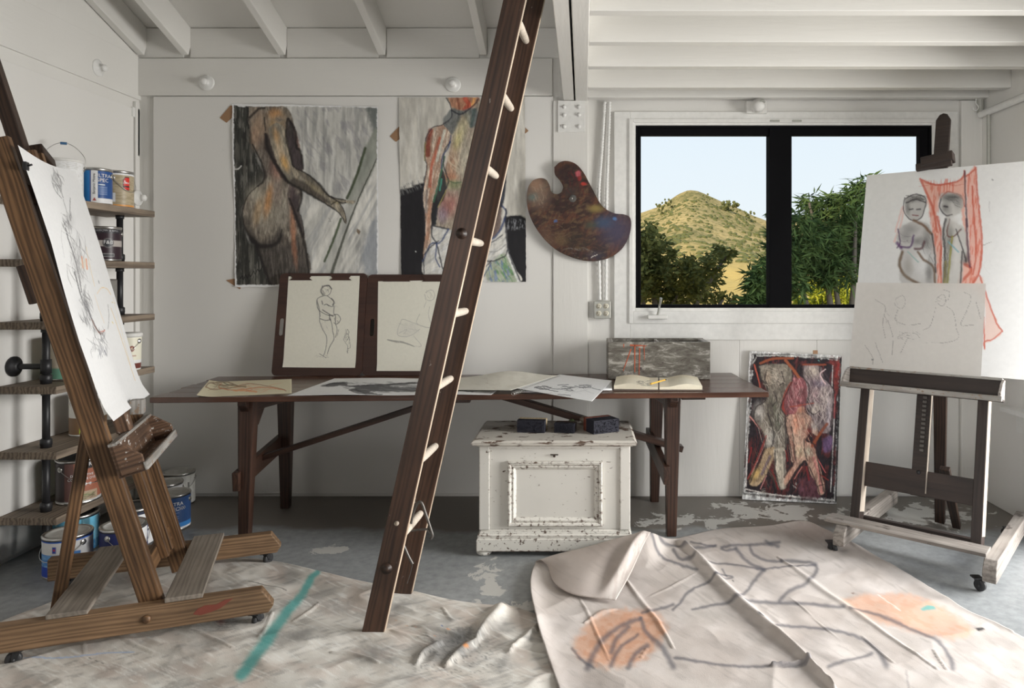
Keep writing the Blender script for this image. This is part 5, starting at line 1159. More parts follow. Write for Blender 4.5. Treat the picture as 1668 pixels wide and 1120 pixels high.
lettering(c_, 'ULTRA', .089, .12, .148, .027, M['w']); lettering(c_, 'SPEC', .089, .02, .122, .027, M['w']); lettering(c_, '500', .089, .52, .122, .024, M['g'])
def d(A, r, h): A.fill((214, 213, 208)); lines(A, -10, 30, (h*.62, h*.55), (60, 60, 62), 5, .8)
can(-2.44, 4.13, 0, .088, .20, 'white paint can with an open dark rim behind the dark blue can', d, 'steel', 'lidpaint', (1.3, -1.9), False)
def d(A, r, h): A.fill((190, 189, 184)); rect(A, 50, 62, h*.1, h*.7, (110, 108, 104)); A.streak((168, 166, 160), .6, 10, 50, 0, .5, .6)
can(-2.50, 4.365, 0, .090, .198, 'dull white paint can standing against the back wall in the corner', d, 'steel', 'lidpaint', (1.3, -1.7), True)
# ------------------------------------------------------------------ the two big paintings taped to the wall
def wallquad(pts, Y, nu, nv): return quad(*[P(x, y, Y) for x, y in pts], nu, nv)
def torn(g, amp, seed):
    nv, nu, _ = g.shape; i = np.arange(nu); j = np.arange(nv)
    g[0, :, 2] += (fbm(i/7., i*0., seed)-.5)*amp; g[-1, :, 2] += (fbm(i/7., i*0.+9, seed)-.5)*amp; g[:, 0, 0] += (fbm(j/7., j*0.+3, seed)-.5)*amp; g[:, -1, 0] += (fbm(j/7., j*0.+5, seed)-.5)*amp
    return g
YP = WALL-.022
M['canvaspaint'] = artmat('painted_paper', .55, .35, 50, bd=.003)
g = torn(wallquad([(378, 169), (616, 174), (616, 467), (383, 467)], YP, 240, 300), .008, 4)
jj, ii = np.mgrid[0:300, 0:240]; g[..., 1] -= .010*np.clip(1-jj/30., 0, 1)*np.sin(ii/240.*PI*1.3)**2+.004*np.sin(jj/40.)
ax, ay = proj(g.reshape(-1, 3)); A = Art(ax, ay, 360, 150, 950/280, 21, 1.45).fill((174, 173, 168))
A.streak((132, 132, 130), .75, 26, 190, 0, .38, .74); A.streak((200, 199, 194), .6, 20, 150, 0, .45, .75, seed=3); A.streak((120, 118, 124), .5, 20, 70, -28, .52, .7, A.inside([(420, 80), (870, 80), (870, 480), (460, 560)], 40), 5)
lowr = A.inside([(440, 640), (700, 560), (870, 300), (870, 1080), (470, 1080)], 40)
A.streak((198, 196, 190), .9, 26, 200, 28, .34, .66, lowr, 7); A.streak((140, 142, 144), .6, 18, 170, 28, .46, .76, lowr, 9)
A.poly([(830, 720), (870, 700), (870, 1000), (800, 1000), (780, 900)], (134, 138, 144), .8, 16, 10); A.poly([(800, 80), (870, 80), (870, 270), (850, 240)], (84, 90, 88), .9, 22, 10)
A.poly([(60, 60), (200, 60), (190, 330), (235, 470), (120, 640), (150, 820), (210, 870), (270, 1090), (60, 1090)], (50, 50, 47), 1, 8, 5)
lm = A.inside([(60, 60), (230, 60), (230, 470), (120, 640), (210, 870), (270, 1090), (60, 1090)], 8); A.streak((84, 82, 76), .8, 9, 110, 0, .48, .7, lm); A.streak((36, 36, 34), .8, 12, 80, 0, .5, .65, lm, 4); A.streak((110, 108, 102), .7, 8, 60, 0, .58, .72, lm, 6)
# easel bars
A.poly([(800, 300), (860, 200), (860, 380), (750, 600), (700, 590)], (120, 124, 114), .8, 8, 5); A.poly([(860, 370), (720, 720), (640, 1000), (580, 940), (690, 640)], (150, 150, 144), .6, 10, 5)
A.stroke([(797, 310), (750, 460), (697, 585)], 15, (58, 66, 48), .95, .1); A.stroke([(662, 700), (620, 820), (572, 935)], 13, (66, 76, 56), .95, .1); A.stroke([(862, 365), (760, 590), (690, 770), (612, 998)], (6, 8, 11, 18), (60, 62, 54), .9, .12)
# torso, hips and leg
body = [(158, 84), (250, 78), (350, 80), (392, 130), (410, 220), (436, 300), (452, 420), (440, 520), (448, 570), (430, 650), (455, 750), (475, 880), (487, 1000), (300, 1080), (270, 1060), (236, 960), (205, 862), (160, 800), (122, 720), (118, 650), (145, 570), (205, 515), (236, 470), (228, 410), (194, 330), (166, 220), (150, 150)]
bmk = A.poly(body, (112, 104, 94), 1, 4, 4)
A.streak((150, 142, 130), .7, 9, 50, 8, .5, .68, bmk); A.streak((70, 62, 58), .7, 10, 60, -6, .52, .68, bmk, 4)
A.blob(215, 190, 40, 110, (150, 128, 108), .8, .9, -10); A.blob(310, 165, 52, 60, (156, 134, 106), .85, .9); A.blob(300, 120, 40, 30, (176, 132, 88), .8, .9); A.blob(190, 240, 26, 70, (160, 132, 110), .7, .9)
A.blob(290, 200, 18, 40, (186, 150, 104), .7, .9); A.blob(320, 150, 26, 22, (116, 112, 106), .7, .8); A.blob(260, 620, 100, 130, (140, 134, 120), .75, 1.0); A.blob(262, 600, 22, 90, (176, 126, 78), .8, .9, 10); A.blob(205, 650, 24, 90, (158, 130, 96), .6, .9, 12); A.blob(190, 560, 40, 40, (160, 154, 140), .6, .9); A.blob(310, 560, 30, 80, (128, 112, 104), .6, .9)
A.blob(300, 430, 34, 60, (150, 112, 98), .7, .9, -20); A.blob(340, 690, 50, 90, (138, 132, 122), .5, .9); A.blob(400, 760, 16, 150, (170, 122, 94), .8, .9, -4); A.blob(395, 560, 30, 80, (66, 52, 60), .7, .9)
A.poly([(205, 862), (300, 850), (390, 830), (430, 800), (487, 1000), (300, 1080), (262, 1050)], (52, 48, 46), .85, 22, 8); A.streak((96, 90, 84), .7, 8, 120, -4, .5, .66, A.inside([(215, 862), (440, 800), (485, 1000), (300, 1080)], 8), 11); A.blob(405, 860, 14, 110, (148, 104, 82), .7, .9, -6)
A.poly([(370, 150), (400, 180), (430, 300), (452, 420), (400, 430), (376, 330), (360, 250)], (56, 48, 52), .9, 8, 4); A.blob(420, 260, 10, 60, (140, 112, 104), .7, .9, -12); A.blob(385, 200, 14, 50, (64, 60, 56), .7, .9)
arm = [(262, 200), (300, 170), (345, 190), (366, 270), (385, 350), (402, 412), (470, 448), (535, 500), (600, 575), (690, 596), (738, 600), (730, 616), (655, 612), (678, 650), (694, 715), (684, 722), (655, 668), (615, 640), (560, 605), (470, 552), (375, 500), (325, 420), (285, 320)]
am = A.poly(arm, (124, 118, 106), 1, 4, 3); A.streak((164, 152, 132), .7, 8, 60, -18, .48, .66, am, 3); A.blob(330, 330, 26, 90, (170, 152, 128), .8, .9, -20); A.blob(352, 390, 20, 50, (184, 144, 84), .8, .9, -20); A.blob(305, 240, 18, 50, (178, 140, 96), .7, .9, -14)
A.poly([(395, 470), (470, 500), (560, 570), (600, 610), (560, 605), (470, 552), (380, 505)], (58, 52, 48), .85, 10, 4); A.poly([(405, 420), (470, 452), (535, 505), (600, 578), (560, 560), (470, 490)], (84, 78, 70), .7, 8, 4); A.blob(520, 530, 60, 16, (128, 118, 94), .6, .9, 38); A.blob(640, 610, 34, 10, (116, 108, 82), .8, .8, 14)
A.mottle(.68, 1.3, 10, 34, 6, 1, np.clip(bmk+am, 0, 1)); A.mottle(.8, 1.1, 30, 120, 0, 2)
bk = (30, 27, 27)
A.poly([(122, 700), (150, 690), (190, 800), (260, 820), (330, 760), (330, 830), (240, 868), (180, 850)], (48, 44, 42), .75, 22, 8); A.poly([(380, 590), (440, 560), (430, 650), (455, 750), (440, 780), (400, 680)], (54, 46, 50), .8, 12, 6); A.poly([(196, 240), (240, 250), (262, 340), (300, 430), (250, 470), (228, 400)], (66, 56, 54), .55, 16, 8)
A.poly([(245, 225), (262, 240), (285, 320), (330, 430), (375, 500), (330, 470), (290, 400), (262, 340), (240, 310)], (46, 38, 38), .9, 7, 4)
for pts, w_ in ((((245, 230), (265, 330), (325, 430), (375, 498), (470, 552), (560, 605), (615, 640), (655, 670), (686, 722)), (9, 11, 10, 7, 5, 4)), (((366, 150), (360, 250), (385, 350), (402, 412), (470, 448), (540, 505), (600, 575), (690, 597)), (8, 7, 5, 9, 4)), (((372, 145), (410, 215), (416, 300), (440, 330), (454, 420)), (8, 10, 8)), (((175, 290), (205, 350), (232, 410), (238, 480), (205, 520)), (6, 6, 12, 5)), (((205, 515), (150, 570), (120, 650), (124, 730), (160, 800), (200, 850)), (3, 4, 6, 16, 14)), (((170, 815), (220, 850), (290, 845), (325, 810), (335, 760)), (20, 16, 12, 4)), (((200, 855), (235, 960), (272, 1062)), (16, 14, 10)), (((378, 590), (400, 650), (440, 760), (470, 880), (486, 1000)), (8, 10, 12, 9)), (((440, 540), (446, 590), (425, 655)), 8), (((150, 90), (152, 200)), 5), (((160, 140), (205, 95), (240, 85)), 9), (((240, 140), (245, 210)), 5), (((600, 575), (660, 610), (690, 612)), 5), (((655, 612), (680, 655), (692, 715)), 4), (((640, 600), (610, 620)), 4), (((440, 680), (458, 760), (450, 800)), 4)):
    A.stroke(pts, [q*1.5 for q in w_] if isinstance(w_, tuple) else w_*1.5, bk, .88, .14, 3, .8)
A.scrib(300, 130, 50, 40, 8, (84, 78, 72), 4, .6, 2); A.blob(760, 770, 9, 17, (96, 80, 62), .9, .4, -20); A.scrib(520, 330, 120, 120, 6, (150, 150, 148), 6, .5, 4); A.scrib(590, 690, 30, 30, 3, (80, 80, 76), 3, .6, 4)
A.stroke([(105, 1030), (118, 1015), (124, 1035), (135, 1010), (146, 1028), (156, 1005), (165, 1018), (180, 990), (190, 1004), (200, 978), (212, 990), (230, 960)], 5, (22, 22, 22), .9)
# paper border
rim = A.inside([(72, 74), (120, 80), (400, 78), (862, 86), (862, 1064), (86, 1064), (80, 700), (76, 440), (70, 300)], 2.5, 5, False); A.mix(slice(None), (212, 211, 205), 1-rim); A.stroke([(66, 425), (95, 424), (112, 408)], 5, (206, 204, 198), .9)
pt = sheet('figure_painting', g, A.c, M['canvaspaint'], None, tuple(P(497, 467, YP))); tag(pt, 'wall painting of a grey nude reaching out an arm, left of the two', 'painting')

g = torn(wallquad([(650, 159), (855, 158), (857, 459), (654, 459)], YP, 200, 290), .006, 8)
g[..., 1] -= .003*np.sin(np.mgrid[0:290, 0:200][0]/37.)
ax, ay = proj(g.reshape(-1, 3)); A = Art(ax, ay, 630, 140, 824/250, 22, 1.45).fill((182, 179, 171))
A.streak((160, 157, 150), .6, 22, 190, 2, .38, .74); A.streak((198, 196, 190), .6, 20, 150, -3, .45, .75, seed=4); A.streak((140, 136, 130), .3, 30, 150, 0, .5, .75, seed=6)
blk = (28, 27, 30)
A.poly([(60, 560), (120, 545), (205, 520), (270, 600), (290, 740), (240, 770), (200, 1010), (60, 1010)], blk, 1, 7, 6); A.streak((92, 92, 92), .85, 4, 26, -20, .45, .65, A.inside([(70, 545), (195, 485), (215, 530), (80, 585)], 8)); A.poly([(630, 700), (750, 722), (750, 1050), (712, 1050), (655, 900)], blk, 1, 6, 6); A.streak((130, 132, 136), .7, 5, 18, 10, .5, .7, A.inside([(640, 710), (750, 722), (750, 760), (650, 770)], 6))
body = [(320, 62), (490, 62), (500, 130), (500, 180), (560, 230), (620, 300), (636, 400), (632, 560), (615, 650), (610, 760), (560, 815), (480, 815), (330, 770), (262, 745), (275, 650), (320, 560), (310, 470), (330, 380), (345, 270), (300, 205), (345, 170), (345, 110)]
bm_ = A.poly(body, (150, 138, 124), 1, 4, 3); A.streak((176, 166, 148), .7, 9, 60, 12, .46, .66, bm_); A.streak((124, 108, 98), .6, 10, 50, -6, .5, .68, bm_, 3)
A.poly([(330, 62), (490, 62), (478, 100), (440, 130), (390, 132), (350, 110)], (168, 120, 94), .9, 5, 3); A.stroke([(420, 66), (440, 100), (420, 126)], 26, (160, 62, 46), .8, .3); A.stroke([(470, 68), (460, 100)], 14, (206, 150, 90), .8, .3); A.stroke([(380, 70), (390, 120)], 14, (120, 70, 54), .8, .3)
A.poly([(345, 120), (300, 190), (345, 262), (385, 200), (400, 135)], (98, 102, 102), .9, 6, 4); A.poly([(390, 135), (480, 120), (490, 200), (455, 220), (420, 170)], (92, 100, 102), .85, 8, 4); A.stroke([(470, 130), (452, 215)], 20, (70, 84, 82), .8, .2)
A.blob(400, 240, 30, 90, (190, 182, 148), .8, .9, 18); A.blob(380, 300, 24, 60, (176, 168, 112), .6, .9, 14); A.blob(350, 430, 36, 100, (178, 138, 112), .7, .9, 8); A.blob(430, 400, 50, 120, (172, 166, 150), .7, .9); A.blob(340, 490, 50, 26, (170, 114, 84), .6, .9); A.blob(330, 640, 60, 70, (150, 96, 88), .8, .9); A.blob(360, 530, 50, 26, (124, 132, 96), .8, .9); A.blob(300, 690, 30, 50, (130, 120, 140), .6, .9); A.blob(420, 700, 60, 60, (130, 118, 110), .6, .9)
A.poly([(560, 560), (618, 520), (612, 740), (580, 810), (520, 815), (530, 700)], (96, 82, 80), .85, 10, 5); A.blob(560, 700, 30, 80, (120, 92, 82), .6, .9)
larm = [(300, 205), (345, 265), (325, 330), (300, 380), (285, 470), (262, 560), (242, 650), (236, 760), (232, 850), (205, 930), (196, 900), (206, 800), (204, 700), (195, 600), (204, 500), (215, 430), (203, 350), (215, 270), (250, 225)]
am = A.poly(larm, (160, 132, 114), 1, 4, 3); A.streak((204, 190, 174), .8, 8, 60, 10, .48, .66, am); A.stroke([(235, 240), (222, 310), (220, 370)], 26, (118, 50, 38), .85, .2); A.stroke([(285, 280), (265, 350), (242, 430), (232, 540)], 16, (168, 88, 66), .8, .3); A.stroke([(310, 240), (290, 320), (270, 400)], 14, (216, 204, 190), .8, .3); A.stroke([(240, 560), (226, 680), (218, 820)], 16, (172, 128, 104), .7, .3); A.stroke([(216, 560), (210, 680)], 10, (130, 122, 120), .8, .3)
A.poly([(300, 440), (320, 520), (310, 600), (276, 650), (262, 740), (244, 740), (250, 640), (270, 560), (286, 470)], (34, 36, 38), .95, 5, 3); A.stroke([(310, 380), (290, 470), (268, 560), (252, 620)], 10, (60, 96, 74), .9, .2); A.stroke([(295, 500), (284, 560)], 9, (70, 140, 120), .8, .2)
A.poly([(600, 330), (636, 300), (636, 560), (612, 650), (600, 520)], (52, 60, 74), .9, 5, 3); A.stroke([(626, 340), (630, 420)], 8, (130, 62, 48), .8, .2); A.stroke([(600, 440), (610, 520)], 10, (60, 92, 104), .8, .2)
# white wrap
cw = A.poly([(245, 748), (330, 770), (470, 815), (560, 820), (615, 770), (640, 760), (652, 880), (690, 980), (716, 1050), (470, 1050), (300, 1005), (195, 1005), (205, 900), (240, 830)], (196, 194, 188), 1, 4, 3); A.streak((164, 164, 162), .6, 16, 50, 60, .48, .66, cw); A.streak((214, 213, 208), .6, 14, 40, 30, .5, .7, cw, 3)
A.poly([(560, 950), (640, 900), (700, 1045), (560, 1050), (530, 1000)], (140, 150, 128), .85, 8, 4); A.streak((88, 130, 84), .8, 8, 40, -32, .46, .64, A.inside([(570, 940), (640, 905), (700, 1045), (600, 1050)], 8), 5); A.streak((100, 116, 150), .8, 6, 30, -20, .5, .66, A.inside([(540, 960), (640, 930), (660, 1050), (560, 1050)], 8), 7); A.poly([(640, 900), (655, 895), (716, 1048), (700, 1048)], (206, 205, 200), .9, 3, 2)
A.mottle(.6, 1.2, 9, 30, 10, 1, np.clip(bm_+am, 0, 1)); A.mottle(.82, 1.1, 30, 110, 0, 2); A.mottle(.75, 1.1, 14, 40, 50, 4, cw)
bl = (40, 42, 50); blu = (46, 62, 100)
for pts, w_, c_ in ((((318, 62), (344, 110), (345, 170), (295, 208), (240, 228), (208, 290), (205, 370), (215, 440), (200, 520), (192, 610), (205, 700), (205, 800)), (5, 4, 4, 5, 4), bl), (((345, 130), (400, 150), (470, 100), (490, 70)), 6, bl), (((340, 300), (310, 350), (305, 420), (322, 480), (330, 520), (275, 640), (262, 740)), 6, bl), (((345, 265), (330, 330), (300, 375), (292, 440)), 5, blu), (((325, 500), (360, 520), (400, 515)), 5, (80, 96, 70)), (((245, 748), (330, 768)), 7, bl), (((245, 750), (242, 800), (268, 850), (300, 980)), 6, bl), (((330, 770), (285, 840), (235, 850), (195, 940)), 7, blu), (((268, 850), (262, 920), (285, 970)), 6, blu), (((200, 905), (240, 860), (280, 830)), 5, bl), (((480, 815), (560, 822), (610, 770), (640, 680), (615, 640)), (8, 9, 6), blu), (((640, 660), (640, 760), (655, 890), (715, 1045)), 6, bl), (((500, 830), (560, 840), (620, 800)), 4, bl), (((480, 925), (560, 940), (630, 915), (650, 880)), 6, bl), (((500, 1000), (540, 960), (560, 940)), 5, bl), (((500, 870), (580, 890), (640, 850)), 3, (120, 120, 120)), (((470, 1040), (520, 1020), (560, 950)), 4, blu), (((632, 300), (640, 420), (632, 560), (615, 650)), 7, bl), (((200, 1005), (198, 930)), 5, bl), (((206, 300), (204, 400)), 4, (120, 110, 60)), (((275, 650), (320, 560)), 4, (140, 130, 80))):
    A.stroke(pts, [q*1.3 for q in w_] if isinstance(w_, tuple) else w_*1.3, c_, .88, .12, 3, .8)
A.blob(157, 888, 2.5, 4, (200, 200, 200), .9); A.scrib(330, 300, 120, 200, 14, (190, 182, 160), 6, .35, 2); A.scrib(280, 560, 130, 160, 12, (130, 90, 92), 6, .35, 3)
pt = sheet('figure_painting', g, A.c, M['canvaspaint'], None, tuple(P(755, 459, YP))); tag(pt, 'painting of a standing figure in a white wrap on black blocks, behind the ladder', 'painting')
def tape(pts, label):
    c = P(sum(p[0] for p in pts)/len(pts), sum(p[1] for p in pts)/len(pts), WALL-.019)
    q = MB(c); q.prism([(P(x, y, WALL-.0170).x-c.x, P(x, y, WALL-.0170).z-c.z) for x, y in pts], (c.x, WALL-.0178, c.z), (1, 0, 0), (0, 0, 1), .0007); tag(q.build('brown_tape', M['tape']), label, 'tape', 'brown tape on the wall')
tape([(358, 192), (375, 172), (384, 172), (384, 186), (369, 200)], 'brown tape strip at the top left corner of the grey figure painting')
tape([(368, 456), (392, 452), (393, 457), (396, 460), (391, 471)], 'torn brown tape at the bottom left corner of the grey figure painting')
tape([(635, 222), (650, 206), (660, 206), (660, 220), (645, 231)], 'brown tape strip at the left edge of the white-wrap painting')
tape([(850, 206), (855, 207), (861, 213), (855, 218), (848, 218)], 'brown tape stub at the right edge of the white-wrap painting')

# ------------------------------------------------------------------ two drawing boards leaning on the table
def board(x0t, x1t, x0b, x1b, yt, yb, Yt, Yb, label, paper, draw, plabel, clips, hole):
    tl, tr, br, bl = P(x0t, yt, Yt), P(x1t, yt, Yt), P(x1b, yb, Yb), P(x0b, yb, Yb); bl.z = br.z = TH+.0015
    A_ = ((tr-tl)+(br-bl)).normalized(); B0 = ((tl-bl)+(tr-br)).normalized(); B_ = (B0-A_*B0.dot(A_)).normalized(); Nn = A_.cross(B_)
    w_ = ((tr-tl).length+(br-bl).length)/2; h_ = ((tl-bl).length+(tr-br).length)/2; o = (bl+br)/2-A_*w_/2
    r_ = .03; pl = []
    for cx, cy, a0 in ((w_-r_, r_, -90), (w_-r_, h_-r_, 0), (r_, h_-r_, 90), (r_, r_, 180)):
        for k in range(6): a = math.radians(a0+k*18); pl.append((cx+r_*math.cos(a), cy+r_*math.sin(a)))
    oo = (bl+br)/2
    bm = bmesh.new(); hw, hh = .013, .055; hx, hy = hole[0]*w_, hole[1]*h_; hp_ = []
    for cy, a0 in ((hy+hh-hw, 0), (hy-hh+hw, 180)):
        for k in range(7): a = math.radians(a0+k*30); hp_.append((hx+hw*math.cos(a), cy+hw*math.sin(a)))
    def W3(a, b_, n=0): return o+A_*a+B_*b_+Nn*n-oo
    ov = [bm.verts.new(W3(a, b_)) for a, b_ in pl]; hv = [bm.verts.new(W3(a, b_)) for a, b_ in hp_]
    ed = [bm.edges.new((L_[i], L_[(i+1) % len(L_)])) for L_ in (ov, hv) for i in range(len(L_))]
    bmesh.ops.triangle_fill(bm, edges=ed, use_beauty=True, normal=Nn)
    ex = bmesh.ops.extrude_face_region(bm, geom=bm.faces[:])
    for v_ in [g_ for g_ in ex['geom'] if isinstance(g_, bmesh.types.BMVert)]: v_.co -= Nn*.008
    bmesh.ops.recalc_face_normals(bm, faces=bm.faces)
    me = bpy.data.meshes.new('drawing_board'); bm.to_mesh(me); bm.free(); at = me.attributes.new('grain', 'FLOAT_VECTOR', 'POINT'); co_ = np.zeros(len(me.vertices)*3, np.float32); me.vertices.foreach_get('co', co_); at.data.foreach_set('vector', co_)
    me.materials.append(M['board']); bo = bpy.data.objects.new('drawing_board', me); COL.objects.link(bo); bo.location = oo; tag(bo, label, 'drawing board', 'drawing boards leaning on the table')
    for cx_, cw_ in clips:
        q = MB(oo); q.prism([(cx_-cw_, h_-.005), (cx_+cw_, h_-.005), (cx_+cw_*.72, h_-.032), (cx_+cw_*.98, h_-.046), (cx_-cw_*.98, h_-.046), (cx_-cw_*.72, h_-.032)], o+Nn*.0028, A_, B_, .003); q.build('clip', M['board'], bo, .001)
    def ray(px, py, n=.0035):                      # photo point onto the board plane
        d = V(((px-VX)/F, 1, -(py-VY)/F)); c0 = V((0, 0, CH)); o2 = o+Nn*n; t = (o2-c0).dot(Nn)/d.dot(Nn); return c0+d*t
    g = quad(*[ray(x, y, .0018) for x, y in paper], 150, 190)
    jj, ii = np.mgrid[0:190, 0:150]
    lift = .010*np.clip((jj/190.-.88)/.12, 0, 1)**2*(np.abs(ii/150.-.5)*2)**2+.0006*np.sin(ii/30.)
    g = g+np.array(Nn)[None, None]*lift[..., None]
    ax, ay = proj(g.reshape(-1, 3)); A = Art(ax, ay, 420, 420, 1668/440, 31, 1.4).fill((206, 203, 191)); draw(A)
    s_ = sheet('figure_drawing', g, A.c, M['paperart'], None, tuple(ray((paper[2][0]+paper[3][0])/2, paper[3][1]))); tag(s_, plabel, 'drawing')
pc = (74, 72, 72)
def d1(A):
    A.blob(420, 310, 60, 130, (190, 187, 178), .5, 1)
    for pts, w_ in ((((400, 180), (430, 168), (452, 185), (448, 215), (430, 232), (412, 228), (400, 200)), 3), (((400, 175), (390, 205), (402, 228)), 7), (((410, 172), (440, 172), (455, 190)), 6), (((412, 232), (385, 240), (365, 260), (370, 310), (395, 335), (440, 355), (475, 352)), 3.4), (((365, 262), (380, 320), (384, 360)), 4), (((430, 235), (455, 255), (470, 275), (460, 300), (430, 290)), 3.4), (((395, 265), (400, 285)), 5), (((455, 250), (470, 270), (462, 290)), 5), (((410, 290), (425, 285), (440, 296)), 4), (((384, 340), (382, 390), (400, 440), (425, 490), (420, 560), (405, 605)), 3), (((470, 300), (470, 345), (495, 350), (510, 380), (490, 408), (470, 400)), 3.4), (((440, 370), (455, 400), (462, 450), (470, 500), (445, 545), (430, 590)), 3.4), (((478, 405), (490, 440), (480, 490)), 3), (((384, 375), (420, 385), (445, 380)), 4), (((400, 320), (430, 340), (465, 360)), 5), (((478, 352), (480, 400)), 4), (((440, 350), (450, 385)), 4), (((405, 605), (380, 590), (420, 615)), 2.4), (((500, 440), (490, 480)), 2)):
        A.stroke(pts, w_*1.25, pc, .85, .1, 1.5, .8)
    A.scrib(395, 170, 50, 55, 12, pc, 2.5, .6, 1); A.scrib(440, 260, 60, 60, 8, (120, 118, 114), 2, .5, 2); A.scrib(465, 355, 40, 50, 12, pc, 2, .5, 3); A.scrib(350, 580, 90, 40, 8, (130, 128, 124), 1.6, .6, 4); A.scrib(384, 380, 60, 70, 8, (140, 138, 134), 1.8, .5, 6); A.scrib(322, 565, 6, 6, 3, pc, 2, .6)
    for pts in (((552, 440), (545, 460), (556, 470), (562, 455), (552, 440)), ((545, 470), (530, 500), (538, 520), (555, 545), (552, 590)), ((560, 470), (566, 510), (570, 550), (556, 560)), ((540, 490), (560, 490), (545, 515))): A.stroke(pts, 2.6, pc, .75, .2)
    A.scrib(535, 445, 30, 90, 14, pc, 1.8, .5, 7); A.scrib(545, 545, 20, 45, 6, pc, 1.6, .6, 8)
board(451, 594, 442, 588, 445, 614, WALL-.046, 4.325, 'brown drawing board with a hand slot, the left one leaning on the table', [(470, 450), (586, 449), (579, 599), (461, 598)], d1, 'pencil sketch of a standing woman and a small figure, clipped to the left board', ((.135, .075), (.385, .072)), (.064, .47))
def d2(A):
    lt = (150, 148, 142)
    for pts, w_ in ((((1035, 215), (1060, 198), (1085, 205), (1092, 240), (1070, 262), (1045, 260)), 3), (((1030, 225), (1038, 260)), 3), (((1040, 270), (1025, 310)), 2.5), (((1000, 345), (980, 400), (1030, 425), (1060, 430)), 3), (((885, 385), (900, 378), (960, 400), (1040, 430)), 3), (((885, 390), (865, 440), (870, 480), (940, 480), (1000, 440)), 3), (((870, 465), (920, 440), (900, 470)), 3), (((960, 480), (1010, 540), (970, 545)), 2.5), (((1060, 300), (1055, 360), (1075, 420)), 2.5)):
        A.stroke(pts, w_, lt, .8, .2)
    A.stroke([(800, 505), (850, 515), (900, 522), (965, 545)], (5, 12, 10, 5), (120, 118, 112), .8, .35); A.scrib(870, 400, 130, 80, 14, lt, 2, .5, 1); A.scrib(1035, 200, 55, 60, 10, (130, 128, 122), 2, .6, 2); A.blob(930, 440, 70, 50, (190, 187, 180), .5, .9)
board(595, 747, 590, 743, 447, 616, WALL-.046, 4.33, 'brown drawing board behind the ladder, the right one leaning on the table', [(616, 458), (722, 456), (718, 604), (614, 604)], d2, 'faint pencil sketch of a reclining figure, clipped to the board behind the ladder', ((.185, .09), (.42, .08)), (.078, .47))

# ------------------------------------------------------------------ papers lying on the table
def tsheet(name, pts, Zs, nu, nv, view, seed, base, draw, label, cat, lift=None, gain=1.32, m='paperart', z=TH+.0015):
    tl, tr, br, bl = [TP(x, y, z) for x, y in pts]; g = quad(tl, tr, br, bl, nu, nv); jj, ii = np.mgrid[0:nv, 0:nu]; u_, v_ = ii/(nu-1), jj/(nv-1)
    if lift is not None: g[..., 2] += lift(u_, v_)
    ax, ay = proj(g.reshape(-1, 3)); A = Art(ax, ay, *view, seed, gain).fill(base); draw(A)
    o = sheet(name, g, A.c, M[m], None, tuple(np.array(g[nv//2, nu//2])-[0, 0, 0]), .0006); tag(o, label, cat); return o
def d(A):
    for pts, w_, c_ in ((((105, 88), (120, 72), (160, 68), (210, 66), (260, 84)), 5, (120, 92, 64)), (((105, 90), (140, 100), (200, 96), (250, 90), (300, 84)), 5, (150, 112, 76)), (((180, 74), (170, 92), (230, 104), (300, 100), (380, 90), (490, 104)), 4.5, (196, 120, 76)), (((240, 106), (300, 108), (350, 112)), 8, (222, 150, 100)), (((260, 84), (330, 74), (400, 84), (470, 98), (495, 108)), 4, (150, 110, 80)), (((190, 66), (220, 80), (300, 90)), 4, (90, 96, 70)), (((140, 72), (170, 82), (240, 78)), 4, (110, 84, 60)), (((300, 112), (330, 102)), 3, (200, 80, 60))): A.stroke(pts, w_, c_, .8, .2)
    A.scrib(100, 68, 150, 30, 18, (126, 100, 70), 2.2, .6, 1); A.scrib(240, 86, 240, 22, 14, (206, 140, 96), 2.4, .5, 2)
tsheet('figure_drawing', [(341, 622), (475, 617), (475, 640), (320, 647)], 0, 150, 60, (300, 600, 1668/560), 51, (206, 198, 172), d, 'small cream sheet with an orange reclining figure at the table left end', 'drawing', lambda u, v: .012*np.clip(1-u*5, 0, 1)**2)
def d(A):
    k_ = (52, 52, 56)
    A.poly([(740, 66), (790, 66), (800, 84), (880, 80), (1000, 74), (1130, 66), (1130, 74), (1000, 86), (1120, 92), (1120, 112), (1000, 112), (900, 112), (940, 124), (860, 118), (830, 112), (800, 104), (830, 92), (760, 84), (700, 88), (662, 84), (690, 76)], k_, .9, 3, 3)
    A.streak((120, 120, 122), .8, 40, 4, 4, .5, .66, A.inside([(740, 66), (1130, 66), (1130, 112), (830, 112)], 4)); A.stroke([(800, 104), (850, 120), (960, 126)], 5, k_, .8, .3); A.stroke([(830, 100), (880, 122)], 4, k_, .8, .2); A.stroke([(690, 80), (720, 72), (780, 72)], 6, k_, .9); A.stroke([(800, 86), (960, 78), (1120, 68)], 5, k_, .9, .2); A.stroke([(1140, 78), (1400, 92)], 7, k_, .7, .3); A.stroke([(1120, 108), (1290, 104), (1400, 112)], 6, k_, .7, .3)
tsheet('horse_drawing', [(545, 616), (835, 617), (800, 643), (468, 644)], 0, 230, 60, (300, 600, 1668/560), 52, (214, 216, 220), d, 'long white sheet with a black ink horse lying along the front of the table', 'drawing', lambda u, v: .004*np.sin(u*6)**2)
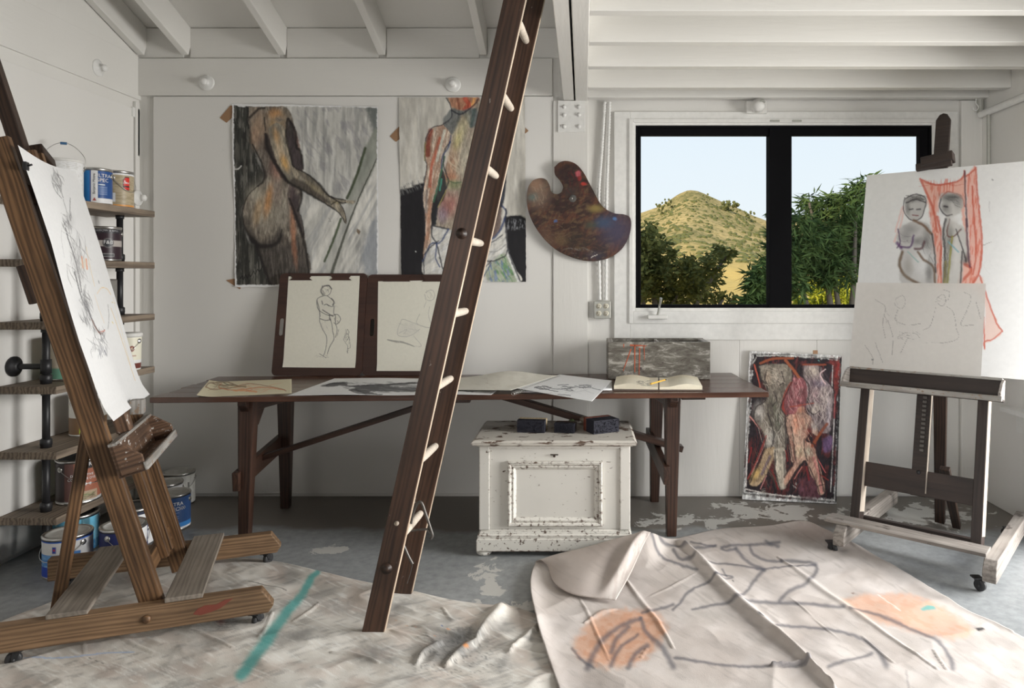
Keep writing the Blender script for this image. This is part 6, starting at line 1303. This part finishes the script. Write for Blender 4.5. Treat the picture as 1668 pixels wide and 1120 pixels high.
# spiral pad: cover page to the left, drawn page to the right, wire between
pad = empty('spiral_pad', TP(850, 630, TH), 'large spiral-bound drawing pad lying open across the front edge of the table', 'sketch pad'); po_ = pad.location
def page(name, pts, nu, nv, base, draw, lift, z):
    tl, tr, br, bl = [TP(x, y, z) for x, y in pts]; g = quad(tl, tr, br, bl, nu, nv); jj, ii = np.mgrid[0:nv, 0:nu]; g[..., 2] += lift(ii/(nu-1), jj/(nv-1))
    ax, ay = proj(g.reshape(-1, 3)); A = Art(ax, ay, 700, 590, 1668/580, 53, 1.32).fill(base); draw(A); return sheet(name, g, A.c, M['paperart'], pad, po_, .0012)
page('cover_page', [(738, 617), (908, 617), (832, 641), (722, 636)], 120, 60, (204, 201, 191), lambda A: (A.streak((192, 188, 177), .5, 30, 10, 8, .5, .7), A.scrib(250, 80, 40, 20, 3, (150, 140, 120), 2, .5, 1)), lambda u, v:   .006+.034*np.exp(-((u-.55)/.28)**2)*(1-v)**1.2+.012*u, TH+.006)
def d(A):
    k_ = (84, 86, 90)
    for pts in (((490, 118), (540, 112), (580, 124), (640, 124)), ((500, 122), (560, 128)), ((620, 112), (660, 118), (640, 130), (670, 134)), ((560, 130), (600, 138)), ((700, 108), (740, 106), (755, 116), (700, 118)), ((680, 110), (720, 120)), ((480, 136), (530, 146)), ((600, 150), (660, 156)), ((760, 120), (800, 130)), ((650, 104), (600, 106))): A.stroke(pts, 3, (70, 72, 78), .85, .1)
    A.scrib(490, 112, 80, 14, 16, (60, 60, 64), 2.6, .8, 1); A.scrib(610, 108, 80, 24, 14, k_, 2.6, .7, 2); A.scrib(690, 106, 70, 14, 10, k_, 2.6, .7, 4); A.scrib(440, 120, 360, 40, 14, (150, 150, 154), 1.4, .6, 3)
page('drawn_page', [(915, 615), (996, 620), (997, 636), (838, 640)], 10, 10, (214, 215, 216), lambda A: None, lambda u, v: .003+0*u, TH+.002)
page('drawn_page', [(912, 613), (997, 621), (964, 655), (842, 636)], 160, 80, (216, 217, 218), d, lambda u, v: .012-.008*u, TH+.008)
q = MB(po_)
pa, pb = TP(836, 641, TH+.012), TP(911, 614, TH+.014)
for k in range(30):
    c = pa+(pb-pa)*(k/29); d_ = (pb-pa).normalized(); sd = V((d_.y, -d_.x, 0)); q.tube([c+(sd*math.cos(a)+V((0, 0, 1))*math.sin(a))*.009 for a in np.linspace(0, 2*PI, 10)[:-1]], .0012, 5, True)
q.build('wire_spiral', M['steel'], pad)
# open sketchbook with a pencil
sb = empty('sketchbook', TP(1072, 628, TH), 'open cream sketchbook lying in front of the crate', 'sketchbook'); so = sb.location
def half(mb, pts, sgn):
    tl, tr, br, bl = [TP(x, y, TH+.001) for x, y in pts]; nu = 14; vv = []; ff = []
    for i in range(nu+1):
        u = i/nu; hh = .020+.012*math.sin(min(1, (1-u if sgn > 0 else u)*1.25)*PI)**1.2*.8; hh = .004+hh*(.6+.4*math.sin(PI*min(1, max(0, (u if sgn < 0 else 1-u)*1.0+.2))))
        for e0, e1 in ((tl+(tr-tl)*u, 1), (bl+(br-bl)*u, 1)): vv += [e0, e0+V((0, 0, hh))]
    for i in range(nu):
        a = i*4; b_ = a+4; ff += [(a+1, a+3, b_+3, b_+1), (a+2, b_+2, b_+3, a+3), (a, a+1, b_+1, b_), (a, b_, b_+2, a+2)]
    ff += [(0, 2, 3, 1), tuple(nu*4+k for k in (0, 1, 3, 2))]; mb.add(vv, ff)
M['pages'] = plain('cream_pages', lin((206, 198, 178), 1.4), .6); M['pageblock'] = plain('page_edges', lin((150, 136, 108), 1.4), .7)
q = MB(so); half(q, [(1004, 619), (1072, 619), (1072, 635), (1000, 634)], -1); q.build('left_pages', M['pages'], sb)
q = MB(so); half(q, [(1074, 619), (1136, 619.5), (1144, 635), (1074, 635)], 1); q.build('right_pages', M['pages'], sb)
q = MB(so); c4 = [TP(x, y, TH+.0005) for x, y in ((1003, 618.6), (1138, 618.6), (1147, 637), (999, 637))]; q.add(c4+[p+V((0, 0, .003)) for p in c4], [(0, 1, 2, 3), (4, 5, 6, 7), (0, 1, 5, 4), (1, 2, 6, 5), (2, 3, 7, 6), (3, 0, 4, 7)]); q.build('cover', M['board'], sb)
q = MB(so); rr_ = random.Random(4)
for k in range(22):
    p = TP(rr_.uniform(1036, 1056), rr_.uniform(619, 628), TH+.034); a = rr_.uniform(-.6, .6); l_ = rr_.uniform(.008, .028); q.beam(p, p+V((l_*math.cos(a), l_*math.sin(a)*1.6, 0)), .003, .0006)
q.build('ink_sketch', M['black'], sb)
p0, p1 = TP(1060, 625, TH+.04), TP(1083, 618.5, TH+.036); q = MB(p0); q.tube([p0, p1], .0045, 8); pcn = tag(q.build('pencil', plain('yellow_pencil', lin((206, 160, 60), 1.3), .5)), 'short yellow pencil lying in the gutter of the open sketchbook', 'pencil'); q = MB(p0); q.tube([p1, p1+(p1-p0).normalized()*.012], .0047, 8); q.build('pencil_tip', M['black'], pcn)

# ------------------------------------------------------------------ canvas standing on the floor by the right end of the table
tl, tr, br, bl = P(1221, 571, 4.462), P(1371, 579, 4.377), FL(1362, 821, .004), FL(1209, 806, .004)
bl.y = 4.425; bl.x = (1209-VX)*4.425/F; bl.z = .004; br.y = 4.34; br.x = (1362-VX)*4.34/F
Nn = (tr-tl).cross(bl-tl).normalized(); Nn = Nn if Nn.y < 0 else -Nn
co = (bl+br)/2
q = MB(co); th_ = .020; vv = [p for p in (tl, tr, br, bl)]+[p-Nn*th_ for p in (tl, tr, br, bl)]
q.add(vv, [(0, 1, 2, 3), (4, 5, 6, 7), (0, 1, 5, 4), (1, 2, 6, 5), (2, 3, 7, 6), (3, 0, 4, 7)]); cv = tag(q.build('figure_painting', plain('canvas_back', lin((206, 202, 194)), .7), None, .003), 'unframed dark red and black canvas of intertwined figures standing on the floor by the table', 'painting')
g = torn(quad(*[np.array(p+Nn*.004) for p in (tl, tr, br, bl)], 170, 270), .003, 5)
ax, ay = proj(g.reshape(-1, 3)); A = Art(ax, ay, 1200, 560, 747/180, 61, 1.36).fill((214, 211, 206))
A.poly([(110, 75), (330, 80), (690, 110), (690, 300), (660, 1050), (500, 1035), (60, 1000), (62, 820), (95, 400)], (40, 33, 38), 1, 5, 12, False)
A.streak((92, 44, 44), .8, 20, 70, 8, .52, .66); 
rim = A.inside([(128, 78), (698, 96), (668, 1066), (48, 1010), (88, 420)], 4, 10, False); 
A.stroke([(110, 70), (400, 74), (700, 104)], 12, (44, 40, 40), .8, .45); A.stroke([(705, 100), (690, 400), (672, 1060)], 16, (36, 33, 36), .95, .3); A.stroke([(100, 80), (80, 500), (40, 1000)], 14, (40, 36, 38), .8, .5); A.stroke([(40, 1010), (300, 1035), (665, 1070)], 14, (40, 36, 38), .8, .45)
A.mix(slice(None), (216, 213, 208), (1-A.inside([(98, 58), (712, 86), (682, 1076), (34, 1026), (70, 520)], 3, 8, False)))
A.stroke([(135, 82), (330, 78), (650, 90)], 6, (214, 210, 204), .9, .25); A.stroke([(650, 145), (645, 280), (660, 420), (650, 700), (635, 1000)], 6, (206, 202, 198), .8, .4); A.stroke([(80, 440), (72, 700), (62, 960)], 9, (206, 202, 198), .85, .35); A.stroke([(60, 980), (250, 1018), (520, 1040)], 9, (206, 200, 194), .85, .35); A.stroke([(110, 130), (132, 90)], 7, (206, 202, 198), .8)
red = (142, 54, 46); flesh = (186, 172, 158); pk = (198, 140, 122); gr = (112, 108, 100)
A.poly([(600, 130), (695, 120), (680, 330), (660, 320), (650, 150)], (122, 52, 48), .8, 8, 8); A.poly([(320, 230), (470, 240), (470, 420), (400, 480), (320, 460)], (140, 84, 88), .9, 10, 8); A.scrib(330, 220, 130, 220, 30, (196, 150, 150), 4, .6, 1); A.poly([(420, 910), (540, 900), (560, 1040), (430, 1030)], (98, 60, 70), .8, 14, 8)
A.poly([(580, 640), (640, 620), (640, 710), (590, 730)], (104, 84, 120), .8, 10, 6)
# left figure
A.poly([(150, 150), (220, 135), (330, 140), (375, 180), (370, 260), (330, 340), (300, 420), (330, 500), (330, 710), (200, 705), (180, 620), (120, 510), (125, 430), (190, 380), (200, 300), (160, 220)], (136, 128, 116), 1, 5, 6); A.blob(280, 220, 40, 60, (190, 178, 164), .8, .9); A.blob(205, 230, 26, 50, (190, 170, 150), .8, .9); A.blob(150, 460, 40, 70, (182, 176, 172), .7, .9); A.blob(230, 640, 40, 70, (176, 172, 166), .7, .9); A.blob(280, 520, 36, 100, (98, 100, 88), .8, .9); A.blob(230, 420, 30, 60, (104, 104, 88), .7, .9); A.scrib(210, 390, 100, 230, 22, (86, 92, 72), 5, .5, 2); A.scrib(170, 160, 180, 140, 16, (120, 104, 92), 4, .5, 3)
A.poly([(190, 705), (260, 700), (225, 830), (150, 950), (90, 950), (100, 900), (160, 800)], (176, 152, 122), 1, 5, 5); A.blob(130, 880, 24, 60, (190, 158, 92), .8, .9, 30); A.stroke([(225, 760), (170, 880)], 18, (112, 98, 122), .7, .25); A.poly([(248, 710), (320, 705), (330, 820), (335, 960), (290, 975), (262, 860)], (188, 178, 162), 1, 5, 4); A.stroke([(318, 730), (326, 900)], 16, (104, 98, 92), .8, .2)
# right figure
A.poly([(450, 145), (560, 148), (590, 230), (640, 290), (650, 400), (640, 560), (610, 600), (560, 590), (500, 500), (470, 420), (480, 300), (450, 220)], (142, 128, 128), 1, 5, 6); A.blob(510, 190, 46, 40, (206, 194, 178), .8, .9); A.blob(590, 380, 30, 100, (190, 178, 170), .8, .9); A.blob(530, 440, 36, 34, (196, 186, 172), .8, .8); A.blob(520, 340, 44, 50, (196, 164, 164), .7, .9); A.blob(560, 270, 60, 24, (124, 112, 130), .7, .9); A.blob(580, 500, 40, 40, (96, 84, 84), .7, .9); A.blob(620, 480, 16, 120, (176, 168, 176), .6, .9); A.scrib(470, 160, 150, 300, 22, (120, 96, 104), 4, .5, 5)
# small middle figure
A.poly([(415, 430), (455, 425), (462, 465), (500, 490), (545, 570), (545, 620), (500, 600), (470, 650), (520, 690), (540, 750), (580, 900), (595, 1000), (555, 1015), (540, 950), (500, 880), (470, 790), (440, 800), (380, 880), (335, 960), (320, 950), (330, 900), (390, 800), (380, 660), (370, 560), (385, 780), (370, 790), (350, 650), (320, 510), (350, 480), (400, 470)], (186, 152, 134), 1, 4, 4); A.blob(400, 540, 20, 70, (196, 130, 104), .8, .9); A.blob(450, 510, 20, 50, (196, 144, 122), .7, .9); A.blob(425, 730, 34, 40, (212, 190, 160), .8, .8); A.blob(490, 730, 30, 36, (186, 182, 162), .8, .8); A.blob(520, 560, 30, 40, (176, 170, 164), .8, .8); A.stroke([(520, 770), (556, 880), (575, 1000)], 20, (194, 122, 120), .7, .3); A.blob(490, 590, 22, 36, (110, 36, 34), .9, .7)
A.mottle(.45, 1.2, 14, 30, 12, 3); A.mottle(.7, 1.15, 40, 60, -20, 5)
A.blob(350, 890, 20, 50, (196, 144, 122), .7, .9, 30); A.blob(435, 445, 24, 24, (176, 120, 96), .8, .8)
A.stroke([(610, 540), (560, 610), (510, 690)], 20, (132, 70, 44), .9, .2)
for pts, w_, c_ in ((((370, 260), (330, 330), (310, 420), (330, 470)), 16, red), (((330, 110), (380, 170), (420, 225)), 18, (150, 84, 56)), (((160, 130), (250, 100), (380, 96)), 16, (140, 76, 50)), (((450, 140), (600, 140)), 12, (130, 66, 46)), (((120, 140), (150, 250), (170, 350)), 9, (176, 84, 66)), (((90, 490), (160, 575)), 9, (200, 140, 130)), (((200, 620), (130, 800), (75, 910)), 9, (140, 60, 56)), (((205, 640), (150, 770), (100, 880)), 3, (206, 160, 150)), (((200, 890), (160, 980)), 6, (190, 130, 126)), (((240, 850), (280, 980)), 12, (110, 36, 36)), (((440, 830), (390, 910)), 6, (190, 120, 110)), (((470, 830), (490, 920)), 12, (112, 36, 40)), (((540, 760), (600, 870)), 6, (186, 96, 96)), (((100, 700), (80, 800)), 8, (130, 40, 40)), (((330, 720), (345, 790)), 8, (120, 40, 40)), (((665, 340), (660, 500)), 10, (130, 50, 50)), (((360, 425), (440, 412), (520, 400)), 8, (150, 72, 54)), (((690, 130), (672, 220)), 16, (130, 46, 44)), (((560, 880), (620, 920)), 8, (120, 44, 40))): A.stroke(pts, w_, c_, .85, .25)
A.scrib(150, 160, 210, 540, 60, (70, 60, 58), 6, .5, 31, 76); A.scrib(450, 160, 190, 420, 60, (72, 58, 66), 6, .5, 32, 70); A.scrib(330, 470, 210, 330, 36, (120, 60, 50), 5, .45, 33, 70); A.scrib(120, 700, 210, 260, 30, (90, 76, 64), 6, .5, 34, 60); A.scrib(330, 780, 250, 220, 26, (110, 56, 52), 6, .5, 35, 100); A.scrib(130, 440, 200, 260, 30, (200, 192, 180), 4, .5, 36, 80); A.scrib(460, 280, 180, 260, 26, (204, 190, 186), 4, .5, 37, 100); A.scrib(350, 480, 180, 260, 20, (222, 186, 164), 4, .5, 38, 80)
for pts in (((150, 150), (165, 230), (205, 290), (195, 380), (130, 430), (120, 510), (180, 610), (200, 705)), ((375, 180), (370, 260), (300, 420), (330, 500), (332, 710)), ((205, 170), (190, 240), (215, 280)), ((300, 180), (320, 250), (290, 280)), ((210, 470), (240, 560), (250, 640), (230, 705)), ((250, 320), (270, 380), (240, 420)), ((455, 150), (450, 220), (490, 290), (480, 400)), ((560, 150), (570, 210), (650, 300), (650, 420), (635, 560)), ((480, 440), (520, 475), (560, 450)), ((350, 480), (325, 515), (355, 660), (380, 790)), ((370, 560), (385, 650), (400, 790)), ((455, 640), (460, 720), (480, 790)), ((470, 790), (440, 810), (335, 960)), ((500, 600), (470, 650), (530, 690), (560, 860), (590, 1000)), ((320, 900), (380, 800)), ((260, 720), (262, 860), (292, 975)), ((190, 710), (150, 800), (90, 940)), ((490, 830), (545, 960), (560, 1015)), ((550, 960), (585, 950))): A.stroke(pts, 8, (40, 34, 36), .85, .15, 4, .8)
A.stroke([(600, 170), (565, 200), (580, 240), (600, 270)], 8, (206, 180, 180), .8, .3); A.scrib(380, 935, 30, 40, 5, (190, 186, 180), 4, .7, 7); A.blob(555, 112, 8, 4, (90, 140, 140), .9); A.scrib(150, 980, 70, 30, 6, (170, 160, 150), 4, .6, 8)
A.scrib(120, 500, 60, 300, 10, (100, 40, 42), 4, .5, 11); A.scrib(180, 140, 170, 150, 14, (206, 190, 172), 3, .5, 12); A.scrib(460, 280, 180, 240, 16, (206, 190, 182), 3, .5, 13)
sheet('painted_face', g, A.c, M['canvaspaint'], cv, tuple(co))
tp_ = P(1328, 574.5, 4.39); q = MB(co); q.box(tp_.x-.014, tp_.x+.014, tp_.y-.003, tp_.y+.002, tp_.z-.006, tp_.z+.016); q.build('tape_tab', M['tape'], cv)
# ------------------------------------------------------------------ two canvas drop cloths on the floor
def curve3(pts, n, straight=False):
    p = np.array([tuple(FL(x, y, z)) for x, y, z in pts]); p = p if straight else spline(p, 8); d = np.r_[0, np.cumsum(np.linalg.norm(np.diff(p, axis=0), axis=1))]; t = np.linspace(0, d[-1], n)
    return np.stack([np.interp(t, d, p[:, k]) for k in range(3)], 1)
def coons(top, bot, left, right):
    nu, nv = len(top), len(left); u = np.linspace(0, 1, nu)[None, :, None]; v = np.linspace(0, 1, nv)[:, None, None]
    return (1-v)*top[None]+v*bot[None]+(1-u)*left[:, None]+u*right[:, None]-((1-u)*(1-v)*top[0]+u*(1-v)*top[-1]+(1-u)*v*bot[0]+u*v*bot[-1])
def ridged(x, y, s): return 1-np.abs(2*fbm(x, y, s, 3)-1)
M['cloth'] = artmat('canvas_drop_cloth', .85, .35, 260, bd=.002, wrinkle=.45)
def up(z): return lambda p: (p[0], p[1], z)
nu, nv = 360, 230; E0 = .004
top = curve3([(x, y, E0) for x, y in ((-60, 1040), (18, 1006), (87, 979), (150, 948), (230, 920), (310, 908), (403, 909), (450, 915), (524, 932), (604, 950), (665, 961), (730, 976), (789, 985), (830, 988), (872, 1000))], nu)
bot = curve3([(x, 1240, E0) for x in (-420, 0, 500, 960)], nu); left = curve3([(-60, 1040, E0), (-220, 1130, E0), (-420, 1240, E0)], nv); right = curve3([(872, 1000, E0), (905, 1080, E0), (960, 1240, E0)], nv)
g = coons(top, bot, left, right); ax, ay = proj(g.reshape(-1, 3))
def fold(A, H, pts, wd, h):
    big = h >= .016; k = 1.0 if big else .62; d = A.dist(pts, [wd*k*.25, wd*k, wd*k*.9, wd*k*.2]); H += (h if big else h*.5)*np.exp(-np.minimum(d, 9)**2)
A = Art(ax, ay, 540, 760, 3.112, 71, 1.32); H = np.zeros(A.x.size)
X, Y = g[..., 0].ravel(), g[..., 1].ravel()
H += .016*(ridged(X*2.2+Y*1.1, Y*3.1-X*.6, 5)**3)+.004*ridged(X*7, Y*9, 8)
fold(A, H, [(890, 700), (830, 780), (740, 890)], 34, .030); fold(A, H, [(840, 730), (760, 800), (690, 850)], 14, .010); fold(A, H, [(490, 655), (600, 690), (780, 705)], 14, .014); fold(A, H, [(740, 900), (660, 950), (580, 1030)], 20, .018); fold(A, H, [(700, 900), (560, 850), (420, 830)], 16, .012); fold(A, H, [(830, 930), (960, 950), (1100, 970)], 10, .012); fold(A, H, [(1050, 810), (980, 890), (900, 960)], 16, .016); fold(A, H, [(560, 920), (470, 960), (430, 1030)], 16, .016); fold(A, H, [(560, 730), (600, 790), (640, 800)], 12, .010); fold(A, H, [(0, 960), (120, 970), (240, 1020)], 14, .012); fold(A, H, [(300, 850), (380, 870), (480, 890)], 14, .012)
for k, (a, b_) in enumerate((((-60, 700), (-200, 800)), ((-300, 760), (-380, 900)), ((-700, 850), (-500, 940)), ((-1100, 880), (-900, 960)), ((-400, 620), (-250, 640)), ((-1300, 820), (-1250, 960)), ((-640, 700), (-560, 800)))): fold(A, H, [a, ((a[0]+b_[0])/2+12, (a[1]+b_[1])/2), b_], 9, .010)
jj = np.repeat(np.linspace(0, 1, nv)[:, None], nu, 1).ravel(); H *= np.clip(jj*14, .25, 1)
g[..., 2] += H.reshape(nv, nu)
A.fill((190, 186, 179)); A.streak((164, 157, 148), .7, 150, 90, 20, .3, .8); A.streak((206, 203, 197), .7, 120, 70, -20, .35, .8, seed=3); A.streak((124, 122, 120), .55, 160, 60, -12, .45, .8, seed=5); A.streak((172, 156, 146), .5, 140, 80, 0, .42, .8, seed=8); A.streak((120, 118, 116), .5, 90, 10, -16, .55, .8, seed=12); A.streak((214, 212, 207), .5, 80, 9, 24, .55, .8, seed=15)
for x, y, rx, ry, a in ((350, 720, 130, 40, .5), (620, 900, 130, 60, .75), (540, 980, 120, 50, .7), (660, 870, 60, 40, .7), (200, 960, 90, 50, .6), (860, 830, 90, 40, .45), (300, 1000, 60, 30, .6), (-560, 800, 150, 50, .6), (-480, 730, 120, 60, .5), (-700, 930, 150, 40, .4), (60, 730, 80, 30, .4), (-150, 870, 90, 30, .4), (860, 1010, 60, 40, .4)): A.blob(x, y, rx, ry, (92, 92, 92), a, 1.0, -14, 26)
A.streak((70, 70, 70), .6, 10, 6, -20, .6, .75, A.inside([(480, 860), (760, 860), (820, 1060), (400, 1060)], 60), 11)
A.scrib(-640, 740, 180, 90, 30, (60, 60, 62), 3, .35, 3); A.scrib(-760, 780, 300, 90, 16, (90, 88, 86), 3, .3, 4); A.scrib(480, 880, 260, 130, 40, (64, 64, 66), 3, .3, 5)
for x, y, r in ((683, 915, 9), (678, 940, 14), (590, 852, 10), (380, 826, 5), (425, 835, 4), (520, 880, 4), (330, 800, 4)): A.blob(x, y, r, r*.7, (196, 134, 84), .9, .5)
A.blob(560, 828, 4, 4, (60, 90, 140), .9); A.blob(-590, 780, 30, 14, (130, 90, 80), .6, .9, -20); A.blob(-560, 800, 24, 20, (120, 70, 62), .5, .9)
A.stroke([(-70, 540), (-110, 590), (-170, 690), (-230, 760), (-280, 830), (-340, 920), (-460, 1080)], (30, 38, 44, 50, 60, 60), (70, 150, 146), .85, .12, 5, .6)
A.stroke([(-1560, 990), (-1400, 985), (-1300, 975), (-1150, 955), (-1000, 950)], 5, (130, 160, 200), .7, .3); A.stroke([(-420, 600), (-330, 615), (-230, 640)], 4, (60, 56, 52), .8); A.stroke([(-1270, 960), (-1150, 1010)], 3, (80, 76, 72), .7)
gg = g.copy(); cl_ = sheet('drop_cloth', gg, A.c, M['cloth'], None, (float(g[..., 0].mean()), 2.7, 0), .0025); tag(cl_, 'grey-white stained canvas drop cloth with a teal stripe under the left easel and ladder', 'drop cloth', 'drop cloths on the floor')

nu, nv = 380, 260; E1 = .011
topP = [(873, 914, .012), (905, 904, .034), (950, 893, .072), (1000, 879, .105), (1039, 869, .128), (1062, 868, .118), (1082, 876, .05), (1100, 877, .012), (1120, 873, .010), (1176, 861, .008), (1252, 856, .008), (1308, 848, .012), (1343, 861, .008), (1379, 878, .008)]
top = curve3(topP, nu); bot = curve3([(950, 1250, E1), (1300, 1250, E1), (1900, 1190, E1)], nu)
left = curve3([(873, 914, .012), (864, 945, .03), (868, 985, .035), (885, 1050, .03), (910, 1120, .02), (950, 1250, E1)], nv); right = curve3([(1379, 878, .008), (1430, 911, .008), (1481, 939, .008), (1557, 988, .008), (1623, 1021, .008), (1700, 1062, .008), (1900, 1190, E1)], nv)
g = coons(top, bot, left, right)
# the raised far edge drops quickly to the floor
zc = g[..., 2].copy(); vg = np.linspace(0, 1, nv)[:, None]; ug = np.linspace(0, 1, nu)[None]
g[..., 2] = .010+(top[None, :, 2]-.010)*np.exp(-(vg/.05)**1.5)+(left[:, None, 2]-.010)*np.exp(-(ug/.02)**1.5)*(1-np.exp(-(vg/.05)**1.5))
ax, ay = proj(np.concatenate([g[..., :2], np.zeros_like(g[..., :1])+.01], -1).reshape(-1, 3))
A = Art(ax, ay, 820, 820, 1668/848, 73, 1.06); H = np.zeros(A.x.size); X, Y = g[..., 0].ravel(), g[..., 1].ravel()
H += .010*(ridged(X*2.0-Y*.8, Y*2.6+X*.9, 15)**3)+.0035*ridged(X*6, Y*7, 18)
main = [(560, 125), (600, 160), (650, 210), (700, 270), (745, 315), (820, 380), (900, 450), (985, 528), (1060, 600)]
fold(A, H, main, 15, .030); fold(A, H, [(500, 130), (560, 160), (640, 205)], 12, .012); fold(A, H, [(880, 175), (960, 235), (1060, 310), (1180, 390), (1390, 540)], 12, .012); fold(A, H, [(385, 240), (430, 300), (490, 380), (545, 470)], 12, .014); fold(A, H, [(240, 300), (290, 400), (340, 510)], 7, .008); fold(A, H, [(920, 310), (1080, 445)], 7, .008); fold(A, H, [(1090, 110), (1200, 190), (1340, 270), (1500, 350), (1632, 420)], 20, .010); fold(A, H, [(620, 225), (540, 270), (470, 300)], 6, .006); fold(A, H, [(1380, 480), (1420, 540)], 10, .014); fold(A, H, [(1150, 430), (1250, 520)], 10, .009); fold(A, H, [(260, 390), (310, 360), (360, 345)], 10, .012); fold(A, H, [(440, 500), (460, 470)], 8, .01); fold(A, H, [(860, 530), (985, 520)], 12, .016)
vv_ = np.repeat(vg, nu, 1).ravel(); H *= np.clip(vv_*12, .1, 1)
g[..., 2] += H.reshape(nv, nu)
def clothbase(A):
    A.fill((192, 184, 178)); A.streak((174, 163, 156), .6, 150, 70, 30, .3, .8); A.streak((206, 199, 195), .6, 110, 60, -30, .35, .8, seed=3); A.streak((152, 144, 139), .45, 120, 40, 20, .45, .8, seed=5); A.streak((150, 143, 138), .35, 60, 8, 32, .56, .8, seed=7)
clothbase(A)
ch = (84, 84, 92)
A.blob(1000, 90, 160, 30, (160, 142, 134), .5, 1, 4, 20); A.blob(640, 360, 80, 30, (168, 162, 156), .6, 1, 0, 20); A.blob(820, 150, 120, 30, (170, 160, 154), .4, 1); A.blob(1190, 240, 60, 20, (160, 150, 142), .5, 1, 28, 12)
A.poly([(230, 440), (300, 370), (380, 345), (480, 355), (520, 400), (500, 450), (440, 510), (330, 535), (260, 510), (225, 470)], (198, 150, 120), .75, 18, 14); A.streak((184, 128, 94), .4, 20, 14, 0, .48, .66, A.inside([(230, 440), (380, 345), (520, 400), (440, 510), (260, 510)], 20), 12)
A.poly([(1085, 320), (1180, 300), (1300, 300), (1420, 350), (1500, 400), (1490, 435), (1400, 438), (1260, 400), (1150, 365)], (204, 164, 140), .75, 14, 12); A.streak((196, 146, 118), .4, 24, 12, 20, .48, .66, A.inside([(1085, 320), (1300, 300), (1500, 400), (1400, 438)], 14), 13)
A.poly([(1335, 345), (1360, 335), (1385, 342), (1370, 350), (1340, 350)], (84, 160, 156), .85, 3, 4); A.poly([(1512, 408), (1535, 408), (1540, 414), (1520, 418)], (40, 38, 38), .95, 1.5, 2)
for pts, w_ in ((((270, 535), (310, 450), (370, 400), (440, 375)), (16, 13, 8)), (((345, 480), (360, 440), (400, 400)), 12), (((345, 530), (370, 470), (430, 425)), (13, 10, 7)), (((400, 535), (420, 490), (460, 460)), 12), (((440, 375), (460, 420), (510, 470), (545, 530)), (9, 12, 14)), (((220, 470), (250, 510), (290, 535)), 7), (((445, 355), (490, 345), (545, 328)), 8), (((605, 345), (680, 330), (760, 322), (850, 325), (960, 330), (1090, 340)), (6, 7, 8, 10, 8)), (((545, 345), (590, 295), (640, 265), (700, 240)), 7), (((650, 195), (740, 205), (830, 220)), 5), (((830, 220), (900, 210), (1000, 205)), 5), (((835, 220), (800, 255), (780, 290), (760, 308)), 8), (((885, 318), (920, 285), (970, 262), (1000, 230), (1000, 205), (960, 192), (890, 185)), 9), (((700, 145), (740, 140), (790, 135), (850, 132), (885, 128)), 7), (((745, 150), (770, 180), (800, 205), (835, 222)), 9), (((790, 140), (800, 165), (840, 185), (890, 190)), 7), (((700, 150), (715, 158), (745, 152)), 7), (((840, 125), (860, 135), (880, 140)), 8), (((440, 140), (470, 165), (540, 195), (620, 215)), 7), (((500, 150), (560, 145), (620, 150), (680, 140)), 7), (((545, 160), (570, 185), (610, 182)), 8), (((600, 128), (640, 138), (680, 140)), 5), (((870, 400), (980, 402), (1080, 415), (1150, 440), (1200, 480), (1228, 530)), (6, 8, 9, 14)), (((1110, 345), (1200, 365), (1300, 405), (1390, 450), (1430, 500), (1440, 535)), (6, 8, 9, 13)), (((1040, 530), (1110, 510), (1180, 485)), 8), (((550, 500), (640, 515), (760, 528), (900, 530), (1000, 522)), 7), (((690, 235), (735, 240), (710, 250), (680, 248)), 5), (((700, 215), (715, 240)), 4)):
    A.stroke(pts, [q*1.25 for q in w_] if isinstance(w_, tuple) else w_*1.25, ch, .72, .14, 3, .95)
A.blob(735, 254, 3, 3, (60, 60, 60), .9); A.blob(1120, 296, 5, 2, (120, 90, 76), .9); A.blob(1060, 158, 4, 2, (80, 60, 56), .9); A.stroke([(820, 376), (836, 386)], 9, (60, 60, 66), .9); A.stroke([(1200, 300), (1240, 330), (1270, 350)], 3, (226, 214, 208), .7); A.stroke([(1290, 545), (1300, 600)], 5, ch, .5)
cl_ = sheet('drop_cloth', g, A.c, M['cloth'], None, (float(g[..., 0].mean()), 3.0, 0), .0025); tag(cl_, 'pinkish canvas drop cloth with charcoal line drawing and orange patches, at the right', 'drop cloth', 'drop cloths on the floor')
# turned-over corner of the same cloth
n1, n2 = 110, 70
ft = curve3([(873, 914, .016), (905, 903, .040), (950, 892, .078), (1000, 878, .111), (1039, 868, .134), (1060, 867, .126)], n1)
fb = curve3([(893, 921, .030), (897, 936, .036), (906, 952, .036), (932, 967, .034), (968, 973, .034), (1003, 977, .030)], n1)
fl = curve3([(873, 914, .016), (882, 915, .034), (893, 921, .030)], n2); fr = curve3([(1060, 867, .126), (1050, 890, .115), (1030, 935, .075), (1003, 977, .030)], n2)
gf = coons(ft, fb, fl, fr); u_ = np.linspace(0, 1, n1)[None]; v_ = np.linspace(0, 1, n2)[:, None]
gf[..., 2] += .022*np.sin(PI*v_)*(.4+.6*u_)+.028*np.exp(-((u_-.93+.05*v_)/.05)**2)*np.sin(PI*np.clip(v_*.9+.1, 0, 1))-.020*np.exp(-((u_-.80)/.09)**2)*np.sin(PI*v_)
ax, ay = proj(gf.reshape(-1, 3)); A = Art(ax, ay, 820, 820, 1668/848, 73, 1.06); clothbase(A); A.mix(slice(None), (190, 174, 166), np.full(A.x.size, .35)); A.streak((206, 200, 194), .7, 8, 50, 12, .45, .6, A.inside([(430, 95), (500, 95), (400, 240), (370, 305), (330, 300), (380, 180)], 10), 21)
sheet('turned_corner', gf, A.c, M['cloth'], cl_, cl_.location, .003)
